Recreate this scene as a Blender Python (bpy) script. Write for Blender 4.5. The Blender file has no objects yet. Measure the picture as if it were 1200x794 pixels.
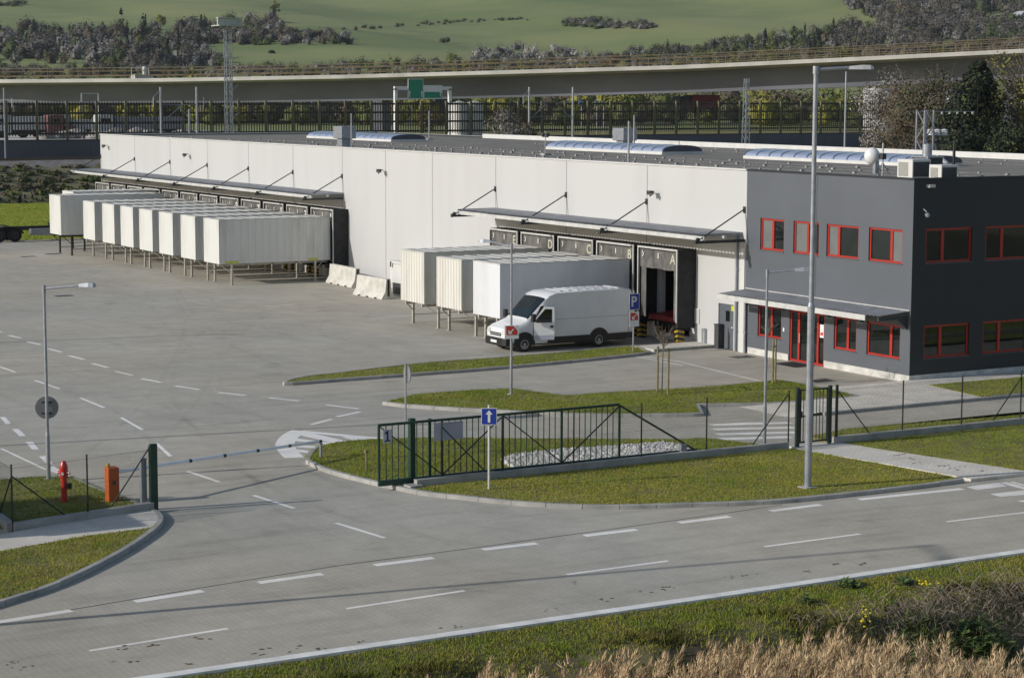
import bpy, bmesh, math, random
import numpy as np
from mathutils import Vector, Matrix
random.seed(7); RNG = np.random.default_rng(11)
S = bpy.context.scene
COL = S.collection
rad = math.radians

# ------------------------------------------------------------------ camera
CF = 2415.73                                   # focal length in 1200-wide pixels
CP, CR, CY = 0.118255, 0.00236521, -1.0482464   # pitch, roll, heading
CC = np.array([61.8622, -53.6742, 11.2514])
_fh = np.array([math.sin(CY), math.cos(CY), 0]); _rh = np.array([math.cos(CY), -math.sin(CY), 0]); _uz = np.array([0, 0, 1.])
_fw = _fh*math.cos(CP) - _uz*math.sin(CP); _up = _uz*math.cos(CP) + _fh*math.sin(CP)
_R = _rh*math.cos(CR) + _up*math.sin(CR); _U = _up*math.cos(CR) - _rh*math.sin(CR)
cam_d = bpy.data.cameras.new('camera'); cam = bpy.data.objects.new('camera', cam_d); COL.objects.link(cam)
cam_d.sensor_width = 36; cam_d.lens = CF*36/1200; cam_d.clip_start = 1; cam_d.clip_end = 8000
M = Matrix(((_R[0], _U[0], -_fw[0], CC[0]), (_R[1], _U[1], -_fw[1], CC[1]), (_R[2], _U[2], -_fw[2], CC[2]), (0, 0, 0, 1)))
cam.matrix_world = M
S.camera = cam

# ------------------------------------------------------------------ light
SUN_AZ, SUN_EL = rad(9.5), rad(22)              # light travels towards +Y, a little towards +X
SHX, SHY = math.sin(SUN_AZ), math.cos(SUN_AZ)
W = bpy.data.worlds.new('World'); S.world = W; W.use_nodes = True
nt = W.node_tree; nt.nodes.clear()
sky = nt.nodes.new('ShaderNodeTexSky'); sky.sky_type = 'NISHITA'; sky.sun_disc = False
sky.sun_elevation = SUN_EL; sky.sun_rotation = math.pi + SUN_AZ; sky.altitude = 300; sky.air_density = 1.0; sky.dust_density = 1.2
bg = nt.nodes.new('ShaderNodeBackground'); bg.inputs['Strength'].default_value = 0.10
wo = nt.nodes.new('ShaderNodeOutputWorld')
nt.links.new(sky.outputs[0], bg.inputs[0]); nt.links.new(bg.outputs[0], wo.inputs[0])
sl = bpy.data.lights.new('sun', 'SUN'); sl.energy = 3.4; sl.angle = rad(0.5); sl.color = (1.0, 0.96, 0.905)
so = bpy.data.objects.new('sun', sl); COL.objects.link(so)
so.rotation_euler = Vector((SHX*math.cos(SUN_EL), SHY*math.cos(SUN_EL), -math.sin(SUN_EL))).to_track_quat('-Z', 'Y').to_euler()
so.location = (-20, -120, 60)
S.view_settings.view_transform = 'Standard'; S.view_settings.look = 'None'
S.view_settings.gamma = 1; S.view_settings.use_curve_mapping = False
S.view_settings.exposure = 0.0
S.render.film_transparent = False

# ------------------------------------------------------------------ photo pixels (1200x794) to points of the place
def _ray(x, y): return _fw + _R*((x-600)/CF) - _U*((y-397)/CF)
def G(x, y, z=0.0):
    d = _ray(x, y); return CC + d*((z-CC[2])/d[2])
def F(x, y, Y=0.0):
    d = _ray(x, y); return CC + d*((Y-CC[1])/d[1])
def XP(x, y, X=0.0):
    d = _ray(x, y); return CC + d*((X-CC[0])/d[0])
def DP(x, y, dist):
    d = _ray(x, y); return CC + d*(dist/(d@_fh))

# ------------------------------------------------------------------ objects
def tag(o, label=None, cat=None, group=None, kind=None):
    if label: o['label'] = label
    if cat: o['category'] = cat
    if group: o['group'] = group
    if kind: o['kind'] = kind
    return o
def thing(name, label, cat, loc=(0, 0, 0), rotz=0, group=None):
    o = bpy.data.objects.new(name, None); COL.objects.link(o); o.empty_display_size = .3
    o.location = loc; o.rotation_euler = (0, 0, rotz)
    return tag(o, label, cat, group)
def copy_tree(o, parent=None):
    c = o.copy(); COL.objects.link(c)
    if parent: c.parent = parent
    for ch in list(o.children): copy_tree(ch, c)
    return c
def rootloc(o):
    while o.parent: o = o.parent
    return np.array(o.location)

class MB:
    def __init__(s): s.v = []; s.f = []; s.m = []
    def add(s, vs, fs, m=0):
        n = len(s.v); s.v += [tuple(map(float, v)) for v in vs]
        for f in fs: s.f.append(tuple(i+n for i in f)); s.m.append(m)
        return s
    def box(s, a, b, m=0):
        x0, x1 = sorted((a[0], b[0])); y0, y1 = sorted((a[1], b[1])); z0, z1 = sorted((a[2], b[2]))
        return s.add([(x0,y0,z0),(x1,y0,z0),(x1,y1,z0),(x0,y1,z0),(x0,y0,z1),(x1,y0,z1),(x1,y1,z1),(x0,y1,z1)],
                     [(0,3,2,1),(4,5,6,7),(0,1,5,4),(1,2,6,5),(2,3,7,6),(3,0,4,7)], m)
    def beam(s, p, q, w, h, m=0, up=(0, 0, 1)):
        p = np.array(p, float); q = np.array(q, float); t = q-p; t /= np.linalg.norm(t)
        u = np.array(up, float)
        if abs(t@u) > .98: u = np.array([1., 0, 0])
        a = np.cross(t, u); a /= np.linalg.norm(a); b = np.cross(a, t)
        vs = [c + a*sx*w/2 + b*sz*h/2 for c in (p, q) for sx, sz in ((-1,-1),(1,-1),(1,1),(-1,1))]
        return s.add(vs, [(0,1,2,3),(7,6,5,4),(0,4,5,1),(1,5,6,2),(2,6,7,3),(3,7,4,0)], m)
    def tube(s, p, q, r, r2=None, n=8, m=0, caps=True):
        r2 = r if r2 is None else r2
        p = np.array(p, float); q = np.array(q, float); t = q-p; t /= np.linalg.norm(t)
        u = np.array([0, 0, 1.]) if abs(t[2]) < .95 else np.array([1., 0, 0])
        a = np.cross(t, u); a /= np.linalg.norm(a); b = np.cross(t, a)
        vs = [c + (a*math.cos(k*2*math.pi/n) + b*math.sin(k*2*math.pi/n))*R for c, R in ((p, r), (q, r2)) for k in range(n)]
        fs = [(k, (k+1) % n, n+(k+1) % n, n+k) for k in range(n)]
        if caps: fs += [tuple(range(n-1, -1, -1)), tuple(range(n, 2*n))]
        return s.add(vs, fs, m)
    def path(s, pts, r, n=6, m=0):
        for a, b in zip(pts[:-1], pts[1:]): s.tube(a, b, r, n=n, m=m)
        return s
    def lathe(s, prof, c=(0, 0, 0), n=16, m=0, axis='z'):
        vs = []
        for r, z in prof:
            for k in range(n):
                x, y = r*math.cos(2*math.pi*k/n), r*math.sin(2*math.pi*k/n)
                p = (x, y, z) if axis == 'z' else ((z, x, y) if axis == 'x' else (y, z, x))
                vs.append((p[0]+c[0], p[1]+c[1], p[2]+c[2]))
        fs = [(i*n+k, i*n+(k+1) % n, (i+1)*n+(k+1) % n, (i+1)*n+k) for i in range(len(prof)-1) for k in range(n)]
        fs += [tuple(range(n-1, -1, -1)), tuple(range((len(prof)-1)*n, len(prof)*n))]
        return s.add(vs, fs, m)
    def prism(s, pts, lo, hi, axis='z', m=0):
        n = len(pts)
        def P(a, b, c): return {'z': (a, b, c), 'x': (c, a, b), 'y': (a, c, b)}[axis]
        vs = [P(a, b, lo) for a, b in pts] + [P(a, b, hi) for a, b in pts]
        fs = [tuple(range(n-1, -1, -1)), tuple(range(n, 2*n))] + [(k, (k+1) % n, n+(k+1) % n, n+k) for k in range(n)]
        return s.add(vs, fs, m)
    def quad(s, a, b, c, d, m=0): return s.add([a, b, c, d], [(0, 1, 2, 3)], m)
    def blob(s, c, r, seed=0, amp=.12, n=10, m=0):
        rs = np.random.default_rng(seed)
        prof = []
        vs = [(c[0], c[1], c[2]-r[2])]
        k2 = n//2
        for i in range(1, k2):
            th = math.pi*i/k2
            for k in range(n):
                q = 1 + amp*rs.uniform(-1, 1)
                vs.append((c[0]+r[0]*q*math.sin(th)*math.cos(2*math.pi*k/n), c[1]+r[1]*q*math.sin(th)*math.sin(2*math.pi*k/n), c[2]-r[2]*q*math.cos(th)))
        vs.append((c[0], c[1], c[2]+r[2])); L = len(vs)-1
        fs = [(0, 1+(k+1) % n, 1+k) for k in range(n)]
        for i in range(k2-2):
            for k in range(n): fs.append((1+i*n+k, 1+i*n+(k+1) % n, 1+(i+1)*n+(k+1) % n, 1+(i+1)*n+k))
        fs += [(L, 1+(k2-2)*n+k, 1+(k2-2)*n+(k+1) % n) for k in range(n)]
        return s.add(vs, fs, m)
    def build(s, name, mats, parent=None, smooth=False, base=None, fixn=True):
        me = bpy.data.meshes.new(name)
        off = rootloc(parent) if parent else np.array(base if base is not None else (0, 0, 0), float)
        v = np.array(s.v, float).reshape(-1, 3) - off
        me.from_pydata([tuple(p) for p in v], [], s.f)
        for m in (mats if isinstance(mats, (list, tuple)) else [mats]): me.materials.append(m)
        me.polygons.foreach_set('material_index', s.m)
        if fixn:
            bm = bmesh.new(); bm.from_mesh(me); bmesh.ops.recalc_face_normals(bm, faces=bm.faces); bm.to_mesh(me); bm.free()
        if smooth:
            me.polygons.foreach_set('use_smooth', [True]*len(me.polygons))
        me.update()
        o = bpy.data.objects.new(name, me); COL.objects.link(o)
        if parent: o.parent = parent
        else: o.location = off
        return o
def np_mesh(name, v, f, mats, midx=None, parent=None, base=None):
    """v (n,3), f (m,k) arrays -> object"""
    me = bpy.data.meshes.new(name)
    off = rootloc(parent) if parent else np.array(base if base is not None else (0, 0, 0), float)
    v = np.asarray(v, np.float32) - off.astype(np.float32); f = np.asarray(f, np.int32); k = f.shape[1]
    me.vertices.add(len(v)); me.vertices.foreach_set('co', v.ravel())
    me.loops.add(f.size); me.loops.foreach_set('vertex_index', f.ravel())
    me.polygons.add(len(f)); me.polygons.foreach_set('loop_start', np.arange(0, f.size, k, dtype=np.int32))
    me.polygons.foreach_set('loop_total', np.full(len(f), k, np.int32))
    for m in (mats if isinstance(mats, (list, tuple)) else [mats]): me.materials.append(m)
    if midx is not None: me.polygons.foreach_set('material_index', np.asarray(midx, np.int32))
    me.update(calc_edges=True); me.validate()
    o = bpy.data.objects.new(name, me); COL.objects.link(o)
    if parent: o.parent = parent
    else: o.location = off
    return o
def bevel(o, w=.01, seg=2):
    m = o.modifiers.new('bevel', 'BEVEL'); m.width = w; m.segments = seg; m.limit_method = 'ANGLE'; m.angle_limit = rad(40)
    return o
def struct(o): o['kind'] = 'structure'; return o

# ------------------------------------------------------------------ materials
def mat(name, c, rough=.6, var=.12, scale=3., metal=0., spec=.5, bump=0., c2=None, bscale=None, island=0., detail=5, stretch=None, lo=.35, hi=.65):
    m = bpy.data.materials.new(name); m.use_nodes = True; t = m.node_tree; N = t.nodes; L = t.links
    b = N['Principled BSDF']; b.inputs['Roughness'].default_value = rough; b.inputs['Metallic'].default_value = metal
    b.inputs['Specular IOR Level'].default_value = spec
    tc = N.new('ShaderNodeTexCoord'); mp = N.new('ShaderNodeMapping'); L.new(tc.outputs['Object'], mp.inputs[0])
    if stretch: mp.inputs['Scale'].default_value = stretch
    no = N.new('ShaderNodeTexNoise'); no.inputs['Scale'].default_value = scale; no.inputs['Detail'].default_value = detail; no.inputs['Roughness'].default_value = .6
    L.new(mp.outputs[0], no.inputs['Vector'])
    r = N.new('ShaderNodeValToRGB'); L.new(no.outputs['Fac'], r.inputs[0])
    c2 = c2 or tuple(x*(1-2*var) for x in c); c1 = c if c2 is None else c
    hi_c = tuple(min(1, x*(1+var*.5)) for x in c1)
    r.color_ramp.elements[0].position = lo; r.color_ramp.elements[0].color = (*c2, 1)
    r.color_ramp.elements[1].position = hi; r.color_ramp.elements[1].color = (*hi_c, 1)
    out = r.outputs[0]
    if island:
        ge = N.new('ShaderNodeNewGeometry'); hs = N.new('ShaderNodeHueSaturation')
        mr = N.new('ShaderNodeMapRange'); mr.inputs['To Min'].default_value = 1-island; mr.inputs['To Max'].default_value = 1+island
        L.new(ge.outputs['Random Per Island'], mr.inputs['Value']); L.new(mr.outputs[0], hs.inputs['Value']); L.new(out, hs.inputs['Color']); out = hs.outputs[0]
    L.new(out, b.inputs['Base Color'])
    if bump:
        n2 = N.new('ShaderNodeTexNoise'); n2.inputs['Scale'].default_value = bscale or scale*6; n2.inputs['Detail'].default_value = 6
        L.new(mp.outputs[0], n2.inputs['Vector'])
        bu = N.new('ShaderNodeBump'); bu.inputs['Strength'].default_value = bump; bu.inputs['Distance'].default_value = .02
        L.new(n2.outputs['Fac'], bu.inputs['Height']); L.new(bu.outputs[0], b.inputs['Normal'])
    return m
def emissive(name, c, s):
    m = mat(name, c); b = m.node_tree.nodes['Principled BSDF']; b.inputs['Emission Color'].default_value = (*c, 1); b.inputs['Emission Strength'].default_value = s; return m

M_white_wall = mat('white_cladding', (.52, .522, .515), .5, .04, .5, c2=(.495, .497, .49), stretch=(.9, 1, .12), bump=.05, bscale=.6, lo=.3, hi=.55)
M_white = mat('white_paint', (.66, .655, .63), .45, .05, 1.2, stretch=(1, 1, .3))
M_whitebox = mat('white_box_paint', (.62, .62, .59), .5, .07, .9, c2=(.47, .46, .43), stretch=(1.5, 1, .25), lo=.25, hi=.5)
M_ribbox = mat('cream_box_paint', (.63, .615, .56), .55, .1, 1.1, c2=(.50, .48, .43), stretch=(2, 1, .25), lo=.25, hi=.55)
M_vanwhite = mat('van_paint', (.74, .75, .76), .25, .02, 2)
M_roofbox = mat('box_roof', (.62, .61, .56), .6, .12, 1.0, c2=(.45, .44, .40))
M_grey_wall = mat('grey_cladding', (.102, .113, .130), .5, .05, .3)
M_grey_dark = mat('darker_cladding', (.018, .021, .028), .5, .05, .3)  # far darker than the front cladding of the office
M_foot = mat('plinth_white', (.62, .61, .57), .7, .12, 2, c2=(.42, .41, .38))
M_red = mat('red_frame', (.40, .028, .018), .4, .06, 3)
M_redramp = mat('red_steel', (.26, .012, .016), .45, .2, 2)
M_glass = mat('window_glass', (.012, .018, .016), .03, .3, .8, spec=.9)
M_blind = mat('grey_blind', (.16, .17, .165), .12, .05, 2, spec=.8)
M_galv = mat('galvanised_steel', (.36, .38, .42), .42, .1, 4, metal=.55)
M_sheet = mat('roof_sheet', (.40, .41, .43), .5, .12, 1.5, metal=.15)
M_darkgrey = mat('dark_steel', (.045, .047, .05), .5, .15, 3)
M_rubber = mat('black_rubber', (.022, .022, .023), .75, .25, 3, bump=.2)
M_curtain = mat('dock_curtain', (.05, .05, .048), .8, .3, 2.2, c2=(.17, .165, .15), bump=.2, stretch=(1, 1, .4))
M_alu = mat('aluminium_edge', (.62, .62, .60), .45, .08, 3, metal=.2)
M_green = mat('green_fence_paint', (.008, .045, .026), .45, .15, 4)
M_greendark = mat('dark_green_wire', (.012, .024, .018), .55, .1, 4)
M_conc = mat('concrete', (.42, .405, .37), .85, .1, 2.5, c2=(.31, .30, .275), bump=.3)
M_concpale = mat('pale_concrete', (.60, .585, .53), .85, .1, 1.8, c2=(.46, .445, .40), bump=.25)
M_edge = mat('edge_line_white', (.88, .87, .82), .8, .08, 1.5, c2=(.68, .67, .62))
M_kerb = mat('kerb_concrete', (.40, .39, .36), .85, .1, 1.3, c2=(.28, .275, .26), bump=.3)
M_roof = mat('bitumen_roof', (.225, .205, .175), .9, .12, .5, c2=(.18, .165, .14), bump=.3, bscale=8)
M_black = mat('black_plastic', (.012, .012, .013), .45, .2, 4)
M_tyre = mat('tyre_rubber', (.016, .016, .017), .8, .25, 6)
M_leg = mat('beige_steel_leg', (.46, .44, .38), .55, .12, 4)
M_legbrown = mat('brown_steel_leg', (.05, .035, .025), .6, .12, 4)
M_yellow = mat('yellow_label', (.55, .55, .03), .6, .05, 3)
M_hazy = mat('hazard_yellow', (.42, .27, .02), .6, .1, 3)
M_textw = mat('white_lettering', (.72, .72, .68), .7, .1, 5)
M_texty = mat('pale_yellow_lettering', (.50, .49, .38), .7, .1, 5)
M_signblue = mat('sign_blue', (.012, .04, .30), .4, .03, 3)
M_signred = mat('sign_red', (.60, .045, .03), .4, .03, 3)
M_signwhite = mat('sign_white', (.75, .75, .74), .4, .03, 3)
M_boom = mat('boom_white', (.85, .86, .88), .35, .03, 3)
M_signgrey = mat('sign_grey_back', (.28, .285, .29), .45, .08, 4, metal=.3)
M_plate = mat('blank_plate', (.42, .43, .52), .4, .03, 4)
M_signgreen = mat('sign_green', (.012, .26, .15), .4, .05, 1)
M_orange = mat('orange_cabinet', (.52, .10, .012), .5, .08, 3)
M_hydred = mat('hydrant_red', (.55, .025, .014), .35, .1, 4)
M_wood = mat('stake_wood', (.25, .205, .10), .8, .2, 5)
M_twig = mat('bare_twig', (.22, .17, .135), .9, .2, 6)
M_bark = mat('tree_bark', (.07, .055, .045), .9, .2, 4)
M_blue = mat('blue_glazing', (.30, .35, .47), .2, .06, 2, spec=.8)
M_bluebar = mat('glazing_bar', (.06, .08, .16), .4, .1, 2)
M_capend = mat('skylight_end', (.07, .075, .11), .5, .1, 2)
M_acgrey = mat('grille_grey', (.33, .325, .30), .6, .1, 8)
M_acdark = mat('coil_dark', (.06, .065, .07), .6, .2, 8)
M_post = mat('ochre_post', (.15, .14, .075), .7, .12, 1.5)
M_slat = mat('dark_fence_board', (.075, .062, .045), .8, .2, 2)
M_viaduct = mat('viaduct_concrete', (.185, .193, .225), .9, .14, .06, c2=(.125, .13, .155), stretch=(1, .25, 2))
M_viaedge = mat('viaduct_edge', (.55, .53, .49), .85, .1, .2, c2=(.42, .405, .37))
M_rust = mat('scaffold_timber', (.19, .145, .075), .8, .2, .4)
M_navy = mat('rail_wall', (.13, .13, .15), .9, .12, .1)
M_ballast = mat('track_ballast', (.22, .205, .19), .95, .2, 1.2, c2=(.12, .115, .11), bump=.6, bscale=3)
M_gravelst = mat('white_pebble', (.62, .60, .55), .85, .15, 6, island=.3)
M_soil = mat('dark_soil', (.05, .042, .03), .95, .3, 1.5, bump=.5)
M_leaf_dark = mat('dark_needles', (.012, .020, .010), .85, .3, .4, island=.4)
# ================================================================== ground
def pave_mat(name, base=(.36, .345, .30), bricks=True, rot=0.0):
    m = bpy.data.materials.new(name); m.use_nodes = True; t = m.node_tree; N = t.nodes; L = t.links
    b = N['Principled BSDF']; b.inputs['Roughness'].default_value = .85; b.inputs['Specular IOR Level'].default_value = .3
    tc = N.new('ShaderNodeTexCoord')
    def noise(sc, det=5, st=None, ro=.6):
        n = N.new('ShaderNodeTexNoise'); n.inputs['Scale'].default_value = sc; n.inputs['Detail'].default_value = det; n.inputs['Roughness'].default_value = ro
        if st:
            mp = N.new('ShaderNodeMapping'); mp.inputs['Scale'].default_value = st; L.new(tc.outputs['Object'], mp.inputs[0]); L.new(mp.outputs[0], n.inputs['Vector'])
        else: L.new(tc.outputs['Object'], n.inputs['Vector'])
        return n.outputs['Fac']
    def ramp(f, p0, v0, p1, v1):
        r = N.new('ShaderNodeMapRange'); r.inputs['From Min'].default_value = p0; r.inputs['From Max'].default_value = p1
        r.inputs['To Min'].default_value = v0; r.inputs['To Max'].default_value = v1; L.new(f, r.inputs['Value']); return r.outputs[0]
    def mul(a, c):
        x = N.new('ShaderNodeMath'); x.operation = 'MULTIPLY'; L.new(a, x.inputs[0]); L.new(c, x.inputs[1]); return x.outputs[0]
    v = ramp(noise(.11, 4), .3, .86, .7, 1.10)                        # broad tonal patches
    v = mul(v, ramp(noise(.9, 6), .3, .90, .7, 1.08))
    v = mul(v, ramp(noise(14, 3), .3, .93, .7, 1.06))                 # grain
    v = mul(v, ramp(noise(.55, 6, (2.6, .22, 1), .65), .52, 1.0, .74, .80))   # tyre streaks along the road
    v = mul(v, ramp(noise(.5, 6, (.25, 2.2, 1), .65), .55, 1.0, .75, .86))    # tyre streaks across the yard
    v = mul(v, ramp(noise(.32, 3), .64, 1.0, .74, .80))               # stains
    bump_in = None
    if bricks:
        mp = N.new('ShaderNodeMapping'); mp.inputs['Rotation'].default_value = (0, 0, rot); L.new(tc.outputs['Object'], mp.inputs[0])
        br = N.new('ShaderNodeTexBrick'); br.inputs['Scale'].default_value = 1.0; br.inputs['Brick Width'].default_value = .24; br.inputs['Row Height'].default_value = .16
        br.inputs['Mortar Size'].default_value = .012; br.inputs['Mortar Smooth'].default_value = .4
        br.inputs['Color1'].default_value = (1.02, 1.02, 1.02, 1); br.inputs['Color2'].default_value = (.965, .965, .97, 1); br.inputs['Mortar'].default_value = (.88, .875, .86, 1)
        L.new(mp.outputs[0], br.inputs['Vector'])
        bw = N.new('ShaderNodeRGBToBW'); L.new(br.outputs['Color'], bw.inputs[0]); v = mul(v, bw.outputs[0])
    mx = N.new('ShaderNodeMixRGB'); mx.blend_type = 'MULTIPLY'; mx.inputs[0].default_value = 1
    tint = N.new('ShaderNodeMixRGB'); tint.inputs[1].default_value = (*base, 1); tint.inputs[2].default_value = (base[0]*1.02, base[1]*.975, base[2]*.92, 1)
    L.new(ramp(noise(.06, 2), .4, 0, .6, 1), tint.inputs[0])
    L.new(tint.outputs[0], mx.inputs[1]); L.new(v, mx.inputs[2]); L.new(mx.outputs[0], b.inputs['Base Color'])
    n2 = N.new('ShaderNodeTexNoise'); n2.inputs['Scale'].default_value = 30; L.new(tc.outputs['Object'], n2.inputs['Vector'])
    bu = N.new('ShaderNodeBump'); bu.inputs['Strength'].default_value = .15; bu.inputs['Distance'].default_value = .01
    L.new(n2.outputs['Fac'], bu.inputs['Height']); L.new(bu.outputs[0], b.inputs['Normal'])
    return m
M_pave = pave_mat('grey_pavers', (.475, .45, .385), rot=0.0)
M_path = pave_mat('path_pavers', (.70, .67, .60), rot=.8)
M_asph = pave_mat('worn_marking_white', (.90, .89, .85), bricks=False)

def smooth_poly(px, closed=True, sub=5, z=0.0, corner=()):
    P = [G(x, y, z)[:2] for x, y in px]; n = len(P); out = []
    for i in range(n if closed else n-1):
        p0, p1, p2, p3 = P[(i-1) % n] if closed or i > 0 else P[i], P[i], P[(i+1) % n], P[(i+2) % n] if closed or i+2 < n else P[i+1]
        if i in corner: p0 = p1
        if (i+1) % n in corner: p3 = p2
        for k in range(sub):
            t = k/sub
            out.append(.5*((2*p1)+(-p0+p2)*t+(2*p0-5*p1+4*p2-p3)*t*t+(-p0+3*p1-3*p2+p3)*t**3))
    if not closed: out.append(P[-1])
    return np.array(out)
def area(P): x, y = P[:, 0], P[:, 1]; return .5*np.sum(x*np.roll(y, -1)-y*np.roll(x, -1))
def inset(P, w):
    if area(P) < 0: P = P[::-1]
    e = np.roll(P, -1, 0)-P; e /= np.linalg.norm(e, axis=1)[:, None]+1e-9
    nrm = np.stack([-e[:, 1], e[:, 0]], 1); nn = nrm+np.roll(nrm, 1, 0); nn /= np.linalg.norm(nn, axis=1)[:, None]+1e-9
    d = np.clip((nn*nrm).sum(1), .5, 1)
    return P+nn*(w/d)[:, None]
def inside(P, q):
    x, y = q[:, 0], q[:, 1]; c = np.zeros(len(q), bool)
    for (x0, y0), (x1, y1) in zip(P, np.roll(P, -1, 0)):
        k = ((y0 > y) != (y1 > y)) & (x < (x1-x0)*(y-y0)/(y1-y0+1e-12)+x0); c ^= k
    return c

pv = MB(); pv.quad((-94, -150, 0), (24.55, -150, 0), (24.55, 90, 0), (-94, 90, 0))
struct(pv.build('yard_pavement', M_pave))
# concrete edge line of the near road
ek = MB(); y = -140
while y < 80:
    ek.box((24.56, y+.004, -.3), (24.86, y+1.996, .035)); y += 2
struct(ek.build('road_edge_kerb', M_edge))

# ------------------------------------------------------------------ lawns
def grass_mat(name, ca, cb, cc, s1=.35, s2=2.5):
    m = bpy.data.materials.new(name); m.use_nodes = True; t = m.node_tree; N = t.nodes; L = t.links
    b = N['Principled BSDF']; b.inputs['Roughness'].default_value = .9; b.inputs['Specular IOR Level'].default_value = .05
    ge = N.new('ShaderNodeNewGeometry')
    def noise(sc, d=4):
        n = N.new('ShaderNodeTexNoise'); n.inputs['Scale'].default_value = sc; n.inputs['Detail'].default_value = d; L.new(ge.outputs['Position'], n.inputs['Vector'])
        r = N.new('ShaderNodeMapRange'); r.inputs['From Min'].default_value = .38; r.inputs['From Max'].default_value = .62; L.new(n.outputs['Fac'], r.inputs['Value']); return r.outputs[0]
    a = N.new('ShaderNodeMixRGB'); a.inputs[1].default_value = (*ca, 1); a.inputs[2].default_value = (*cb, 1); L.new(noise(s1), a.inputs[0])
    c = N.new('ShaderNodeMixRGB'); L.new(a.outputs[0], c.inputs[1]); c.inputs[2].default_value = (*cc, 1)
    k = N.new('ShaderNodeMath'); k.operation = 'MULTIPLY'; k.inputs[1].default_value = .6; L.new(noise(s2), k.inputs[0]); L.new(k.outputs[0], c.inputs[0])
    hs = N.new('ShaderNodeHueSaturation'); mr = N.new('ShaderNodeMapRange'); mr.inputs['To Min'].default_value = .85; mr.inputs['To Max'].default_value = 1.15
    L.new(ge.outputs['Random Per Island'], mr.inputs['Value']); L.new(mr.outputs[0], hs.inputs['Value']); L.new(c.outputs[0], hs.inputs['Color'])
    L.new(hs.outputs[0], b.inputs['Base Color']); return m
M_lawn_g = grass_mat('lawn_green', (.15, .225, .022), (.245, .285, .034), (.30, .28, .055))
M_lawn_y = grass_mat('lawn_olive', (.185, .25, .028), (.32, .32, .046), (.36, .30, .07))
M_lawn_soil = mat('lawn_soil', (.21, .205, .05), .95, .25, .8, c2=(.15, .125, .05), bump=.5, bscale=12)
M_bankgrass = grass_mat('bank_grass', (.18, .245, .028), (.31, .31, .046), (.28, .245, .065), .45, 1.8)
M_bankdark = grass_mat('bank_dark_grass', (.07, .09, .016), (.13, .125, .032), (.13, .10, .045), .6, 2)

def blades(name, P, z, mtl, dens, h, w=.009, hvar=.5, lean=.6, zf=None, rng=RNG, tuft=4, spread=.05, excl=None):
    lo, hi = P.min(0), P.max(0); A = (hi-lo).prod(); n = int(A*dens)
    q = rng.uniform(lo, hi, (n, 2)); q = q[inside(P, q)]
    th = .5+.5*(np.sin(q[:, 0]*1.3+2.1*np.sin(q[:, 1]*.7))*np.sin(q[:, 1]*1.1+1.7*np.sin(q[:, 0]*.9))); q = q[rng.random(len(q)) < .45+.75*th]
    if excl is not None: q = q[~excl(q)]
    q = np.repeat(q, tuft, 0)+rng.normal(0, spread, (len(q)*tuft, 2)); n = len(q)
    zz = np.full(n, z) if zf is None else zf(q[:, 0], q[:, 1])
    hh = h*(1-hvar+2*hvar*rng.random(n))*np.repeat(rng.uniform(.6, 1.25, n//tuft), tuft)
    a = rng.uniform(0, 2*math.pi, n); ln = rng.normal(0, lean, (n, 2))*hh[:, None]
    dx, dy = np.cos(a)*w, np.sin(a)*w
    v = np.zeros((n, 3, 3), np.float32)
    v[:, 0] = np.stack([q[:, 0]-dx, q[:, 1]-dy, zz-.01], 1); v[:, 1] = np.stack([q[:, 0]+dx, q[:, 1]+dy, zz-.01], 1)
    v[:, 2] = np.stack([q[:, 0]+ln[:, 0], q[:, 1]+ln[:, 1], zz+hh], 1)
    o = np_mesh(name, v.reshape(-1, 3), np.arange(n*3).reshape(-1, 3), mtl)
    return tag(o, kind='stuff')

def kerb(P, h=.12, w=.15, closed=False, mtl=None, dz=0.0, name='lawn_kerb', stone=1.0):
    """row of kerb stones; the body lies on the left of the path direction"""
    P = np.array(P, float)
    if closed:
        I = inset(P, w)
        if area(P) < 0: P = P[::-1]
        Pc = np.vstack([P, P[:1]]); Ic = np.vstack([I, I[:1]])
    else:
        e = np.gradient(P, axis=0); e /= np.linalg.norm(e, axis=1)[:, None]; Pc = P; Ic = P+np.stack([-e[:, 1], e[:, 0]], 1)*w
    cum = np.concatenate([[0], np.cumsum(np.linalg.norm(np.diff(Pc, axis=0), axis=1))]); T = cum[-1]; ns = max(1, int(round(T/stone))); k = MB()
    at = lambda C, s: np.array([np.interp(s, cum, C[:, 0]), np.interp(s, cum, C[:, 1])])
    for i in range(ns):
        s0, s1 = T*i/ns+.008, T*(i+1)/ns-.008; hz = h+dz+random.uniform(-.004, .004)
        ss = [s0]+[c for c in cum if s0+.02 < c < s1-.02]+[s1]
        lo = [at(Pc, s) for s in ss]; li = [at(Ic, s) for s in ss]; m = len(ss)
        vs = [(*p, -.05) for p in lo]+[(*p, hz-.015) for p in lo]+[(*(p*.88+q*.12), hz) for p, q in zip(lo, li)]+[(*q, hz) for q in li]+[(*q, -.05) for q in li]
        fs = [(r*m+j, r*m+j+1, (r+1)*m+j+1, (r+1)*m+j) for r in range(4) for j in range(m-1)]
        fs += [tuple(r*m for r in range(5)), tuple(r*m+m-1 for r in range(4, -1, -1))]
        k.add(vs, fs)
    return struct(k.build(name, mtl or M_kerb))
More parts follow.
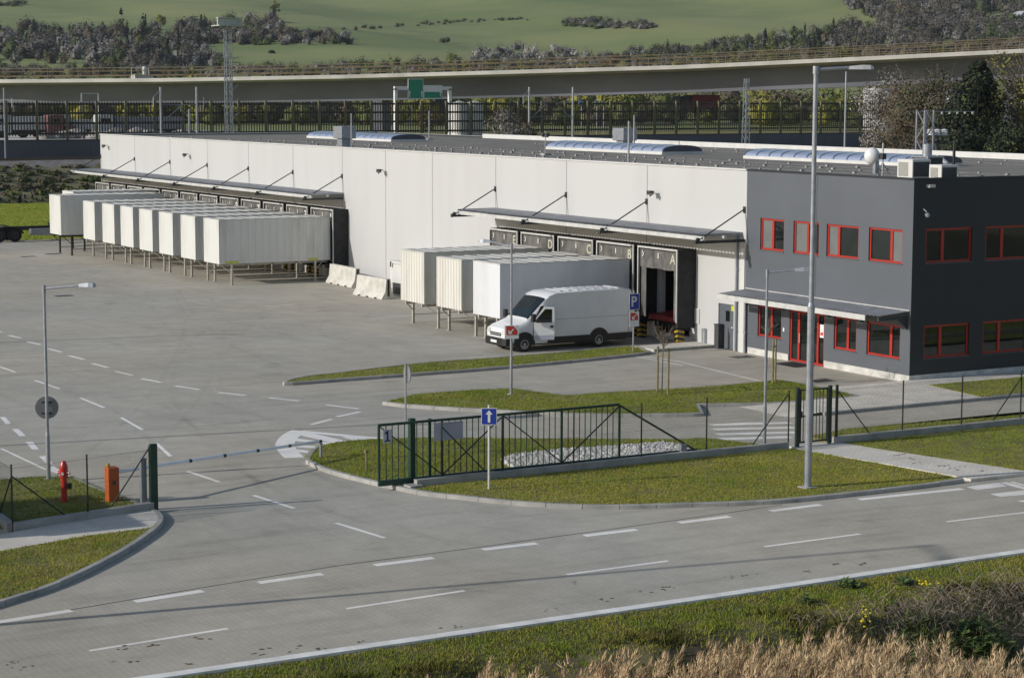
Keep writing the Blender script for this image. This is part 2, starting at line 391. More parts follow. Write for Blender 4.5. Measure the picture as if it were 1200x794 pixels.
def slab(name, P, z0, z1, mtl):
    P = np.array(P, float)
    if area(P) < 0: P = P[::-1]
    n = len(P); bm = bmesh.new()
    t = [bm.verts.new((*p, z1)) for p in P]; b = [bm.verts.new((*p, z0)) for p in P]
    f = bm.faces.new(t)
    for i in range(n): bm.faces.new((b[i], b[(i+1) % n], t[(i+1) % n], t[i]))
    bmesh.ops.triangulate(bm, faces=[f]); me = bpy.data.meshes.new(name); bm.to_mesh(me); bm.free(); me.materials.append(mtl)
    o = bpy.data.objects.new(name, me); COL.objects.link(o); return struct(o)
def lawn(P, gm, h=.10, dens=110, bl=.055, excl=None):
    P = np.array(P, float)
    slab('lawn', P, -.05, h, M_lawn_soil)
    blades('lawn_grass', P if area(P) > 0 else P[::-1], h, gm, dens, bl, excl=excl)
px = lambda pts, z=0.0: [tuple(G(x, y, z)[:2]) for x, y in pts]

FX = 10.1                                       # fence line, parallel to the road
# outer lawn in front of the sliding gate
K1 = smooth_poly([(358,543),(375,551),(400,559),(443,569.5),(483,578),(513,582.5),(600,591.5),(667,595.8),(733,596.5),(800,594.7),(880,592),(928,589),(1000,581.5),(1070,573.5),(1130,565.5)], closed=False, sub=4)
kerb(K1)
e = np.gradient(K1, axis=0); e /= np.linalg.norm(e, axis=1)[:, None]; K1i = K1+np.stack([-e[:, 1], e[:, 0]], 1)*.152
ko = K1i[K1i[:, 0] > FX+.16]
lawn(list(map(tuple, ko))+[(ko[-1][0]-.6, -12.6), (13.46, -13.1), (10.3, -13.72), (10.26, -27.0)], M_lawn_y, dens=330, bl=.036)
# inner lawn behind the gate, with a bed of white pebbles
K2 = smooth_poly([(358,543),(362,534),(372,526),(400,520),(440,517),(500,515),(600,516),(700,516.5),(800,517),(822,515.5),(890,523)], closed=False, sub=4)
ki = K1i[K1i[:, 0] < FX-.16]
gpoly = np.array(px([(588,539),(600,534),(660,528),(720,523.5),(752,521.5),(776,519.5),(795,522)], .12)+[(9.75,-16.9),(9.75,-20),(9.6,-23.4)])
lawn(list(map(tuple, ki))+[(9.94, -27.5), (9.94, -13.9)]+[tuple(p) for p in K2[::-1][:-1]], M_lawn_g, h=.08, dens=300, bl=.038, excl=lambda q: inside(gpoly, q))
kerb(K2[:14][::-1] if False else K2[:10], h=.10, w=-.12, name='lawn_kerb')
slab('pebble_bed', gpoly, .06, .10, M_gravelst)
def pebbles():
    n = 5200; q = RNG.uniform(gpoly.min(0), gpoly.max(0), (n, 2)); q = q[inside(gpoly, q)]; n = len(q)
    base = np.array([[1,0,0],[-1,0,0],[0,1,0],[0,-1,0],[0,0,1],[0,0,-1]], float); fs = np.array([[0,2,4],[2,1,4],[1,3,4],[3,0,4],[2,0,5],[1,2,5],[3,1,5],[0,3,5]])
    r = RNG.uniform(.045, .11, (n, 1, 3)); a = RNG.uniform(0, 6.28, n); ca, sa = np.cos(a), np.sin(a)
    v = base[None]*r; v = np.stack([v[..., 0]*ca[:, None]-v[..., 1]*sa[:, None]+q[:, None, 0], v[..., 0]*sa[:, None]+v[..., 1]*ca[:, None]+q[:, None, 1], v[..., 2]*.8+.12+RNG.uniform(0, .05, (n, 1))], -1)
    tag(np_mesh('pebbles', v.reshape(-1, 3), (fs[None]+np.arange(n)[:, None, None]*6).reshape(-1, 3), M_gravelst), kind='stuff')
pebbles()
# island with the crossing
P = smooth_poly([(448,474),(480,466),(500,463.5),(560,459.5),(600,458),(633,462),(667,466),(700,463),(800,457.7),(893,450),(913,448),(960,456),(1008,467),(987,469.5),(960,471),(910,475.5),(820,477),(825,487.5),(799,488.5),(720,489),(640,487),(563,483),(480,478)], sub=3, corner=(12, 16, 17, 0))
kerb(P, closed=True, h=.125); lawn(inset(P, .152), M_lawn_g, h=.122, dens=240, bl=.045)
# strip beside the van
P = smooth_poly([(333,451.7),(353,444),(400,438.5),(500,427),(600,420),(733,408),(750,409),(755,412),(752,416.7),(600,431.7),(467,442),(400,447)], sub=4)
kerb(P, closed=True, h=.12); lawn(inset(P, .152), M_lawn_g, dens=170, bl=.05)
# right hand lawns
lawn([(10.3, -11.6), (11.7, -11.35), (16.85, -10.0), (17.2, 25), (10.3, 25)], M_lawn_g, dens=200, bl=.04)
lawn([(9.94, -11.9), (9.94, 25), (8.5, 25), (8.6, -3), (8.0, -9.6), (8.6, -11.6)], M_lawn_g, h=.08, dens=160, bl=.045)
lawn([(1.5, -0.3), (4.85, -0.7), (4.85, 25), (1.9, 25)], M_lawn_g, h=.13, dens=120, bl=.045)
# left lawn outside the fence
K3 = smooth_poly([(-120,741),(-60,728),(0,711),(66.7,689),(133,657),(173,632),(189,618),(192,610),(188,604),(181,600)], closed=False, sub=4)
kerb(K3, w=.16); e = np.gradient(K3, axis=0); e /= np.linalg.norm(e, axis=1)[:, None]; K3i = K3+np.stack([-e[:, 1], e[:, 0]], 1)*.162
kk = [p for p in map(tuple, K3i) if p[0] > 11.45]
lawn(kk+px([(183,617),(100,627.5),(0,645),(-120,666)], .1), M_lawn_y, dens=330, bl=.036)
slab('footpath', [tuple(p) for p in K3i]+px([(120,607),(0,630),(-120,655)]), -.04, .094, M_path)
# left lawn inside the fence
K4 = smooth_poly([(-80,566),(0,564),(40,561),(83,561),(100,567),(123,577),(160,590),(166,597)], closed=False, sub=3)
kerb(K4, w=-.12, h=.09)
lawn([tuple(p) for p in K4]+[(9.3, -34.9), (10.25, -38.8), (8.4, -39.2), (7, -45)], M_lawn_g, h=.075, dens=260, bl=.04)
# footpaths, forecourt, kerbs
slab('footpath', [(9.9, -13.5), (10.7, -13.55), (13.46, -12.95), (16.35, -12.4), (17.05, -12.35), (17.1, -9.95), (11.68, -11.2), (9.9, -11.75)], -.04, .092, M_path)
fc = MB(); fc.add([(0.03, -9.6, .006), (4.86, -9.6, .006), (4.86, -8.2, .11), (0.03, -8.2, .11), (4.86, 60, .11), (0.03, 60, .11)], [(0, 1, 2, 3), (3, 2, 4, 5)]); struct(fc.build('forecourt_pavement', M_path))
kerb([(5.02, -8.2), (5.02, 30)], h=.12, w=.15)
slab('footway', [(-14.55, -3.5), (-13.0, -3.3), (-12.92, -.02), (-14.55, -.02)], -.04, .11, M_path)
kerb([(-12.9, -3.4), (-12.9, -.02)], h=.125, w=.12)

# ------------------------------------------------------------------ painted markings, sheets just above the pavers
def strip(mb, a, b, w):
    A, B = G(*a), G(*b); d = (B-A)[:2]; d /= np.linalg.norm(d); n = np.array([-d[1], d[0]])*w/2
    mb.quad((*(A[:2]-n), .004), (*(B[:2]-n), .004), (*(B[:2]+n), .004), (*(A[:2]+n), .004))
lane = MB()
for a, b in [((-8,729.5),(84,715)),((158,704.5),(238,692)),((303,682.5),(378,672)),((439,662),(508,653.3)),((566,643.7),(629,636.2)),((685,627.5),(746,620.2)),((796,612.2),(855,605)),((903,598.5),(962,591)),((1007,585),(1128,572.5))]:
    strip(lane, a, b, .26)
struct(lane.build('lane_dashes', M_asph))
cl = MB()
for a, b in [((105,762),(267,736)),((406,712.8),(544,691.8)),((664,672.8),(783,656.8)),((896,640.2),(1008,625.3)),((1109,611),(1206,599.6)),((-200,812),(-40,786))]: strip(cl, a, b, .13)
struct(cl.build('centre_line', M_asph))
yl = MB()
for a, b in [((220,552),(257,564.5)),((297,580),(345,595.3)),((394,612.5),(451,630)),((183,519),(200,534.5)),((142,489),(167,503.5)),((94,466),(122,477.5)),((41,445.5),(70,455.5)),((-4,428),(18,436))]: strip(yl, a, b, .13)
for a, b in [((-10,386),(2,389)),((10,392.8),(25,396.2)),((32,400.2),(47.5,403.7)),((56.5,408.5),(72.5,412.5)),((81,416.6),(98.5,421)),((107.7,425.7),(126.5,430.5)),((135.5,435),(155.5,439.5)),((165.7,443.5),(188.5,447.8)),((205.7,452),(233.5,456.2)),((255.7,459.6),(288.5,463.1)),((315.7,466),(351,469.5)),((382,474.2),(420.5,478.8)),((395,488),(422,482.3)),((365,497.2),(389,490.8))]:
    strip(yl, a, b, .19)
struct(yl.build('yard_lane_dashes', M_asph))
bl_ = MB()
for q in [[(0,488.5),(6,488.5),(13,496),(7,497)],[(14,502.5),(22,502.5),(30.5,510.5),(23,511)],[(30,517.5),(38.5,517.5),(46,526.5),(37.5,526.5)],[(45.5,534.5),(54,534),(62.5,543.5),(55,543.5)]]:
    P4 = [(*G(x, y)[:2], .004) for x, y in q]; bl_.quad(*P4)
strip(bl_, (1,525.2), (53,549.5), .10); strip(bl_, (53,549.5), (80,558), .10)
P4 = [(*G(x, y)[:2], .0045) for x, y in [(55,548),(63,546),(86,560),(78,561)]]; bl_.quad(*P4)
struct(bl_.build('block_markings', M_asph))
pk = MB()
for a, b in [((435,373.5),(487,369)),((500,378.5),(545,375)),((310,359),(345,356.5)),((745,417.5),(800,428)),((752,416.5),(800,424)),((800,424.5),(893,447))]: strip(pk, a, b, .10)
struct(pk.build('bay_lines', M_asph))
zb = MB()
for y0, (xa, xb) in zip((497.5,503,508.7,514.2), ((833,926),(836,930),(840,934),(846,926))):
    A, B = G(xa, y0), G(xb, y0-2.4); zb.quad((A[0]-.22, A[1], .004), (A[0]+.22, A[1], .004), (B[0]+.22, B[1], .004), (B[0]-.22, B[1], .004))
for q in [[(1132,570.5),(1170,565),(1180,569.5),(1145,574)],[(1160,578.5),(1230,571),(1240,576),(1172,582)],[(1192,586.5),(1240,581.5),(1250,585),(1200,588.5)],[(1171,565.3),(1179,564.3),(1230,578),(1222,579.5)],[(1183,564.5),(1187,564.2),(1230,575),(1226,576)]]:
    P4 = [(*G(x, y)[:2], .0045) for x, y in q]; zb.quad(*P4)
struct(zb.build('zebra_crossing', M_asph))
ht = MB()
def ribbon(pts, w, z=.004):
    P = smooth_poly(pts, closed=False, sub=5); e = np.gradient(P, axis=0); e /= np.linalg.norm(e, axis=1)[:, None]; n = np.stack([-e[:, 1], e[:, 0]], 1)*w/2
    for i in range(len(P)-1): ht.quad((*(P[i]-n[i]), z), (*(P[i+1]-n[i+1]), z), (*(P[i+1]+n[i+1]), z), (*(P[i]+n[i]), z))
ribbon([(345,536),(338,529),(334,521),(338,513),(346,507),(352,504.5)], .62)
ribbon([(352,505),(372,507),(420,511.5),(470,515.5)], .34, .0045)
for a, b, w in [((352,507),(412,521),.55),((343,514.5),(395,521),.42),((338,521.5),(386,525),.42),((338,526.5),(368,530),.38),((408,511),(432,517.5),.5)]:
    A, B = G(*a), G(*b); d = (B-A)[:2]; d /= np.linalg.norm(d); n = np.array([-d[1], d[0]])*w/2
    ht.quad((*(A[:2]-n), .0035), (*(B[:2]-n), .0035), (*(B[:2]+n), .0035), (*(A[:2]+n), .0035))
struct(ht.build('hatched_marking', M_asph))
# joints between paving fields, drain covers, dirt crumbs on the road
M_joint = mat('joint_seal', (.10, .10, .10), .9, .2, 2)
jt = MB()
for pts in [[(83,714),(250,686),(400,662),(533,644.5),(800,608),(917,591)]]:
    P = smooth_poly(pts, closed=False, sub=6)
    for a, b in zip(P[:-1], P[1:]):
        d = b-a; d /= np.linalg.norm(d); n = np.array([-d[1], d[0]])*.022; jt.quad((*(a-n), .003), (*(b-n), .003), (*(b+n), .003), (*(a+n), .003))
struct(jt.build('paving_joint', M_joint))
M_mud = mat('dry_mud', (.25, .21, .16), .95, .3, 20)
mud = MB()
for x, y, s in [(143,760,.5),(178,755,.3),(234,748.5,.35),(298,768,.55),(316,759,.45),(350,759,.55),(371,759.5,.3),(221,778,.3),(145,775,.4),(424,751,.35),(532,734.5,.4),(646,713.5,.35),(671,682,.3),(766,691.5,.5),(788,688.5,.45),(706,702.5,.45),(862,676,.6),(869,674,.5),(945,669,.4),(978,661,.3),(1014,660,.4),(1046,537,.3),(1054,536,.3),(1067,541,.3),(1079,546,.35),(1107,549.5,.5),(1121,551,.6),(1122,553,.4),(1150,555,.3),(1100,549,.3),(25,782,.3),(15,777,.25)]:
    p = G(x, y)
    for k in range(4):
        a = random.uniform(0, 6.28); r = random.uniform(0, s*.5); z0 = .01 if y > 560 else .1
        mud.blob((p[0]+r*math.cos(a), p[1]+r*math.sin(a)*1.6, z0), (random.uniform(.012, .038), random.uniform(.02, .07), random.uniform(.004, .009)), seed=k, n=6)
tag(mud.build('dirt_crumbs', M_mud), kind='stuff')
dr = MB()
for x, y in [(33,300.5),(75,346.5),(62,297.5),(870,418),(962,446)]:
    p = G(x, y); dr.box((p[0]-.35, p[1]-.5, .001), (p[0]+.35, p[1]+.5, .006))
struct(dr.build('drain_covers', M_darkgrey))

# faint tyre marks: thin worn sheets that let most of the paving show
def trackmat():
    m = bpy.data.materials.new('tyre_track'); m.use_nodes = True; t = m.node_tree; N = t.nodes; L = t.links; b = N['Principled BSDF']; b.inputs['Base Color'].default_value = (.09, .088, .085, 1); b.inputs['Roughness'].default_value = .9
    tr = N.new('ShaderNodeBsdfTransparent'); mx = N.new('ShaderNodeMixShader'); no = N.new('ShaderNodeTexNoise'); tc = N.new('ShaderNodeTexCoord'); no.inputs['Scale'].default_value = .35; no.inputs['Detail'].default_value = 6; L.new(tc.outputs['Object'], no.inputs['Vector'])
    mr = N.new('ShaderNodeMapRange'); mr.inputs['From Min'].default_value = .42; mr.inputs['From Max'].default_value = .75; mr.inputs['To Max'].default_value = .085; L.new(no.outputs['Fac'], mr.inputs['Value'])
    L.new(mr.outputs[0], mx.inputs[0]); L.new(tr.outputs[0], mx.inputs[1]); L.new(b.outputs[0], mx.inputs[2]); L.new(mx.outputs[0], N['Material Output'].inputs['Surface']); return m
M_track = trackmat(); tk = MB(); zt_ = .0012
def track(pts, gap=1.9, w=.22):
    global zt_
    P = smooth_poly(pts, closed=False, sub=8); e = np.gradient(P, axis=0); e /= np.linalg.norm(e, axis=1)[:, None]; n = np.stack([-e[:, 1], e[:, 0]], 1)
    for o in (-gap/2, gap/2):
        zt_ += .00008
        for i in range(len(P)-1): tk.quad((*(P[i]+n[i]*(o-w/2)), zt_), (*(P[i+1]+n[i+1]*(o-w/2)), zt_), (*(P[i+1]+n[i+1]*(o+w/2)), zt_), (*(P[i]+n[i]*(o+w/2)), zt_))
track([(700,690),(480,668),(300,610),(240,540),(150,470),(40,420)]); track([(760,650),(520,620),(370,575),(280,520),(230,450),(260,390),(330,350)]); 
track([(-40,735),(250,690),(600,652),(900,620),(1230,585)], 2.0, .3); track([(-40,770),(250,745),(600,695),(900,655),(1230,612)], 2.0, .3); track([(-40,640),(150,520),(220,440),(240,380),(225,345)])
track([(460,470),(330,440),(240,400),(200,360),(190,340)]); track([(560,420),(470,408),(400,390),(420,362),(470,350)]); track([(900,480),(700,476),(520,470),(400,480),(280,500),(150,490)], 1.6, .18); track([(470,405),(380,400),(330,380),(335,350)]); track([(100,380),(180,350),(200,325)]); track([(60,350),(130,320),(140,300)])
struct(tk.build('tyre_tracks', M_track, fixn=False))
M_stain = trackmat(); M_stain.name = 'oil_stain'; ob_ = MB(); zt_ = .0026
for x, y, r in [(300,420,.9),(420,385,1.2),(180,400,.8),(270,352,1.4),(520,392,.9),(120,440,.7),(350,600,.8),(560,690,.7),(240,640,.9),(700,660,.6),(150,350,1.1),(680,445,.7),(100,320,1.2),(330,480,.7),(450,640,.5),(60,480,.6)]:
    p = G(x, y); n = 14; zt_ += .00005; ph = random.uniform(0, 6); ob_.add([(p[0]+r*math.cos(a)*(1+.25*math.sin(3*a+ph)), p[1]+1.5*r*math.sin(a)*(1+.2*math.sin(2*a+ph)), zt_) for a in np.linspace(0, 2*math.pi, n+1)[:-1]], [tuple(range(n))])
struct(ob_.build('oil_stains', M_stain, fixn=False))
# ================================================================== verge bank and ditch in front
def vnoise(x, y, sc, seed=0):
    rs = np.random.default_rng(seed); out = np.zeros_like(x, float)
    for k in range(6):
        a = rs.uniform(0, 6.28); f = sc*rs.uniform(.6, 1.9); out += np.sin((x*math.cos(a)+y*math.sin(a))*f+rs.uniform(0, 6.28))
    return out/6
def bank_z(x, y):
    x = np.asarray(x, float); y = np.asarray(y, float)
    crest = 26.45+.4*vnoise(y, y*0, .35, 3)
    t = np.clip((x-crest)/4.0, 0, 1); z = -.02-.055*np.clip(x-24.9, 0, 3)-2.15*(t*t*(3-2*t))
    rough = np.clip((x-25.9)/1.5, 0, 1)
    return z+rough*(.24*vnoise(x, y, 1.6, 1)+.18*vnoise(x, y, 3.7, 2)+.08*vnoise(x, y, 9, 5))+.02*vnoise(x, y, 5, 6)
xs = np.concatenate([np.arange(24.86, 36, .22), np.array([37, 39, 42, 46, 52, 60, 75, 95])]); ys = np.concatenate([np.arange(-150, -50, 4.), np.arange(-50, 2, .3), np.arange(3, 90, 4.)])
XX, YY = np.meshgrid(xs, ys, indexing='ij'); ZZ = bank_z(XX, YY)
v = np.stack([XX, YY, ZZ], -1).reshape(-1, 3); ny = len(ys)
ii, jj = np.meshgrid(np.arange(len(xs)-1), np.arange(ny-1), indexing='ij'); a = (ii*ny+jj).ravel()
f = np.stack([a, a+ny, a+ny+1, a+1], 1)
M_bank = mat('bank_earth', (.15, .135, .055), .95, .3, .7, c2=(.085, .066, .042), bump=.6, bscale=7)
struct(np_mesh('verge_bank', v, f, M_bank))
def field(name, x0, x1, y0, y1, mtl, dens, h, w, seed, keep=None, tuft=6, spread=.06, lean=.4):
    rs = np.random.default_rng(seed); n = int((x1-x0)*(y1-y0)*dens)
    q = np.stack([rs.uniform(x0, x1, n), rs.uniform(y0, y1, n)], 1)
    if keep is not None: q = q[keep(q, rs)]
    q = np.repeat(q, tuft, 0); q += rs.normal(0, spread, q.shape); n = len(q); zz = bank_z(q[:, 0], q[:, 1])
    hh = h*rs.uniform(.45, 1.4, n)*np.repeat(rs.uniform(.55, 1.35, n//tuft), tuft); a = rs.uniform(0, 6.28, n); ln = rs.normal(0, lean, (n, 2))*hh[:, None]
    dx, dy = np.cos(a)*w, np.sin(a)*w; v = np.zeros((n, 3, 3), np.float32)
    v[:, 0] = np.stack([q[:, 0]-dx, q[:, 1]-dy, zz-.02], 1); v[:, 1] = np.stack([q[:, 0]+dx, q[:, 1]+dy, zz-.02], 1); v[:, 2] = np.stack([q[:, 0]+ln[:, 0], q[:, 1]+ln[:, 1], zz+hh], 1)
    return tag(np_mesh(name, v.reshape(-1, 3), np.arange(n*3).reshape(-1, 3), mtl), kind='stuff')
YA, YB = -44, -12
field('verge_grass', 24.95, 27.6, YA, YB, M_bankgrass, 300, .045, .011, 21, keep=lambda q, r: r.random(len(q)) < np.clip(1.1-(q[:, 0]-26.2)/1.1+.5*vnoise(q[:, 0], q[:, 1], 2.2, 15), .0, 1))
field('verge_grass', 26.2, 32.5, YA, YB, M_bankdark, 34, .17, .02, 22, keep=lambda q, r: (vnoise(q[:, 0], q[:, 1], 1.7, 9) > .0), spread=.10, lean=.7)
field('verge_grass', 26.2, 31.0, YA, YB, M_bankgrass, 26, .10, .014, 24, keep=lambda q, r: (vnoise(q[:, 0], q[:, 1], 1.3, 12) > .10), spread=.12)
M_dry = grass_mat('dry_stems', (.22, .17, .10), (.30, .24, .14), (.16, .12, .08), .6, 3)
field('dry_grass', 28.0, 34.0, YA, -14, M_dry, 10, .36, .010, 23, keep=lambda q, r: r.random(len(q)) < np.clip((q[:, 1]+38)/18, .05, .9), spread=.14, lean=.55)
# ------------------------------------------------------------------ reeds: stalk, leaves and feathery plume, sown as one mass
M_reed = grass_mat('reed_plume', (.53, .385, .22), (.66, .50, .30), (.40, .285, .165), .8, 5)
def reed_proto(rs, h):
    V, Fc = [], []
    def tri(a, b, c): n = len(V); V.extend([a, b, c]); Fc.append((n, n+1, n+2))
    lean = rs.uniform(.05, .24)*h
    def ax(t): return np.array([lean*t*t*.25, lean*t*t, h*t*(1-.02*t)])
    for i in range(5):
        p, q = ax(i/5*.9), ax((i+1)/5*.9); tri(p+(.007, 0, 0), p-(.007, 0, 0), q); tri(p+(0, .007, 0), q+(0, .006, 0), q-(0, .006, 0)); tri(q+(.006,0,0), q-(.006,0,0), p)
    for k in range(4):
        t = rs.uniform(.25, .8); p = ax(t); a = rs.uniform(0, 6.28); L = rs.uniform(.25, .5); d = np.array([math.cos(a)*.5, .5+math.sin(a)*.5, .5]); tri(p, p+(0, 0, .035), p+d*L)
    for k in range(80):
        t = rs.uniform(.86, 1.0); p = ax(t); w = .058*math.sin(math.pi*min(1, (1.0-t)/.14+.12))+.008
        o = rs.normal(0, w*.5, 3)*(1, 1, .4); L = rs.uniform(.06, .13); d = np.array([o[0]*1.1, o[1]*1.1+.045, L]); s = rs.normal(0, .006, 3)
        tri(p+o+s, p+o-s, p+o+d)
    return np.array(V), np.array(Fc)
def sow(name, protos, q, z, yaw, sc, mtl):
    VV, FF, n0 = [], [], 0
    for i in range(len(q)):
        V, Fc = protos[i % len(protos)]; c, s = math.cos(yaw[i]), math.sin(yaw[i]); v = V*sc[i]
        VV.append(np.stack([v[:, 0]*c-v[:, 1]*s+q[i, 0], v[:, 0]*s+v[:, 1]*c+q[i, 1], v[:, 2]+z[i]], 1)); FF.append(Fc+n0); n0 += len(V)
    return tag(np_mesh(name, np.vstack(VV), np.vstack(FF), mtl), kind='stuff')
rs = np.random.default_rng(5)
protos = [reed_proto(rs, rs.uniform(2.6, 3.2)) for _ in range(14)]
n = 7600; q = np.stack([rs.uniform(30.6, 36.5, n), rs.uniform(-43, -17, n)], 1)
den = np.where(q[:, 1] < -26.2, np.clip(1.0-np.clip(-37.2-q[:, 1], 0, 9)/4.5, .04, 1), np.clip(.17-(q[:, 1]+26.2)*.02, .06, .17))
den = den*np.clip((q[:, 0]-30.6-.12*np.clip(-30-q[:, 1], 0, 9))/1.3, .0, 1)
q = q[rs.random(n) < den]; n = len(q)
zz = bank_z(q[:, 0], q[:, 1])+.34-np.interp(q[:, 1], [-44, -35, -30, -26, -22, -17], [-.45, -.2, .05, .85, 1.5, 1.75])
sow('reeds', protos, q, zz, rs.normal(0.25, .35, n), rs.uniform(.78, 1.05, n), M_reed)
def bankpt(x, y):                                     # walk the view ray down to the bank surface
    d = _ray(x, y); t = 20.
    for _ in range(900):
        p = CC+d*t
        if p[2] < float(bank_z(p[0], p[1])): return p
        t += .1
    return p
# ------------------------------------------------------------------ bramble tangle and weeds on the bank
M_bram = mat('bramble_twigs', (.33, .265, .20), .9, .3, 3, island=.35)
def bramble(c, r, n, seed):
    rs = np.random.default_rng(seed); mb = MB()
    for k in range(n):
        p = np.array([c[0]+rs.normal(0, r*.4), c[1]+rs.normal(0, r*.55), 0]); p[2] = bank_z(p[0], p[1])+rs.uniform(-.05, .25)
        a = rs.uniform(0, 6.28); el = rs.uniform(.0, .9); L = rs.uniform(.25, .75)
        d = np.array([math.cos(a)*math.cos(el), math.sin(a)*math.cos(el), math.sin(el)]); m_ = p+d*L*.5+(0, 0, .08); e = p+d*L+(0, 0, -.12)
        mb.tube(p, m_, .006, .005, n=3, caps=False); mb.tube(m_, e, .005, .002, n=3, caps=False)
    return mb
bs = MB()
for x, y, r, n, sd in [(1085,722,.8,110,1),(1130,712,.8,120,2),(1180,704,.8,120,3),(1065,742,.8,90,4),(1120,738,.9,110,5),(1190,730,1.0,130,6),(1010,738,.6,40,7),(965,745,.5,25,8),(1215,710,.9,90,9)]:
    m_ = bramble(bankpt(x, y), r, n, sd); k = len(bs.v); bs.v += m_.v; bs.f += [tuple(i+k for i in f_) for f_ in m_.f]; bs.m += m_.m
tag(bs.build('brambles', M_bram, fixn=False), kind='stuff')
M_weed = mat('weed_leaf', (.12, .18, .045), .6, .25, 3, island=.35)
M_flower = mat('yellow_petals', (.72, .60, .02), .6, .1, 8)
def weed(name, label, cat, c, r, h, n, seed, leaf=.16, flowers=0, group=None):
    rs = np.random.default_rng(seed); z0 = float(bank_z(c[0], c[1])); t = thing(name, label, cat, (c[0], c[1], z0), 0, group)
    mb = MB()
    for k in range(n):
        a = rs.uniform(0, 6.28); rr = r*math.sqrt(rs.random()); p = np.array([c[0]+rr*math.cos(a), c[1]+rr*math.sin(a), 0]); p[2] = float(bank_z(p[0], p[1]))
        hh = h*rs.uniform(.4, 1.05)*(1-.4*rr/r); q = p+(rs.normal(0, .06), rs.normal(0, .06), hh); mb.tube(p, q, .006, .004, n=3, caps=False)
        for j in range(7):
            b = rs.uniform(0, 6.28); o = p+(q-p)*rs.uniform(.25, 1); L = leaf*rs.uniform(.6, 1.2); d = np.array([math.cos(b), math.sin(b), rs.uniform(-.1, .7)])*L; s = np.array([-math.sin(b), math.cos(b), 0])*L*.28
            mb.add([o, o+d*.5+s, o+d, o+d*.5-s], [(0, 1, 2, 3)])
    mb.build('foliage', M_weed, t, fixn=False)
    if flowers:
        fb = MB()
        for k in range(flowers):
            a = rs.uniform(0, 6.28); rr = r*.8*math.sqrt(rs.random()); x, y = c[0]+rr*math.cos(a), c[1]+rr*math.sin(a); fb.blob((x, y, float(bank_z(x, y))+h*rs.uniform(.6, 1.1)), (.032, .032, .022), seed=k, n=6)
        fb.build('flowers', M_flower, t)
    return t
w = bankpt(1150, 762); weed('weed_clump', 'large leafy green weed clump on the ditch bank at lower right', 'plant', w, .75, .6, 120, 31, .15)
w = bankpt(1085, 770); weed('weed_clump', 'greyish green weed clump among dry reeds left of the large leafy clump', 'plant', w, .8, .6, 90, 32, .13)
w = bankpt(1014, 735); weed('yellow_flower', 'bright yellow flowering plant on the dark grassy bank just above the reeds', 'flower', w, .2, .3, 22, 33, .1, 20)
w = bankpt(1088, 694); weed('yellow_flower', 'small yellow flowers at the upper edge of the bank near brown brambles', 'flower', w, .3, .22, 16, 34, .09, 9)
w = bankpt(993, 688); weed('rosette_weed', 'dark green leafy rosette in the verge grass below the road edge', 'plant', w, .26, .15, 20, 35, .16)
w = bankpt(1058, 686); weed('rosette_weed', 'tall narrow green weed on the verge beside the yellow flowers', 'plant', w, .2, .28, 16, 36, .14)
w = bankpt(945, 708); weed('rosette_weed', 'pale green leafy weed at the brow of the verge, leftmost of the weeds', 'plant', w, .2, .2, 14, 37, .14)

# ================================================================== land behind: field, railway bank, hills
gp_ = MB()
gp_.quad((-160, -260, -.035), (24.7, -260, -.035), (24.7, 400, -.035), (-160, 400, -.035)); 
M_field = grass_mat('meadow_green', (.24, .30, .035), (.28, .31, .045), (.30, .30, .06), .05, .4)
struct(gp_.build('meadow', M_field))
P_ = [(G(-200, 284)[0], -60), (-94.05, -60), (-94.05, 60), (-150, 60), (-150, -60)]
blades('meadow_grass', np.array([(-146, -12), (-94.2, -12), (-94.2, 22), (-146, 22)])[::1], -.03, M_field, 14, .05, w=.03, tuft=4, spread=.2)
RX = -172.0                                            # railway fence line
prof = [(-147.5, -.03), (-148.6, .55), (-153, 1.2), (-160.5, 3.15), (-161.5, 3.25), (-169.3, 3.95)]
def sweep(name, pr, y0, y1, mtl, dy=6., jit=0):
    ys = np.arange(y0, y1+.1, dy); vs, fs = [], []; m_ = len(pr)
    for y in ys:
        for x, z in pr: vs.append((x+random.uniform(-jit, jit), y, z+random.uniform(-jit, jit)))
    for i in range(len(ys)-1):
        for k in range(m_-1): fs.append((i*m_+k, i*m_+k+1, (i+1)*m_+k+1, (i+1)*m_+k))
    b = MB(); b.add(vs, fs); return b.build(name, mtl)
M_scrubbank = mat('scrub_earth', (.20, .185, .09), .95, .3, .3, c2=(.13, .115, .065))
struct(sweep('railway_bank', prof[:4], -90, 330, M_scrubbank, jit=.1))
struct(sweep('ballast_bed', [(-160.4, 3.1), (-161.5, 3.3), (-164.5, 3.75), (-166.2, 3.75), (-168.2, 3.8), (-171.6, 3.8)], -90, 330, M_ballast, jit=.04))
M_rail = mat('rail_steel', (.16, .12, .09), .5, .1, 2, metal=.6)
for x in (-165.2, -166.7, -169.2, -170.6):
    b = MB(); b.box((x-.06, -90, 3.7), (x+.06, 330, 3.95)); struct(b.build('railway_rail', M_rail))
# path along the foot of the bank
b = MB(); b.box((-148.3, -90, -.02), (-147.9, 200, .05)); struct(b.build('field_path', M_concpale))
M_dryland = grass_mat('dry_meadow', (.17, .17, .065), (.22, .20, .09), (.20, .17, .09), .08, .5)
# platform land behind the fence
b = MB(); b.quad((-172.35, -90, 5.72), (-172.35, 330, 5.72), (-215, 330, 5.4), (-215, -90, 5.4)); struct(b.build('railway_land', M_dryland))

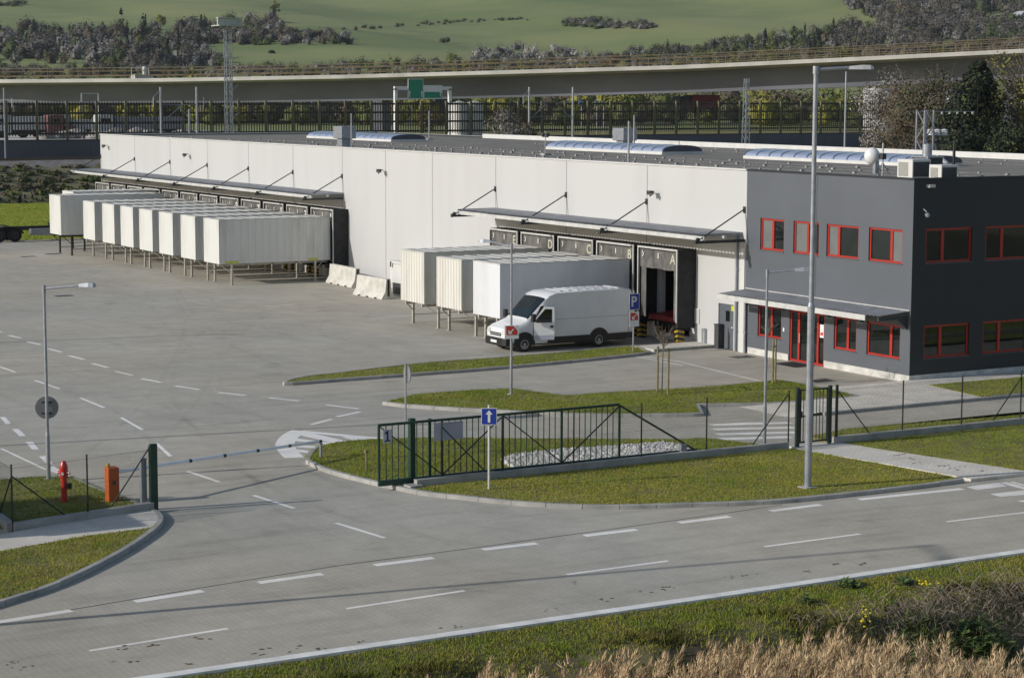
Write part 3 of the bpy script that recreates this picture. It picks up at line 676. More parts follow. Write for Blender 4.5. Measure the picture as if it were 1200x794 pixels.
HD = np.array([150, 225, 300, 330, 420, 600, 800, 1000, 1300, 1600, 2000, 2600]); HZ = np.array([3.5, 4.5, 4.2, 3.6, 4.6, 9, 20, 36, 62, 96, 140, 200])
ch, sh = _fh[:2], _rh[:2]
def hill_ds(d, s):
    z = np.interp(d, HD, HZ)
    k = np.clip((d-500)/600, 0, 1)
    return z+k*(3.5*np.sin(s*.013+d*.004)+2.5*np.sin(s*.03+1.3+d*.009)+.8*np.sin(s*.09+d*.05))+.012*k*s*.6
def hill_z(x, y):
    r = np.stack([x-CC[0], y-CC[1]], -1); return hill_ds(r@ch, r@sh)
d_ = np.concatenate([np.arange(255, 700, 15.), np.arange(700, 2600, 25.)]); s_ = np.linspace(-.5, .5, 90)
DD, KK = np.meshgrid(d_, s_, indexing='ij'); SS = KK*(DD+150)
ZZ = hill_ds(DD, SS); ZZ[0] -= 6
v = np.stack([CC[0]+ch[0]*DD+sh[0]*SS, CC[1]+ch[1]*DD+sh[1]*SS, ZZ], -1).reshape(-1, 3); nk = len(s_)
ii, jj = np.meshgrid(np.arange(len(d_)-1), np.arange(nk-1), indexing='ij'); a = (ii*nk+jj).ravel()
keepf = v[a][:, 0] < -190
f = np.stack([a, a+1, a+nk+1, a+nk], 1)[keepf]
M_hill = mat('hill_grass', (.225, .245, .085), .95, .1, .006, c2=(.155, .20, .06), stretch=(1, 1, 2), detail=8, lo=.42, hi=.58)
hl = struct(np_mesh('hills', v, f, M_hill)); hl.data.polygons.foreach_set('use_smooth', [True]*len(hl.data.polygons))
def hillpt(x, y):
    d = _ray(x, y); t = 300.
    for _ in range(3000):
        p = CC+d*t; r = p[:2]-CC[:2]
        if p[2] < float(hill_ds(r@ch, r@sh)): return p
        t += 2.
    return None
# ================================================================== warehouse with office wing
LX, RX0, OX, BY, HT = -96.9, 0.0, -10.88, 24.5, 8.0
WH = thing('warehouse', 'long white logistics warehouse with a dark grey two storey office wing and red window frames', 'warehouse', (-50, 0, 0))
def holed(mb, u0, u1, v0, v1, holes, P, depth, m=0):
    us = sorted({u0, u1} | {h[0] for h in holes} | {h[1] for h in holes}); vs = sorted({v0, v1} | {h[2] for h in holes} | {h[3] for h in holes})
    for a, b in zip(us[:-1], us[1:]):
        for c, d in zip(vs[:-1], vs[1:]):
            if any(h[0] <= a and b <= h[1] and h[2] <= c and d <= h[3] for h in holes): continue
            mb.quad(P(a, c, 0), P(b, c, 0), P(b, d, 0), P(a, d, 0), m)
    for h in holes:
        for (a, c), (b, d) in (((h[0], h[2]), (h[1], h[2])), ((h[1], h[2]), (h[1], h[3])), ((h[1], h[3]), (h[0], h[3])), ((h[0], h[3]), (h[0], h[2]))):
            mb.quad(P(a, c, 0), P(b, d, 0), P(b, d, depth), P(a, c, depth), m)
PF = lambda u, v, d: (u, d, v)                       # front, Y = 0
PR = lambda u, v, d: (-d, u, v)                      # right hand face, X = 0
A_open = (-17.45, -15.1, 0.25, 3.75)
sdoor = (-12.87, -11.72, 0.0, 2.02)
w = MB(); holed(w, LX, OX, 0, HT, [A_open, sdoor], PF, .25)
w.quad((LX, 0, 0), (LX, BY, 0), (LX, BY, HT), (LX, 0, HT)); w.quad((LX, BY, 0), (0, BY, 0), (0, BY, HT), (LX, BY, HT))
w.build('wall', M_white_wall, WH, fixn=False)
M_seam = mat('panel_joint_grey', (.27, .27, .265), .6, .05, 2)
SEAMX = [-88.92, -81.36, -74.05, -66.65, -59.34, -52.01, -46.13, -40.27, -33.09, -25.93, -18.69]
w = MB()
for x in SEAMX:
    zb = 0.0 if x in (-46.13, -40.27) else 4.35
    w.box((x-.03, -.004, zb), (x+.03, .01, HT-.06))
w.box((-6.03, -.004, 2.9), (-5.99, .01, HT-.06), 1)
w.build('panel_joint', [M_seam, mat('grey_joint', (.06, .064, .07), .6, .05, 2)], WH)
upW = [(-9.87, -8.2, 4.61, 5.97, .5, 'bd'), (-7.55, -5.83, 4.61, 5.97, .53, 'bd'), (-5.33, -3.28, 4.63, 5.96, .36, 'bd'), (-2.64, -.6, 4.63, 5.98, .65, 'db')]
loW = [(-9.95, -8.28, .85, 2.2, .55, 'dd'), (-4.73, -3.29, .85, 2.2, .58, 'dd'), (-2.64, -.6, .85, 2.2, .7, 'dd')]
door = (-7.7, -5.36, .02, 2.2)
rW = [(.68, 3.07, 4.68, 6.04, .38, 'dd'), (3.8, 6.2, 4.68, 6.04, .38, 'dd'), (.7, 3.06, .91, 2.22, .38, 'dd'), (3.79, 6.19, .91, 2.22, .38, 'dd'), (8.1, 10.5, 4.68, 6.04, .38, 'dd'), (8.1, 10.5, .91, 2.22, .38, 'dd')]
w = MB(); holed(w, OX, 0, 0, HT, [h[:4] for h in upW+loW]+[door], PF, .2); w.build('office_wall', M_grey_wall, WH, fixn=False)
w = MB(); holed(w, 0, BY, 0, HT, [h[:4] for h in rW], PR, .2); w.build('office_wall', M_grey_dark, WH, fixn=False)['label'] = 'much darker side wall of the office wing'
w = MB(); w.box((-10.62, -.025, 0), (-7.74, -.001, .28)); w.box((-5.32, -.025, 0), (0.022, -.001, .28)); w.box((.001, 0, 0), (.025, BY, .28))
w.build('plinth', M_foot, WH)
w = MB(); w.box((LX-.06, -.06, HT-.03), (OX, .22, HT+.03)); w.box((LX-.06, .22, HT-.03), (LX+.2, BY-.3, HT+.03))
w.build('parapet_cap', M_white, WH)
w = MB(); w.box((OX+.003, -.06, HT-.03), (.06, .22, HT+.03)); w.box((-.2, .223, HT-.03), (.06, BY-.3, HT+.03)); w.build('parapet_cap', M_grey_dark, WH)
w = MB(); w.box((LX, .2, 7.6), (-.2, BY-.02, 7.86)); w.build('roof', M_roof, WH)
w = MB(); w.box((-78, BY-.3, 7.8), (0.05, BY+.05, 8.17)); w.build('rear_parapet', M_white, WH)
w = MB(); w.box((LX, BY-.3, 7.8), (-78.01, BY+.05, 7.98)); w.build('rear_parapet', M_darkgrey, WH)
# rooflights
for (xa, ya), (xb, yb) in (((360, 160), (459, 166)), ((640, 175), (776.7, 181.7)), ((872, 183), (1077, 190))):
    x0, x1 = F(xa, ya, 12)[0], F(xb, yb, 12)[0]; y0, y1 = 12.0, 14.7; zc, hh = 8.02, .36
    cb = MB(); cb.box((x0, y0-.06, 7.86), (x1, y1+.06, zc)); curb = cb.build('rooflight', M_white, WH)
    n = 14; prof_ = [(y0+(y1-y0)*(.5-.5*math.cos(math.pi*k/n)), zc+hh*math.sin(math.pi*k/n)**.8) for k in range(n+1)]
    g = MB(); g.add([(x, y, z) for x in (x0+.02, x1-.02) for y, z in prof_], [(k, k+1, n+2+k, n+1+k) for k in range(n)]); nb = int((x1-x0)/1.05)
    for i in range(nb+1):
        xx = x0+.05+(x1-x0-.1)*i/nb; m_ = len(prof_)
        g.add([(xx+s_, y, z+.02) for s_ in (-.05, .05) for y, z in prof_], [(k, k+1, m_+k+1, m_+k) for k in range(m_-1)], 1)
    g.build('glazing', [M_blue, M_bluebar], curb, fixn=False)
    g = MB(); g.prism(prof_, x1-.03, x1+.012, 'x'); g.build('end_cap', M_capend, curb)
# lightning conductor lines with their small holders on the roof
M_hold = mat('pale_holder', (.42, .41, .38), .8, .3, 8)
for row, (y, x0, x1, st) in enumerate([(1.3, -94, -12, 1.25), (3.6, -90, -2, 1.6), (6.2, -80, -1, 1.4), (8.6, -70, -1, 1.8), (18.5, -60, -1, 1.7), (21.5, -60, -1, 2.0)]):
    b = MB(); x = x0
    while x < x1:
        yy = y+random.uniform(-.35, .35); s = random.uniform(.04, .075); b.box((x-s, yy-s, 7.855), (x+s, yy+s, 7.86+s*1.3)); x += st*random.uniform(.75, 1.25)
    b.tube((x0, y, 7.87), (x1, y, 7.87), .006, n=4); b.build('lightning_conductor', M_hold, WH)

# ---- windows
def window(u0, u1, z0, z1, mul, kinds, P, setb=.11, parent=WH, name='window'):
    fw = .085; d0, d1 = setb-.05, setb+.03; f = MB()
    def bar(a, c, b, d):
        p = [P(a, c, d0), P(b, d, d1)]; f.box(p[0], p[1])
    um = u0+(u1-u0)*mul
    bar(u0+.004, z0+.004, u1-.004, z0+fw); bar(u0+.004, z1-fw, u1-.004, z1-.004); bar(u0+.004, z0+fw+.001, u0+fw, z1-fw-.001); bar(u1-fw, z0+fw+.001, u1-.004, z1-fw-.001); bar(um-.07, z0+fw+.001, um+.07, z1-fw-.001)
    wo_ = f.build(name, M_red, parent)
    for (a, b), k in zip(((u0+fw-.01, um-.065), (um+.065, u1-fw+.01)), kinds):
        g = MB(); g.box(P(a, z0+fw-.01, setb-.012), P(b, z1-fw+.01, setb+.008)); g.build('pane', M_blind if k == 'b' else M_glass, wo_)
    s = MB(); s.box(P(u0-.03, z0-.035, -.035), P(u1+.03, z0-.004, .05)); s.build('sill', M_grey_wall, wo_)
    return wo_
M_grey_wall2 = M_grey_wall
for q in upW: window(*q, PF)
for q in loW: window(*q, PF)
for q in rW: window(*q, PR)
# ---- entrance door
u0, u1, z0, z1 = door; f = MB(); sb = .1
def fr(a, c, b, d, y0=.05, y1=.14): f.box((a, y0, c), (b, y1, d))
fr(u0+.005, z0, u0+.09, z1-.005); fr(u1-.09, z0, u1-.005, z1-.005); fr(u0+.09, z1-.1, u1-.09, z1-.005); fr(u0+.09, z0, u1-.09, z0+.09)
xa, xb = u0+(u1-u0)*.25, u0+(u1-u0)*.80; fr(xa-.07, z0+.09, xa+.07, z1-.1, .04, .141); fr(xb-.06, z0+.09, xb+.06, z1-.1, .04, .141)
ed = f.build('entrance_door', M_red, WH)
for a, b in ((u0+.085, xa-.065), (xa+.065, xb-.055), (xb+.055, u1-.085)):
    g = MB(); g.box((a, .085, z0+.085), (b, .105, z1-.095)); g.build('pane', M_glass, ed)
g = MB(); g.tube((xa+.12, -.01, .85), (xa+.12, -.01, 1.25), .018); g.box((xa+.11, -.01, .9), (xa+.13, .05, .92)); g.box((xa+.11, -.01, 1.18), (xa+.13, .05, 1.2)); g.build('handle', M_alu, ed)
g = MB(); g.box((xb+.1, .07, 1.2), (xb+.36, .083, 1.75)); g.build('notice', M_signwhite, ed)
g = MB(); g.box((xb+.14, .066, 1.3), (xb+.32, .0695, 1.42)); g.build('notice_panel', M_signred, ed)
g = MB(); g.box((-7.3, -1.15, .002), (-5.8, -.1, .02)); tag(g.build('doormat', M_rubber, base=(-6.5, -.6, 0)), 'black doormat on the paving in front of the red entrance door', 'doormat')
g = MB(); g.box((-8.12, -.03, 1.22), (-8.02, -.002, 1.38)); g.build('intercom', M_signwhite, WH)
# ---- steel side door in the white wall
f = MB(); f.box((sdoor[0]+.004, .06, .01), (sdoor[1]-.004, .12, sdoor[3]-.004)); sd = f.build('side_door', M_grey_wall, WH)
g = MB(); g.box((-12.38, .05, 1.25), (-12.08, .063, 1.72)); g.build('door_window', M_glass, sd)
g = MB(); g.box((-11.9, .0, .98), (-11.78, .058, 1.03)); g.build('handle', M_alu, sd)
g = MB(); g.box((-11.98, .052, 1.74), (-11.78, .058, 1.96)); g.build('warning_label', M_yellow, sd)
# ---- vent grille, downpipes, floodlights
f = MB(); f.box((-15.02, -.05, .95), (-14.3, -.002, 1.62)); vg = f.build('vent_grille', M_white, WH)
f = MB()
for k in range(7): f.box((-14.98, -.058, 1.0+k*.085), (-14.34, -.051, 1.03+k*.085))
f.build('grille_slats', M_acgrey, vg)
for x in (-11.45, -10.76): 
    f = MB(); f.tube((x, -.09, .02), (x, -.09, 5.1 if x < -11 else 2.5), .055, n=10)
    for z in (.9, 2.2, 3.6, 4.8):
        if z < (5 if x < -11 else 2.4): f.box((x-.075, -.13, z), (x+.075, -.002, z+.05))
    f.build('downpipe', M_galv, WH)
f = MB(); f.box((-11.2, -.06, 0), (-10.9, -.002, 4.6)); f.build('corner_trim', M_white, WH)
def flood(x, y, z, side=0):
    f = MB()
    if side == 0:
        f.tube((x-.35, -.0, z+.12), (x-.1, -.35, z+.06), .022, n=6); f.box((x-.16, -.5, z-.02), (x+.14, -.3, z+.16)); f.tube((x+.1, -.5, z-.08), (x+.2, -.42, z+.05), .05, n=8)
    else:
        f.tube((0, y, z+.25), (.25, y, z+.12), .02, n=6); f.blob((.3, y, z), (.1, .1, .1), n=10)
    f.build('floodlight', M_galv if side else M_darkgrey, WH)
for px_, py_ in ((122, 172), (217, 182.5), (445, 201.5), (763, 227.5)):
    p = F(px_, py_, -.35); flood(p[0], 0, p[2])
p = XP(1087, 252, .3); flood(0, p[1], p[2], 1)
p = XP(1093, 218, .2); f = MB(); f.box((0.002, p[1]-.15, p[2]-.06), (.2, p[1]+.15, p[2]+.06)); f.build('floodlight', M_alu, WH)

# ---- dock shelters
FONT_CACHE = {}
def text_mesh(txt, size, thick=.006):
    key = (txt, size)
    if key in FONT_CACHE: return FONT_CACHE[key]
    cu = bpy.data.curves.new('lettering', 'FONT'); cu.body = txt; cu.size = size; cu.extrude = thick; cu.offset = .022*size; cu.resolution_u = 3; cu.align_x = 'CENTER'
    ob = bpy.data.objects.new('lettering', cu); COL.objects.link(ob); bpy.context.view_layer.update()
    me = bpy.data.meshes.new_from_object(ob.evaluated_get(bpy.context.evaluated_depsgraph_get())); bpy.data.objects.remove(ob); bpy.data.curves.remove(cu)
    FONT_CACHE[key] = me; return me
def text_at(name, txt, size, loc, rot, mtl, parent=None, sx=1.0):
    me = text_mesh(txt, size).copy(); me.materials.clear(); me.materials.append(mtl); me.name = name
    o = bpy.data.objects.new(name, me); COL.objects.link(o)
    off = rootloc(parent) if parent else np.zeros(3); o.location = np.array(loc)-off; o.rotation_euler = rot; o.scale = (sx, 1, 1)
    if parent: o.parent = parent
    return o
FRONT = (math.pi/2, 0, 0)                              # text readable from -Y
def shelter(c, sign, w=3.3, letter=False, opened=False):
    x0, x1, z0, z1, yf = c-w/2, c+w/2, .74, 4.3, -1.0
    b = MB(); sw = .16
    b.box((x0, yf+.02, z0), (x0+sw, -.003, z1)); b.box((x1-sw, yf+.02, z0), (x1, -.003, z1)); b.box((x0+sw, yf+.02, z1-.14), (x1-sw, -.003, z1))
    sh = b.build('dock_shelter', M_rubber, WH)
    b = MB(); b.box((x0+.03, yf-.03, z0+.25), (x0+.10, yf+.018, z1)); b.box((x1-.10, yf-.03, z0+.25), (x1-.03, yf+.018, z1)); b.box((x0+.10, yf-.03, z1-.08), (x1-.10, yf+.018, z1)); b.build('edge_strip', M_alu, sh)
    b = MB(); n = 9; y = yf+.05                         # hanging top curtain with its folds
    vs = []; 
    for k in range(n+1):
        xx = x0+sw+(w-2*sw)*k/n; yy = y+(.03 if k % 2 else 0); vs += [(xx, yy, z1-.14), (xx, yy, 3.32+random.uniform(-.03, .02))]
    b.add(vs, [(2*k, 2*k+1, 2*k+3, 2*k+2) for k in range(n)]); 
    b.build('top_curtain', M_curtain, sh, fixn=False)
    for xa, xb in ((x0+sw, x0+sw+.42), (x1-sw-.30, x1-sw)):
        b = MB(); b.quad((xa, y+.06, z0+.3), (xb, y+.06, z0+.3), (xb, y+.06, 3.36), (xa, y+.06, 3.36)); b.build('side_curtain', M_curtain, sh, fixn=False)
    b = MB(); zz = z1-.34
    b.beam((x0+.34, y-.012, zz+.10), (x0+.46, y-.012, zz-.02), .05, .012, up=(0, 1, 0)); b.beam((x0+.46, y-.012, zz-.03), (x0+.34, y-.012, zz-.15), .05, .0121, up=(0, 1, 0))
    b.box((c-.03, y-.015, zz-.16), (c+.04, y-.006, zz+.08)); b.build('guide_mark', M_textw, sh)
    text_at('dock_number', sign, .62 if letter else .70, (x1-.46, y-.012, 3.62 if letter else 3.56), FRONT, M_texty if letter else M_textw, sh, .85 if len(sign) > 1 else 1)
    if not opened:
        b = MB(); b.box((c-1.35, -.04, .95), (c+1.35, -.004, 3.8)); b.build('dock_door', M_grey_wall, sh)
    b = MB(); b.box((c-1.3, -.25, .55), (c+1.3, -.045, .95)); b.build('dock_sill', M_rubber, sh)
    for xx in (x0+.13, x1-.13):
        b = MB(); b.box((xx-.15, -.98, .0), (xx+.15, -.62, .70)); 
        bp = b.build('bumper_post', M_black, sh); b = MB()
        for k in range(3): b.add([(xx-.153, -.984, .06+k*.22), (xx+.153, -.984, .14+k*.22), (xx+.153, -.984, .24+k*.22), (xx-.153, -.984, .16+k*.22)], [(0, 1, 2, 3)])
        for k in range(3): b.add([(xx+.154, -.98, .14+k*.22), (xx+.154, -.62, .06+k*.22), (xx+.154, -.62, .16+k*.22), (xx+.154, -.98, .24+k*.22)], [(0, 1, 2, 3)])
        b.build('hazard_stripes', M_hazy, bp, fixn=False)
    return sh
for k in range(12): shelter(-52.83-3.711*k, str(1+2*k), 3.26)
DOCKR = {}
for k, (sg, c) in enumerate(zip('ABCDE', (-16.29, -19.87, -23.44, -27.06, -30.5))):
    DOCKR[sg] = c; shelter(c, sg, 3.3 if sg != 'E' else 3.0, True, sg == 'A')
# interior seen through the open dock
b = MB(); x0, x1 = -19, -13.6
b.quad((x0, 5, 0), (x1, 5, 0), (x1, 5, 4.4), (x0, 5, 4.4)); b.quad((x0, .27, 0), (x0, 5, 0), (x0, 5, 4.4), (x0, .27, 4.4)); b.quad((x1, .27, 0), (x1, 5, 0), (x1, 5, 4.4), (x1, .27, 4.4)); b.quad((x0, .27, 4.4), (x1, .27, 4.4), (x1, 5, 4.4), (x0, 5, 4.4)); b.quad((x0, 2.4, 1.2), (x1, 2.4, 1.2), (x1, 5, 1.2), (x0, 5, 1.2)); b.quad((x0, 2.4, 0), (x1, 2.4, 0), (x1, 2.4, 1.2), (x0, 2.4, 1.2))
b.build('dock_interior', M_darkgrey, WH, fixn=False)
b = MB(); b.prism([(-.55, 1.02), (-.55, 1.16), (2.38, 1.32), (2.38, 1.18)], -17.4, -15.15, 'x'); b.box((-17.4, -.70, .93), (-15.15, -.552, 1.15)); b.box((-17.38, .3, .75), (-15.17, .36, 1.05)); b.build('dock_leveller', M_redramp, WH)
b = MB(); b.box((-17.40, -.2, .27), (-17.15, .2, 1.0)); hb = b.build('bumper_post', M_black, WH)
b = MB()
for k in range(5): b.add([(-17.41, -.205, .30+k*.14), (-17.14, -.205, .36+k*.14), (-17.14, -.205, .43+k*.14), (-17.41, -.205, .37+k*.14)], [(0, 1, 2, 3)])
b.build('hazard_stripes', M_hazy, hb, fixn=False)
ts = thing('strap_roll_stack', 'stack of dark ribbed rolls standing in the open dock with the letter A', 'stack', (-15.75, .9, 1.24))
for k in range(4):
    b = MB(); b.lathe([(.34, 0), (.40, .03), (.40, .17), (.34, .2)], (-15.75, .9, 1.24+k*.2), 16); b.build('roll', M_rubber, ts, smooth=False)

# ---- canopies over the docks
def canopy(x0, x1, seams, tag_):
    yo, zo, zw = -2.2, 5.17, 5.19
    b = MB(); per = .25; n = int((x1-x0)/per); vs = []
    pr = []
    for i in range(n):
        xx = x0+i*per; pr += [(xx, 0), (xx+.09, 0), (xx+.12, .085), (xx+.22, .085)]
    pr.append((x0+n*per, 0))
    for xx, dz in pr: vs += [(xx, yo, zo+dz), (xx, -.004, zw+dz), ]
    m_ = len(pr); b.add(vs, [(2*k, 2*k+1, 2*k+3, 2*k+2) for k in range(m_-1)])
    cn = b.build('canopy', M_sheet, WH, fixn=False)
    b = MB(); b.box((x0, yo-.03, zo-.19), (x1, yo+.05, zo-.012)); b.box((x0, -1.15, zo-.12), (x1, -1.03, zo-.01)); b.build('canopy_purlin', M_alu, cn)
    for i, x in enumerate(seams):
        b = MB(); b.box((x-.07, -2.62, zo-.31), (x+.07, -.004, zo-.195)); b.box((x-.09, -2.66, zo-.33), (x+.09, -2.621, zo-.14)); b.build('bracket', M_darkgrey, cn)
        b = MB(); b.tube((x, -2.5, zo-.2), (x, -.04, 6.28), .032, n=8); b.box((x-.06, -.07, 6.12), (x+.06, -.004, 6.40)); b.box((x-.05, -2.56, zo-.2), (x+.05, -2.42, zo-.06)); b.build('strut', M_darkgrey, cn)
    return cn
canopy(-97.6, -51.75, [LX+.1]+SEAMX[:6], 0)
canopy(-33.35, OX-.02, SEAMX[8:]+[OX-.12], 1)
b = MB(); x0, x1 = -10.85, -.05; per = .22; pr = []
for i in range(int((x1-x0)/per)): pr += [(x0+i*per, 0), (x0+i*per+.1, 0), (x0+i*per+.12, .03), (x0+i*per+.2, .03)]
vs = []
for xx, dz in pr: vs += [(xx, -1.5, 2.68+dz), (xx, -.004, 2.80+dz)]
b.add(vs, [(2*k, 2*k+1, 2*k+3, 2*k+2) for k in range(len(pr)-1)]); ec = b.build('entrance_canopy', M_sheet, WH, fixn=False)
b = MB(); b.box((x0, -1.56, 2.46), (-.9, -1.502, 2.675)); b.build('gutter', M_alu, ec)
b = MB(); b.box((x0, -.045, 2.835), (x1, -.003, 2.87)); b.build('flashing', M_alu, ec)
for x in (-10.7, -8.1, -5.0, -2.9, -.2):
    b = MB(); b.box((x-.04, -1.48, 2.5), (x+.04, -.004, 2.62)); b.prism([(-.5, 2.5), (-.004, 2.1), (-.004, 2.5)], x-.03, x+.03, 'x'); b.build('bracket', M_darkgrey, ec)
b = MB(); b.box((-9.2, -1.0, 2.44), (-7.9, -.9, 2.5)); b.build('canopy_light', M_signwhite, ec)
# ================================================================== swap body containers on legs
def container(label, c, yf, L, zb, zt, w=2.5, group=None, ribs=0, end_ribs=False, body=None, leg=None, yel=False, name='swap_body_container', bare=False):
    body = body or M_whitebox; leg = leg or M_leg
    t = thing(name, label, 'container', (c, yf+L/2, 0), 0, group)
    x0, x1, y0, y1 = c-w/2, c+w/2, yf, yf+L
    b = MB()
    zi = .0
    def ribwall(a, bb, n, P, z0, z1, d=.025):
        for k in range(n):
            u0_, u1_ = a+(bb-a)*k/n, a+(bb-a)*(k+1)/n; q = u1_-u0_
            us = [u0_, u0_+q*.18, u0_+q*.28, u0_+q*.72, u0_+q*.82, u1_]; ds = [0, 0, -d, -d, 0, 0]
            for i in range(5): b.quad(P(us[i], ds[i], z0), P(us[i+1], ds[i+1], z0), P(us[i+1], ds[i+1], z1), P(us[i], ds[i], z1))
    fr = .07
    if ribs:
        ribwall(y0+fr, y1-fr, ribs, lambda u, d, z: (x1+d-.004, u, z), zb+.12, zt-.06, .03)
        b.box((x1-.06, y0, zb), (x1, y1, zb+.12)); b.box((x1-.06, y0, zt-.06), (x1, y1, zt-.001)); b.box((x1-.07, y0, zb+.12), (x1, y0+fr, zt-.06)); b.box((x1-.07, y1-fr, zb+.12), (x1, y1, zt-.06))
    else: b.quad((x1, y0, zb), (x1, y1, zb), (x1, y1, zt), (x1, y0, zt))
    if end_ribs: ribwall(x0+.02, x1-.02, 9, lambda u, d, z: (u, y0-d-.02, z), zb+.02, zt-.02, .03); b.quad((x0, y0+.03, zb), (x1, y0+.03, zb), (x1, y0+.03, zt), (x0, y0+.03, zt))
    else: b.quad((x0, y0, zb), (x1, y0, zb), (x1, y0, zt), (x0, y0, zt))
    b.quad((x0, y0, zb), (x0, y1, zb), (x0, y1, zt), (x0, y0, zt)); b.quad((x0, y1, zb), (x1, y1, zb), (x1, y1, zt), (x0, y1, zt)); b.quad((x0, y0, zb), (x1, y0, zb), (x1, y1, zb), (x0, y1, zb))
    b.build('box_body', body, t, fixn=False)
    b = MB(); n = 10                                    # roof sheet with shallow cross ribs
    ys = []; 
    for k in range(n): a = y0+L*k/n; q = L/n; ys += [(a, 0), (a+q*.1, 0), (a+q*.15, .025), (a+q*.4, .025), (a+q*.45, 0)]
    ys.append((y1, 0))
    b.add([(x, y, zt+.004+d) for y, d in ys for x in (x0+.05, x1-.05)], [(2*k, 2*k+1, 2*k+3, 2*k+2) for k in range(len(ys)-1)])
    for xx in (x0, x1-.06): b.box((xx, y0-.02, zt-.01), (xx+.06, y1, zt+.022))
    b.box((x0+.06, y0-.02, zt-.01), (x1-.06, y0+.03, zt+.02)); b.build('roof', M_roofbox, t, fixn=False)
    b = MB()
    for x in (x0+.35, x1-.35-.1): b.box((x, y0+.05, zb-.16), (x+.1, y1-.05, zb-.003))
    for k in range(5): yy = y0+.5+(L-1.0)*k/4; b.box((x0+.05, yy-.05, zb-.10), (x1-.05, yy+.05, zb-.004))
    b.build('chassis_frame', M_darkgrey if leg is M_legbrown else leg, t)
    if not bare:
        for sx in (-1, 1):
            for yy in (y0+.72, y1-1.05):
                xx = c+sx*(w/2+.08); b = MB(); b.box((xx-.055, yy-.055, .02), (xx+.055, yy+.055, zb-.02)); b.box((xx-.11, yy-.11, 0), (xx+.11, yy+.11, .02)); b.box((xx-.09*sx-.06, yy-.05, zb-.14), (xx+.03, yy+.05, zb-.005))
                lg = b.build('leg', leg, t)
                e = -1 if yy < yf+L/2 else 1
                b = MB(); b.tube((xx, yy, .55*zb), (xx-.25*sx, yy+e*.62, zb-.05), .028, n=6); b.build('brace', leg, lg)
            xx = c+sx*(w/2+.08)
    for sx in (-1, 1):
        if not bare:
            b = MB(); b.tube((c+sx*(w/2+.08), y0+.77, .42), (c+sx*(w/2+.08), y1-1.1, .42), .022, n=6); b.build('side_rail', leg, t)
    if yel:
        for ya, yb in ((y0+.35, y0+1.2), (y1-1.45, y1-.85)):
            b = MB(); b.box((x1-.01, ya, zb+.03), (x1+.006, yb, zb+.15)); b.build('yellow_label', M_yellow, t)
    return t
lab = ['nearest white container of the left row, with ribbed side and yellow labels',
 'second white container on legs in the left row, just behind the nearest ribbed one',
 'third white container on legs in the left row counted from the near ribbed one',
 'fourth white container on legs, middle of the seven in the left row',
 'fifth white container on legs in the left row counted from the near ribbed one',
 'sixth white container on legs in the left row, next to last of seven',
 'last of the seven white containers in the left row, beside the bigger grey sided one']
for k in range(7):
    container(lab[k], -52.80-3.735*k+(.04 if k % 2 else -.03), -8.2+random.uniform(-.06, .06), 7.15, 1.25, 3.85, group='white containers at the left docks', ribs=15, yel=(k == 0))
container('big grey sided container on brown legs, leftmost in front of the docks', -79.1, -9.4, 7.6, 1.42, 4.14, leg=M_legbrown)
container('white container mostly hidden behind the big grey sided one, only its top corner showing', -82.7, -7.3, 6.2, 1.4, 4.22, leg=M_legbrown)
M_bluebox = mat('blue_grey_box_paint', (.66, .67, .69), .4, .06, .8, stretch=(1, 1, .3))
container('smooth blue grey sided container with a plain white end beside the van', -19.82, -7.98, 6.95, 1.18, 3.62, body=M_bluebox, group='containers at the lettered docks')
container('cream container with ribbed end, middle of the three beside the van', -23.38, -8.0, 6.95, 1.2, 3.56, body=M_ribbox, end_ribs=True, ribs=12, group='containers at the lettered docks')
container('cream container with ribbed end, farthest left of the three at the lettered docks', -27.05, -8.05, 6.95, 1.18, 3.66, body=M_ribbox, end_ribs=True, ribs=12, group='containers at the lettered docks')
# ================================================================== concrete barriers and a tool chest by the wall
def barrier(label, a, b_, h=1.12):
    a = np.array(a); b_ = np.array(b_); d = b_-a; L = np.linalg.norm(d); t = thing('concrete_barrier', label, 'barrier', (*((a+b_)/2), 0), math.atan2(d[1], d[0]), 'concrete barriers by the wall')
    pr = [(-.42, 0), (.42, 0), (.40, .10), (.20, .42), (.13, h), (-.13, h), (-.20, .42), (-.40, .10)]
    m_ = MB(); m_.prism(pr, -L/2, L/2, 'x'); off = np.array(t.location)
    o = m_.build('barrier_body', M_concpale, None); o.parent = t; bevel(o, .015)
    m_ = MB()
    for k in (-.28, .0, .28): m_.box((k*L-.13, -.44, 0), (k*L+.13, .44, .07))
    o = m_.build('lifting_slots', M_soil, None); o.parent = t
    m_ = MB(); m_.box((L/2+.001, -.06, .15), (L/2+.02, .06, h-.05)); o = m_.build('end_groove', M_soil, None); o.parent = t
    return t
barrier('pale concrete barrier beside the last numbered dock, left of the pair', (-50.4, -1.5), (-46.5, -1.65))
barrier('pale concrete barrier standing right of its twin and nearer the viewer', (-42.9, -3.3), (-39.5, -3.15))
p = F(430, 318, -1.2)
t = thing('storage_chest', 'white storage chest with dark latches against the white wall behind the barriers', 'chest', (-41.2, -.75, 0))
b = MB(); b.box((-42.9, -1.35, .62), (-39.6, -.1, 1.72)); b.build('chest_body', M_white, t); b = MB(); b.box((-43.0, -1.45, 1.725), (-39.5, -.05, 1.85)); b.build('lid', M_white, t)
b = MB(); b.box((-42.7, -1.3, 0), (-39.7, -.2, .61)); b.build('base_frame', M_darkgrey, t)
for x in (-42.6, -41.0, -39.9):
    b = MB(); b.box((x-.06, -1.475, 1.5), (x+.06, -1.452, 1.82)); b.build('latch', M_darkgrey, t)
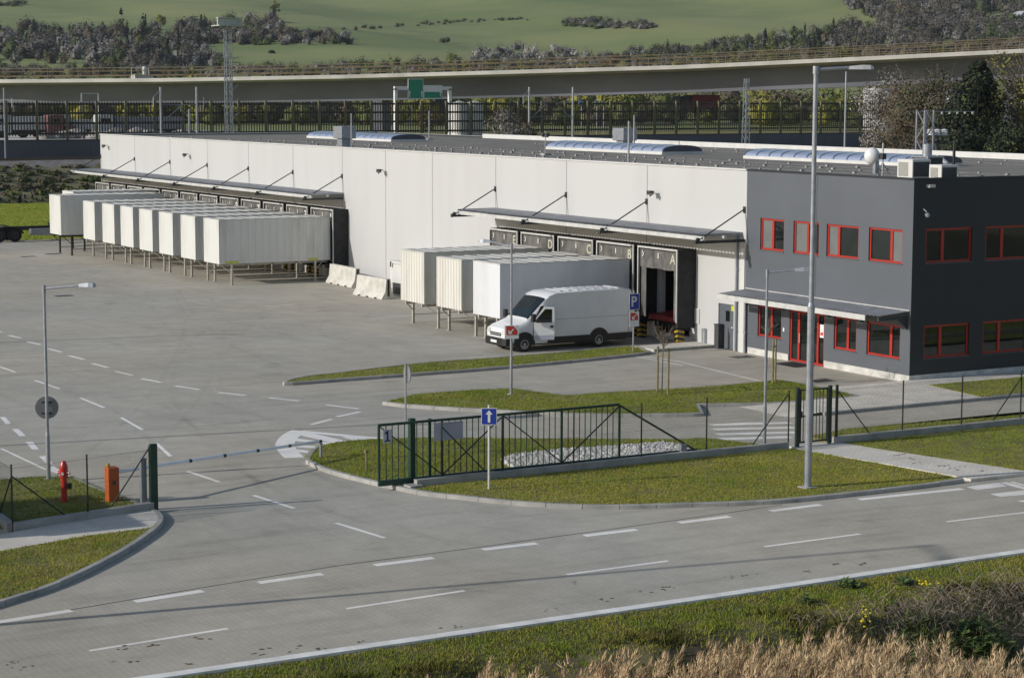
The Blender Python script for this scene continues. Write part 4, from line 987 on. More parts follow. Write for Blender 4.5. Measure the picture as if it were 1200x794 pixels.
# ================================================================== white van backed up to the dock
def van():
    x0, x1 = -17.72, -15.66; cx = (x0+x1)/2; hw = (x1-x0)/2; y0 = -9.25
    t = thing('delivery_van', 'white high roof delivery van with its driver door ajar, backed up to dock A', 'van', (cx, y0+3.2, 0))
    # stations: y, z bottom, z shoulder(beltline), z top, half width at belt, half width at top
    st = [(0.00, .42, .74, .86, .74, .60), (.06, .36, .90, 1.02, .90, .72), (.25, .34, 1.00, 1.13, .97, .80), (.62, .34, 1.06, 1.24, 1.0, .86), (.98, .34, 1.10, 1.36, 1.01, .90),
          (1.06, .34, 1.12, 1.42, 1.01, .90), (1.40, .34, 1.15, 1.76, 1.02, .88), (1.78, .34, 1.18, 2.13, 1.03, .90), (2.0, .34, 1.2, 2.33, 1.03, .92), (2.2, .34, 1.2, 2.46, 1.03, .95), (2.5, .34, 1.2, 2.54, 1.03, .97),
          (4.2, .34, 1.2, 2.57, 1.03, .97), (5.6, .34, 1.2, 2.57, 1.03, .97), (6.44, .36, 1.2, 2.54, 1.01, .95), (6.52, .42, 1.2, 2.48, .99, .92)]
    rings = []
    for y, zb, zs, zt, wb, wt in st:
        def sd(s):
            return [(s*(wb*.94), zb), (s*wb, zb+.12), (s*wb, zs), (s*(wb*.45+wt*.55+.03*(wb-wt)), zs+(zt-zs)*.62), (s*(wt+.005), zt-.07*min(1, (zt-zs)/.5)), (s*(wt-.06), zt-.012), (s*wt*.5, zt+.012)]
        R = sd(1); Lf = sd(-1)[::-1]
        rings.append([(cx+a, y0+y, z) for a, z in R+[(0, zt+.016)]+Lf])
    m_ = len(rings[0]); b = MB(); b.add([p for r in rings for p in r], [(i*m_+k, i*m_+k+1, (i+1)*m_+k+1, (i+1)*m_+k) for i in range(len(rings)-1) for k in range(m_-1)]+[(i*m_+m_-1, i*m_, (i+1)*m_, (i+1)*m_+m_-1) for i in range(len(rings)-1)]+[tuple(range(m_-1, -1, -1)), tuple(range((len(rings)-1)*m_, len(rings)*m_))])
    o = b.build('body', M_vanwhite, t, smooth=True); 
    md = o.modifiers.new('edges', 'EDGE_SPLIT'); md.split_angle = rad(38)
    # windscreen
    def lerp_ring(y, k):
        ys = [s_[0] for s_ in st]; return np.array([np.interp(y, ys, [rings[i][k][j] for i in range(len(rings))]) for j in range(3)])
    b = MB(); ks = [4, 5, 6, 7, 8, 9, 10]; rows = [1.10, 1.40, 1.75, 1.98]
    vs = []
    for y in rows:
        for k in ks: p_ = lerp_ring(y, k); vs.append((cx+(p_[0]-cx)*.985, p_[1]-.022, p_[2]+.018))
    q = len(ks); b.add(vs, [(i*q+k, i*q+k+1, (i+1)*q+k+1, (i+1)*q+k) for i in range(len(rows)-1) for k in range(q-1)]); b.build('windscreen', M_glass, t, fixn=False)
    # black lower cladding on both sides, wheel arches
    for s in (1, -1):
        xs_ = cx+s*hw
        for ya, yb in ((2.05, 4.22), (5.22, 6.50)):
            b = MB(); b.box((xs_-.02*s, y0+ya, .34), (xs_+.022*s, y0+yb, .60)); b.build('side_cladding', M_black, t)
        for yw in (.86, 4.72):
            pts = [(y0+yw+.53*math.cos(a), .36+.53*math.sin(a)) for a in np.linspace(0, math.pi, 15)]+[(y0+yw-.53, .28), (y0+yw+.53, .28)]
            b = MB(); b.prism(pts, min(xs_-.12*s, xs_+.016*s), max(xs_-.12*s, xs_+.016*s), 'x'); b.build('wheel_arch', M_black, t)
            wh = MB(); wh.lathe([(.20, -.11), (.31, -.11), (.345, -.08), (.345, .08), (.31, .11), (.20, .11)], (xs_-.10*s, y0+yw, .345), 24, axis='x'); wo_ = wh.build('wheel', M_tyre, t)
            wh = MB(); c0 = xs_+.012*s; wh.lathe([(.215, 0), (.19, .015*s), (.09, -.03*s), (.07, .02*s), (.0, .025*s)], (c0, y0+yw, .345), 20, axis='x'); wh.build('rim', M_acgrey, wo_)
        b = MB(); b.box((xs_-.004*s, y0+2.1, 1.16), (xs_+.006*s, y0+6.3, 1.20)) if False else b.box((xs_-.01*s, y0+6.38, .95), (xs_+.006*s, y0+6.47, 1.5)); b.build('rear_light', M_signred, t)
        b = MB(); b.tube((xs_-.03*s, y0+1.28, 1.42), (xs_+.16*s, y0+1.22, 1.45), .02, n=6); b.box((xs_+.10*s, y0+1.12, 1.33), (xs_+.30*s, y0+1.26, 1.68)); b.build('mirror', M_black, t)
        b = MB(); b.add([(cx+s*.50, y0-.005, .80), (cx+s*.86, y0+.045, .80), (cx+s*.86, y0+.12, 1.02), (cx+s*.52, y0+.055, .97)], [(0, 1, 2, 3)]); 
        for i in range(4): b.v[i] = (b.v[i][0], b.v[i][1]-.035, b.v[i][2])
        b.build('headlight', M_alu, t, fixn=False)
    # openings where the ajar doors stand: dark cab behind
    xs_ = cx+hw
    b = MB(); b.add([(xs_+.003, y0+1.30, .62), (xs_+.003, y0+2.22, .62), (xs_+.003, y0+2.22, 1.24), (xs_-.09, y0+2.22, 2.0), (xs_-.08, y0+1.72, 1.98), (xs_+.003, y0+1.30, 1.28)], [(0, 1, 2, 3, 4, 5)]); b.build('cab_opening', M_black, t, fixn=False)
    # the door itself, swung about its front hinge
    A = rad(24); hx, hy = xs_+.025, y0+1.32
    def D(u, d, z): return (hx+u*math.sin(A)+d*math.cos(A), hy+u*math.cos(A)-d*math.sin(A), z)
    ol = [(0, .52), (.90, .52), (.92, 1.22), (.90, 1.96), (.46, 1.98), (.0, 1.34)]
    b = MB(); n = len(ol); b.add([D(u, 0, z) for u, z in ol]+[D(u, -.06, z) for u, z in ol], [tuple(range(n)), tuple(range(2*n-1, n-1, -1))]+[(k, (k+1) % n, n+(k+1) % n, n+k) for k in range(n)]); dr_ = b.build('driver_door', M_vanwhite, t)
    b = MB(); b.add([D(u, .006, z) for u, z in ((.09, 1.28), (.80, 1.28), (.80, 1.87), (.50, 1.88), (.10, 1.42))], [(0, 1, 2, 3, 4)]); b.build('door_window', M_glass, dr_, fixn=False)
    b = MB(); b.add([D(u, d, z) for u in (.72, .86) for d in (.002, .03) for z in (1.06, 1.15)], [(0, 1, 3, 2), (4, 6, 7, 5), (0, 2, 6, 4), (1, 5, 7, 3), (2, 3, 7, 6), (0, 4, 5, 1)]); b.build('handle', M_black, dr_)
    b = MB(); b.add([D(u, .004, z) for u, z in ((.0, .52), (.90, .52), (.91, .74), (.0, .70))], [(0, 1, 2, 3)]); b.build('lower_trim', M_plate, dr_, fixn=False)
    # passenger side glass
    xl = cx-hw; b = MB(); b.add([(xl-.004, y0+1.42, 1.30), (xl-.004, y0+2.15, 1.30), (xl+.10, y0+2.15, 1.92), (xl+.10, y0+1.80, 1.93)], [(0, 1, 2, 3)]); b.build('side_window', M_glass, t, fixn=False)
    # bumper, grille, plate
    b = MB(); b.prism([(cx-.98, y0+.30), (cx-.93, y0-.02), (cx-.70, y0-.10), (cx+.70, y0-.10), (cx+.93, y0-.02), (cx+.98, y0+.30)], .28, .62); bevel(b.build('bumper', M_black, t), .03)
    b = MB(); b.box((cx-.26, y0-.118, .40), (cx+.26, y0-.103, .51)); b.build('number_plate', M_signwhite, t)
    b = MB(); b.box((cx-.46, y0-.03, .70), (cx+.46, y0+.03, .84)); gr = b.build('grille', M_black, t)
    b = MB(); b.box((cx-.48, y0-.04, .762), (cx+.48, y0-.031, .785)); b.build('grille_bar', M_alu, gr)
    for s in (1, -1):
        b = MB(); ys_ = (2.1, 2.5, 4.2, 5.6, 6.4); zz_ = (2.36, 2.485, 2.515, 2.515, 2.485)
        for (ya, za), (yb, zb_) in zip(zip(ys_[:-1], zz_[:-1]), zip(ys_[1:], zz_[1:])): b.beam((cx+s*.985, y0+ya, za), (cx+s*.985, y0+yb, zb_), .035, .05)
        b.build('roof_gutter', M_vanwhite, t)
        b = MB(); b.box((cx+s*1.021, y0+2.30, .62), (cx+s*1.032, y0+2.315, 2.2)); b.box((cx+s*1.021, y0+6.30, .62), (cx+s*1.032, y0+6.315, 2.3)); b.box((cx+s*1.022, y0+2.32, 1.36), (cx+s*1.034, y0+6.29, 1.375)); b.build('panel_seam', M_acgrey, t)
    # roof ribs, rear door joint
    b = MB()
    for k in range(8): b.box((cx-.66, y0+2.9+k*.44, 2.57), (cx+.66, y0+3.02+k*.44, 2.588))
    b.build('roof_ribs', M_vanwhite, t)
    b = MB(); b.box((cx-.9, y0+6.45, .45), (cx+.9, y0+6.58, .60)); b.build('rear_bumper', M_black, t)
    b = MB(); b.box((cx-.85, y0+.6, .26), (cx+.85, y0+6.3, .40)); b.build('underbody', M_black, t)
    return t
van()
# ================================================================== carrier truck chassis at the far left
def truck():
    x0 = -93.6; t = thing('carrier_truck', 'black truck chassis with large wheels at the left edge, beside the big grey container', 'truck', (x0, -9, 0))
    for sx in (-1, 1):
        b = MB(); b.box((x0+sx*.42-.06, -16.5, .82), (x0+sx*.42+.06, -2.2, 1.08)); b.build('frame_rail', M_black, t)
    b = MB()
    for y in (-15, -12.5, -10, -7.4, -5, -2.4): b.box((x0-.36, y-.06, .86), (x0+.36, y+.06, 1.04))
    b.build('cross_members', M_black, t)
    for y, r in ((-15.2, .52), (-9.55, .52), (-8.35, .52)):
        for sx in (-1, 1):
            b = MB(); xx = x0+sx*1.02; b.lathe([(.28, -.17), (.47, -.17), (r, -.12), (r, .12), (.47, .17), (.28, .17)], (xx, y, r), 24, axis='x'); wo_ = b.build('wheel', M_tyre, t)
            b = MB(); b.lathe([(.27, 0), (.24, .05*sx), (.1, -.02*sx), (.0, .06*sx)], (xx+.16*sx, y, r), 16, axis='x'); b.build('rim', M_darkgrey, wo_)
    for sx in (-1, 1):
        pts = [(-8.95+1.28*math.cos(a), .55+.66*math.sin(a)) for a in np.linspace(.1, math.pi-.1, 12)]+[(-8.95+1.22*math.cos(a), .55+.60*math.sin(a)) for a in np.linspace(math.pi-.1, .1, 12)]
        b = MB(); b.prism(pts, x0+sx*1.02-.26, x0+sx*1.02+.26, 'x'); b.build('mudguard', M_black, t)
    b = MB(); b.box((x0+.6, -7.1, .45), (x0+1.15, -5.2, .95)); b.build('fuel_tank', M_galv, t)
    b = MB(); b.box((x0+.55, -4.9, .52), (x0+1.15, -3.0, .92)); b.build('locker', M_acdark, t)
    b = MB(); b.box((x0-1.2, -2.5, .62), (x0+1.2, -2.3, .80)); b.build('underrun_bar', M_galv, t)
    b = MB(); b.box((x0-.5, -5.3, 1.09), (x0+.5, -4.6, 1.32)); b.build('coupling', M_black, t)
    # cab beyond the left edge of the picture
    b = MB(); b.prism([(-19.2, .55), (-19.25, 1.5), (-18.9, 2.9), (-16.9, 3.0), (-16.9, .55)], x0-1.2, x0+1.2, 'x'); cb = b.build('cab', M_white, t); bevel(cb, .06)
    b = MB(); b.add([(x0-1.05, -19.26, 1.62), (x0+1.05, -19.26, 1.62), (x0+1.0, -19.0, 2.62), (x0-1.0, -19.0, 2.62)], [(0, 1, 2, 3)]); b.build('windscreen', M_glass, cb, fixn=False)
    return t
truck()
# ================================================================== lamp posts
def lamp(label, base, h, arm, ang, r0, r1, group, head=.65, tilt=0.05, joint=None):
    base = np.array(base, float); t = thing('lamp_post', label, 'lamp post', base, 0, group); d = np.array([math.cos(ang), math.sin(ang), 0])
    b = MB(); z1 = joint or h*.42; b.tube(base+(0, 0, -.05), base+(0, 0, z1), r0, r0, n=14); b.tube(base+(0, 0, z1), base+(0, 0, z1+.12), r0, r1, n=14); b.tube(base+(0, 0, z1+.12), base+(0, 0, h), r1, r1*.85, n=14); b.build('pole', M_galv, t, smooth=False)
    top = base+np.array([0, 0, h]); e = top+d*arm+(0, 0, tilt*arm)
    b = MB(); b.tube(top-(0, 0, .06), e, r1*.72, r1*.6, n=10); b.tube(top-(0, 0, .18), top+(0, 0, .04), r1*1.15, n=12); b.build('arm', M_galv, t)
    b = MB(); w = head*.17; n = np.array([-d[1], d[0], 0]); P = lambda u, v, z: e+d*u+n*v+np.array([0, 0, z])
    pr = [(-.08, .5), (head*.5, 1.0), (head*.85, .95), (head, .4)]
    vs = []; 
    for u, k in pr: vs += [P(u, -w*k, -.05), P(u, w*k, -.05), P(u, w*k*.6, .075*k), P(u, -w*k*.6, .075*k)]
    fs = [(0, 1, 2, 3), (15, 14, 13, 12)]+[(4*i+a, 4*i+(a+1) % 4, 4*i+4+(a+1) % 4, 4*i+4+a) for i in range(3) for a in range(4)]
    b.add(vs, fs); hd = b.build('lamp_head', M_galv if h < 8 else M_alu, t)
    b = MB(); b.add([P(head*.3, -w*.7, -.054), P(head*.9, -w*.7, -.054), P(head*.9, w*.7, -.054), P(head*.3, w*.7, -.054)], [(0, 1, 2, 3)]); b.build('lens', M_signgrey, hd, fixn=False)
    b = MB(); b.box(base+(-r0*2, -r0*2, -.02), base+(r0*2, r0*2, .035)); b.build('base_plate', M_conc, t)
    return t
ARM = math.atan2(_rh[1], _rh[0])
def angto(bx, by, tx, ty, h):                       # arm heading so that its tip lies at a picture point
    A = G(bx, by); return A
lamp('tallest grey lamp post, standing on the lawn near the road kerb at right', G(946.5, 571, .1), 11.9, 1.0, rad(62), .105, .075, 'tall yard lamp posts', .62, 0, 5.2)
lamp('short lamp post with a red arrow plate, between the van and the sliding gate', G(599, 462, .12), 5.6, .9, rad(218), .055, .045, 'short yard lamp posts', .42, .1, 1.3)
lamp('short lamp post beside the green pedestrian gate, left of the tallest post', G(895.7, 523, .05), 5.65, .95, rad(50), .06, .045, 'short yard lamp posts', .42, .06, 1.3)
lamp('lamp post at left with a round sign seen from behind, near the red hydrant', G(57, 562, .05), 5.65, 1.15, rad(50), .065, .05, 'short yard lamp posts', .42, .06, 1.3)
ELt = math.tan(SUN_EL)
def cast(label, tip, h, arm, ang):                  # a post outside the picture whose shadow falls into it
    p = G(*tip); L = h/ELt; lamp(label, (p[0]-SHX*L, p[1]-SHY*L, 0), h, arm, ang, .105, .075, 'tall yard lamp posts', .62, 0, 5.2)
cast('tall lamp post outside the picture at left, shadow along the near road', (1092, 638.5), 11.9, 1.1, rad(-30))
cast('tall lamp post outside the picture, shadow across the yard before the docks', (246, 391.5), 11.9, 1.0, rad(62))
cast('tall lamp post outside the picture at left, shadow across the lanes at the gate', (450, 497), 11.9, 1.0, rad(62))
# ================================================================== signs
def sgn_frame(base, face):
    f = np.array([math.cos(face), math.sin(face), 0]); return f, np.array([-f[1], f[0], 0])
def plate(mb, c, f, s, w, h, th=.012, m=0, off=0.0):
    c = np.array(c, float)+f*off; u = np.array([0, 0, 1.])
    vs = [c+s*a*w/2+u*b_*h/2+f*q for q in (0, th) for a, b_ in ((-1, -1), (1, -1), (1, 1), (-1, 1))]
    mb.add(vs, [(3, 2, 1, 0), (4, 5, 6, 7), (0, 1, 5, 4), (1, 2, 6, 5), (2, 3, 7, 6), (3, 0, 4, 7)], m)
def shape(mb, c, f, s, pts, off, th=.003, m=0):
    c = np.array(c, float)+f*off; u = np.array([0, 0, 1.]); n = len(pts)
    mb.add([c+s*a+u*b_+f*q for q in (0, th) for a, b_ in pts], [tuple(range(n-1, -1, -1)), tuple(range(n, 2*n))]+[(k, (k+1) % n, n+(k+1) % n, n+k) for k in range(n)], m)
def textrot(face): return (math.pi/2, 0, face+math.pi/2)
def facecam(p): return math.atan2(CC[1]-p[1], CC[0]-p[0])
def emblem(parent, c, f, s, k):
    """red house shaped panel with a white arrow to the lower left on a white plate; s points to the right as one reads it"""
    b = MB(); shape(b, c, f, s, [(-.21*k, -.11*k), (.21*k, -.11*k), (.21*k, .06*k), (.05*k, .22*k), (-.21*k, .22*k)], .014); e = b.build('red_panel', M_signred, parent)
    b = MB(); shape(b, c, f, s, [(-.13*k, -.07*k), (.03*k, -.07*k), (-.02*k, -.02*k), (.09*k, .10*k), (.06*k, .13*k), (-.06*k, .02*k), (-.13*k, .09*k)], .019); b.build('white_arrow', M_signwhite, e)
# plate on the middle lamp post
P0 = G(599, 462, .12); fa = facecam(P0)+rad(14); f, s = sgn_frame(P0, fa); c = np.array([P0[0], P0[1], 2.47])+f*.06-s*.0
t = thing('direction_plate', 'white plate with red panel and white arrow on the lamp post before the van', 'sign', P0+np.array([0, 0, 2.2]))
b = MB(); plate(b, c, f, s, .54, .50); b.build('plate', M_signwhite, t); emblem(t, c, f, s, 1.0)
# round sign on the left lamp post, seen from behind
P0 = G(57, 562, .05); t = thing('round_sign', 'round traffic sign seen from behind, grey, on the left lamp post', 'sign', P0+np.array([0, 0, 1.8])); fv = facecam(P0); f, s = sgn_frame(P0, fv+math.pi)
c = np.array([P0[0], P0[1], 2.17])+f*.07
b = MB(); shape(b, c, f, s, [(.335*math.cos(a), .335*math.sin(a)) for a in np.linspace(0, 2*math.pi, 33)[:-1]], 0, .012); b.build('disc', M_signgrey, t)
b = MB(); 
for dz in (-.16, .16): plate(b, c+np.array([0, 0, dz]), -f, s, .3, .04, .03, off=.002)
b.build('bracket', M_darkgrey, t)
b = MB(); shape(b, c, f, s, [(.33*math.cos(a), .33*math.sin(a)) for a in np.linspace(0, 2*math.pi, 33)[:-1]], .0125, .002); b.build('face', M_signred, t)
# parking sign by the van
P0 = G(742, 411, .12); fa = facecam(P0)+rad(38); f, s = sgn_frame(P0, fa)
t = thing('parking_sign', 'blue parking sign above a small white and red plate on a post by the van', 'sign', P0)
b = MB(); b.tube(P0+(0, 0, -.05), P0+(0, 0, 2.66), .035, n=10); b.build('post', M_galv, t)
c = np.array([P0[0], P0[1], 2.28])+f*.04; b = MB(); plate(b, c, f, s, .56, .72); pb = b.build('parking_plate', M_signwhite, t); b = MB(); plate(b, c, f, s, .51, .67, .003, off=.0125); b.build('blue_face', M_signblue, pb)
text_at('letter', 'P', .62, c+f*.019-np.array([0, 0, .19])-s*.03, textrot(fa), M_textw, pb)
c = np.array([P0[0], P0[1], 1.52])+f*.04; b = MB(); plate(b, c, f, s, .54, .66); pb = b.build('lower_plate', M_signwhite, t); emblem(pb, c+np.array([0, 0, .06]), f, s, 1.0)
# blue one way arrow sign in front of the gate
P0 = G(573, 573, .1); fa = facecam(P0); f, s = sgn_frame(P0, fa)
t = thing('arrow_sign', 'square blue sign with a white upward arrow in front of the sliding gate', 'sign', P0)
b = MB(); b.tube(P0+(0, 0, -.05), P0+(0, 0, 2.42), .035, n=10); b.build('post', M_alu, t)
c = np.array([P0[0], P0[1], 2.2])+f*.04; b = MB(); plate(b, c, f, s, .44, .48); pb = b.build('plate', M_signwhite, t); b = MB(); plate(b, c, f, s, .41, .45, .003, off=.0125); b.build('blue_face', M_signblue, pb)
b = MB(); shape(b, c, f, s, [(-.035, -.17), (.035, -.17), (.035, .06), (.10, .06), (0, .18), (-.10, .06), (-.035, .06)], .0165); b.build('arrow', M_textw, pb)
# round sign seen edge on, by the island tip
P0 = G(475.5, 492, .1); t = thing('round_sign', 'round sign seen nearly edge on, at the island tip behind the gate', 'sign', P0); fa = facecam(P0)+rad(112); f, s = sgn_frame(P0, fa)
b = MB(); b.tube(P0+(0, 0, -.05), P0+(0, 0, 1.95), .032, n=10); b.build('post', M_galv, t)
c = np.array([P0[0], P0[1], 1.70])+f*.05; b = MB(); shape(b, c, f, s, [(.32*math.cos(a), .32*math.sin(a)) for a in np.linspace(0, 2*math.pi, 33)[:-1]], 0, .03); b.build('disc', M_signgrey, t)
# ================================================================== fence, gates, low wall
def wires(mb, a, b_, z0, z1, st=.075, r=.0016):
    a = np.array(a, float); b_ = np.array(b_, float); L = np.linalg.norm(b_-a); d = (b_-a)/L; H = z1-z0; k = -H
    while k < L:
        for sg in (0, 1):
            u0_, u1_ = max(k, 0), min(k+H, L)
            if u1_-u0_ > .03:
                za, zb = (z0+(u0_-k), z0+(u1_-k)) if sg == 0 else (z1-(u0_-k), z1-(u1_-k))
                p, q = a+d*u0_, a+d*u1_; mb.tube((p[0], p[1], za), (q[0], q[1], zb), r, n=3, caps=False)
        k += st
    for z in (z0+.03, (z0+z1)/2, z1-.02): mb.tube((a[0], a[1], z), (b_[0], b_[1], z), r*1.6, n=4, caps=False)
def fence(label, posts, base_z, h, braces=(), group=None):
    t = thing('wire_fence', label, 'fence', (posts[0][0], posts[0][1], 0), 0, group)
    for x, y in posts:
        b = MB(); b.tube((x, y, base_z-.3), (x, y, base_z+h), .024, n=8); b.tube((x, y, base_z+h), (x, y, base_z+h+.03), .03, n=8); b.build('post', M_greendark, t)
    for p, q in braces:
        b = MB(); b.tube(p, q, .02, n=8); b.build('brace', M_greendark, t)
    for p, q in zip(posts[:-1], posts[1:]):
        b = MB(); wires(b, p, q, base_z+.04, base_z+h-.06); b.build('wire_mesh', M_greendark, t, fixn=False)
    return t
def lowwall(label, y0, y1, x0=FX-.11, x1=FX+.11, z=.28, group='low concrete walls under the fence'):
    b = MB(); y = y0; n = max(1, round((y1-y0)/2.5)); st = (y1-y0)/n
    for k in range(n): b.box((x0, y0+k*st+.004, -.1), (x1, y0+(k+1)*st-.004, z+random.uniform(-.008, .008)))
    o = b.build('low_wall', M_kerb, base=(FX, y0, 0)); tag(o, label, 'low wall', group); return o
lowwall('low grey concrete wall under the parked sliding gate, on the outer lawn edge', -27.05, -13.75)
lowwall('low grey concrete wall under the wire fence at right, beyond the pedestrian gate', -11.85, 25)
PG0, PG1 = (FX, -13.35), (FX, -12.05)                  # pedestrian gate posts
gy = [XP(x, 540, FX)[1] for x in (518, 589, 672.7, 751.7, 828)]
fence('thin wire fence behind the sliding gate, from its first thin post to the pedestrian gate', [(FX-.02, y) for y in gy]+[(FX, -13.7)], .28, 1.62, [((FX-.02, gy[0], 1.75), (FX-.02, gy[0]+1.45, .3)), ((FX, -13.75, 1.8), (FX, -15.1, .3))])
fence('thin wire fence on the low wall right of the pedestrian gate', [(FX, -11.75)]+[(FX, XP(x, 480, FX)[1]) for x in (1058, 1127, 1196)]+[(FX, y) for y in (-.6, 2, 4.6, 7.2, 10, 13)], .28, 1.62, [((FX, -11.75, 1.8), (FX, -10.4, .3)), ((FX, XP(1196, 480, FX)[1], 1.7), (FX, XP(1196, 480, FX)[1]-1.25, .3))])
# pedestrian gate
t = thing('pedestrian_gate', 'narrow dark green barred gate between two thick posts beside the tallest lamp post', 'gate', (FX, -12.7, 0))
for y in (PG0[1], PG1[1], PG1[1]+.27, PG0[1]-.0):
    pass
for y, w_ in ((PG0[1], .11), (PG1[1], .10), (PG1[1]+.28, .07)):
    b = MB(); b.box((FX-w_/2, y-w_/2, -.02), (FX+w_/2, y+w_/2, 1.98)); b.build('gate_post', M_greendark, t)
b = MB(); ya, yb = PG0[1]+.10, PG1[1]-.09
for z in (.22, 1.9): b.box((FX-.02, ya, z-.025), (FX+.02, yb, z+.025))
for y in (ya, yb-.04): b.box((FX-.019, y, .246), (FX+.019, y+.04, 1.874))
k = 1
while ya+k*.13 < yb-.08: b.box((FX-.01, ya+k*.13, .246), (FX+.01, ya+k*.13+.02, 1.874)); k += 1
lf = b.build('gate_leaf', M_greendark, t); b = MB(); b.box((FX-.05, ya-.03, 1.02), (FX+.05, ya+.07, 1.22)); b.build('lock', M_black, lf)
# sliding gate parked open
GX = 9.82
def GZ(x, y): p = XP(x, y, GX); return p[1], p[2]
t = thing('sliding_gate', 'long dark green sliding gate with bars, diagonal braces and a tapered tail, parked open', 'gate', (GX, -24, 0))
yl_, zl = GZ(443.5, 567); yr, zr = GZ(816, 531); yt, zt_ = GZ(725.5, 475); z_b = .24; z_t = 1.90
b = MB(); b.box((GX-.05, yl_, z_b-.10), (GX+.05, yr, z_b+.06)); b.box((GX-.03, yl_, z_t-.035), (GX+.03, yt, z_t+.035)); 
b.beam((GX, yt, z_t-.02), (GX, yr-.1, z_b+.05), .055, .06, up=(1, 0, 0)); b.build('frame', M_green, t)
ups = [XP(x, 530, GX)[1] for x in (444, 518, 589, 658, 725.5)]
for i, y in enumerate(ups):
    b = MB(); b.box((GX-.028, y-.03, z_b+.061), (GX+.028, y+.03, z_t-.036)); b.build('upright', M_green, t)
for i in range(4):
    ya, yb = ups[i]+.03, ups[i+1]-.03; za, zb = (z_t-.05, z_b+.08) if i % 2 == 0 else (z_b+.08, z_t-.05)
    b = MB(); b.beam((GX+.032, ya, za), (GX+.032, yb, zb), .03, .035, up=(1, 0, 0)); b.build('brace', M_greendark, t)
    b = MB(); n = 9; 
    for k in range(1, n+1): yy = ya+(yb-ya)*k/(n+1); b.box((GX-.011, yy-.011, z_b+.061), (GX+.011, yy+.011, z_t-.036))
    b.build('bar_panel', M_green, t)
p0 = XP(449, 507, GX+.06); p1 = XP(459, 507, GX+.06); b = MB(); b.box((GX+.05, p0[1], 1.38), (GX+.06, p1[1], 1.76)); np_ = b.build('number_plate', M_plate, t)
yc_ = (p0[1]+p1[1])/2; b = MB(); b.prism([(yc_-.025, 1.46), (yc_-.09, 1.46), (yc_-.09, 1.42), (yc_+.09, 1.42), (yc_+.09, 1.46), (yc_+.03, 1.46), (yc_+.03, 1.73), (yc_-.02, 1.73), (yc_-.09, 1.66), (yc_-.06, 1.63), (yc_-.025, 1.66)], GX+.0605, GX+.064, 'x'); b.build('number', M_black, np_)
p0 = XP(508.5, 505, GX+.06); p1 = XP(542.5, 505, GX+.06); b = MB(); b.box((GX+.05, p0[1], XP(520, 515.5, GX+.06)[2]), (GX+.06, p1[1], XP(520, 494.5, GX+.06)[2])); b.build('blank_plate', M_plate, t)
def gpost(label, x, y, w_, h, mtl, name='gate_post', d=None):
    o = MB(); o.box((x-w_/2, y-(d or w_)/2, -.05), (x+w_/2, y+(d or w_)/2, h)); o.box((x-w_/2-.01, y-(d or w_)/2-.01, h), (x+w_/2+.01, y+(d or w_)/2+.01, h+.02))
    return tag(o.build(name, mtl, base=(x, y, 0)), label, 'post')
y = XP(483.5, 540, GX-.2)[1]; gpost('thick green guide post standing just behind the left end of the sliding gate', GX-.25, y, .16, 1.95, M_green)
y = XP(504.5, 540, GX-.2)[1]; gpost('thinner green guide post behind the sliding gate, next to the thick one', GX-.25, y, .07, 1.9, M_green)
p = G(482, 574, .0); b = MB(); b.box((p[0]-.35, p[1]-.15, 0), (p[0]+.25, p[1]+.25, .16)); tag(b.build('gate_footing', M_kerb, base=(p[0], p[1], 0)), 'small concrete block under the left end of the sliding gate', 'block')
p = G(822, 534, .28); b = MB(); b.box((FX-.28, p[1]-.12, .0), (FX-.12, p[1]+.1, .5)); tag(b.build('gate_stop', M_galv, base=(FX-.2, p[1], 0)), 'small grey stop block at the right end of the sliding gate', 'block')
# left side: gate receiving posts, fence, low wall
p = G(180, 599.5); gx2 = p[0]-.02
b = MB(); b.box((gx2-.06, p[1]-.07, 0), (gx2+.04, p[1]+.13, 1.86)); 
for k in range(6): b.box((gx2-.075, p[1]-.08, .2+k*.27), (gx2-.061, p[1]+.0, .32+k*.27))
tag(b.build('gate_post', M_green, base=(gx2, p[1], 0)), 'green gate post with toothed catch at the left side of the driveway', 'post')
q = G(168.5, 597.5); gpost('grey steel post beside the green gate post left of the driveway', q[0], q[1], .15, 1.42, M_galv)
cor = G(14.5, 626, .0); cor = np.array([cor[0]-.12, cor[1]+.05]); wl = np.array([9.46, -34.72])
b = MB(); 
def wallseg(a, c_, w_=.2, z=.27):
    a = np.array(a); c_ = np.array(c_); d = c_-a; L = np.linalg.norm(d); d /= L; n = np.array([-d[1], d[0]])*w_/2; k_ = max(1, round(L/2.2))
    for i in range(k_):
        p0_, p1_ = a+d*(L*i/k_+.004), a+d*(L*(i+1)/k_-.004); b.prism([tuple(p0_-n), tuple(p1_-n), tuple(p1_+n), tuple(p0_+n)], -.1, z+random.uniform(-.006, .006))
wallseg(cor, wl); wallseg((8.73-1.9-.6, -38.66), (cor[0]-.1, cor[1]-.02))
tag(b.build('low_wall', M_kerb, base=(cor[0], cor[1], 0)), 'low concrete wall with a corner, under the fence by the red hydrant', 'low wall', 'low concrete walls under the fence')
mid = G(126, 606, .27)[:2]; mid = cor+(wl-cor)*np.clip(((mid-cor)@(wl-cor))/((wl-cor)@(wl-cor)), 0, 1)
pe = (wl[0]-.05, wl[1]-.04)
fence('thin green wire fence with a braced corner post around the hydrant lawn', [(6.2, -38.66), tuple(cor), tuple(mid), pe], .27, 1.5, [((cor[0], cor[1], 1.5), (cor[0]-.28, cor[1]+1.45, .3)), ((cor[0], cor[1], 1.5), (cor[0]-1.25, cor[1]+.03, .3)), ((pe[0], pe[1], 1.75), (pe[0]+.2, pe[1]-1.15, .3))])
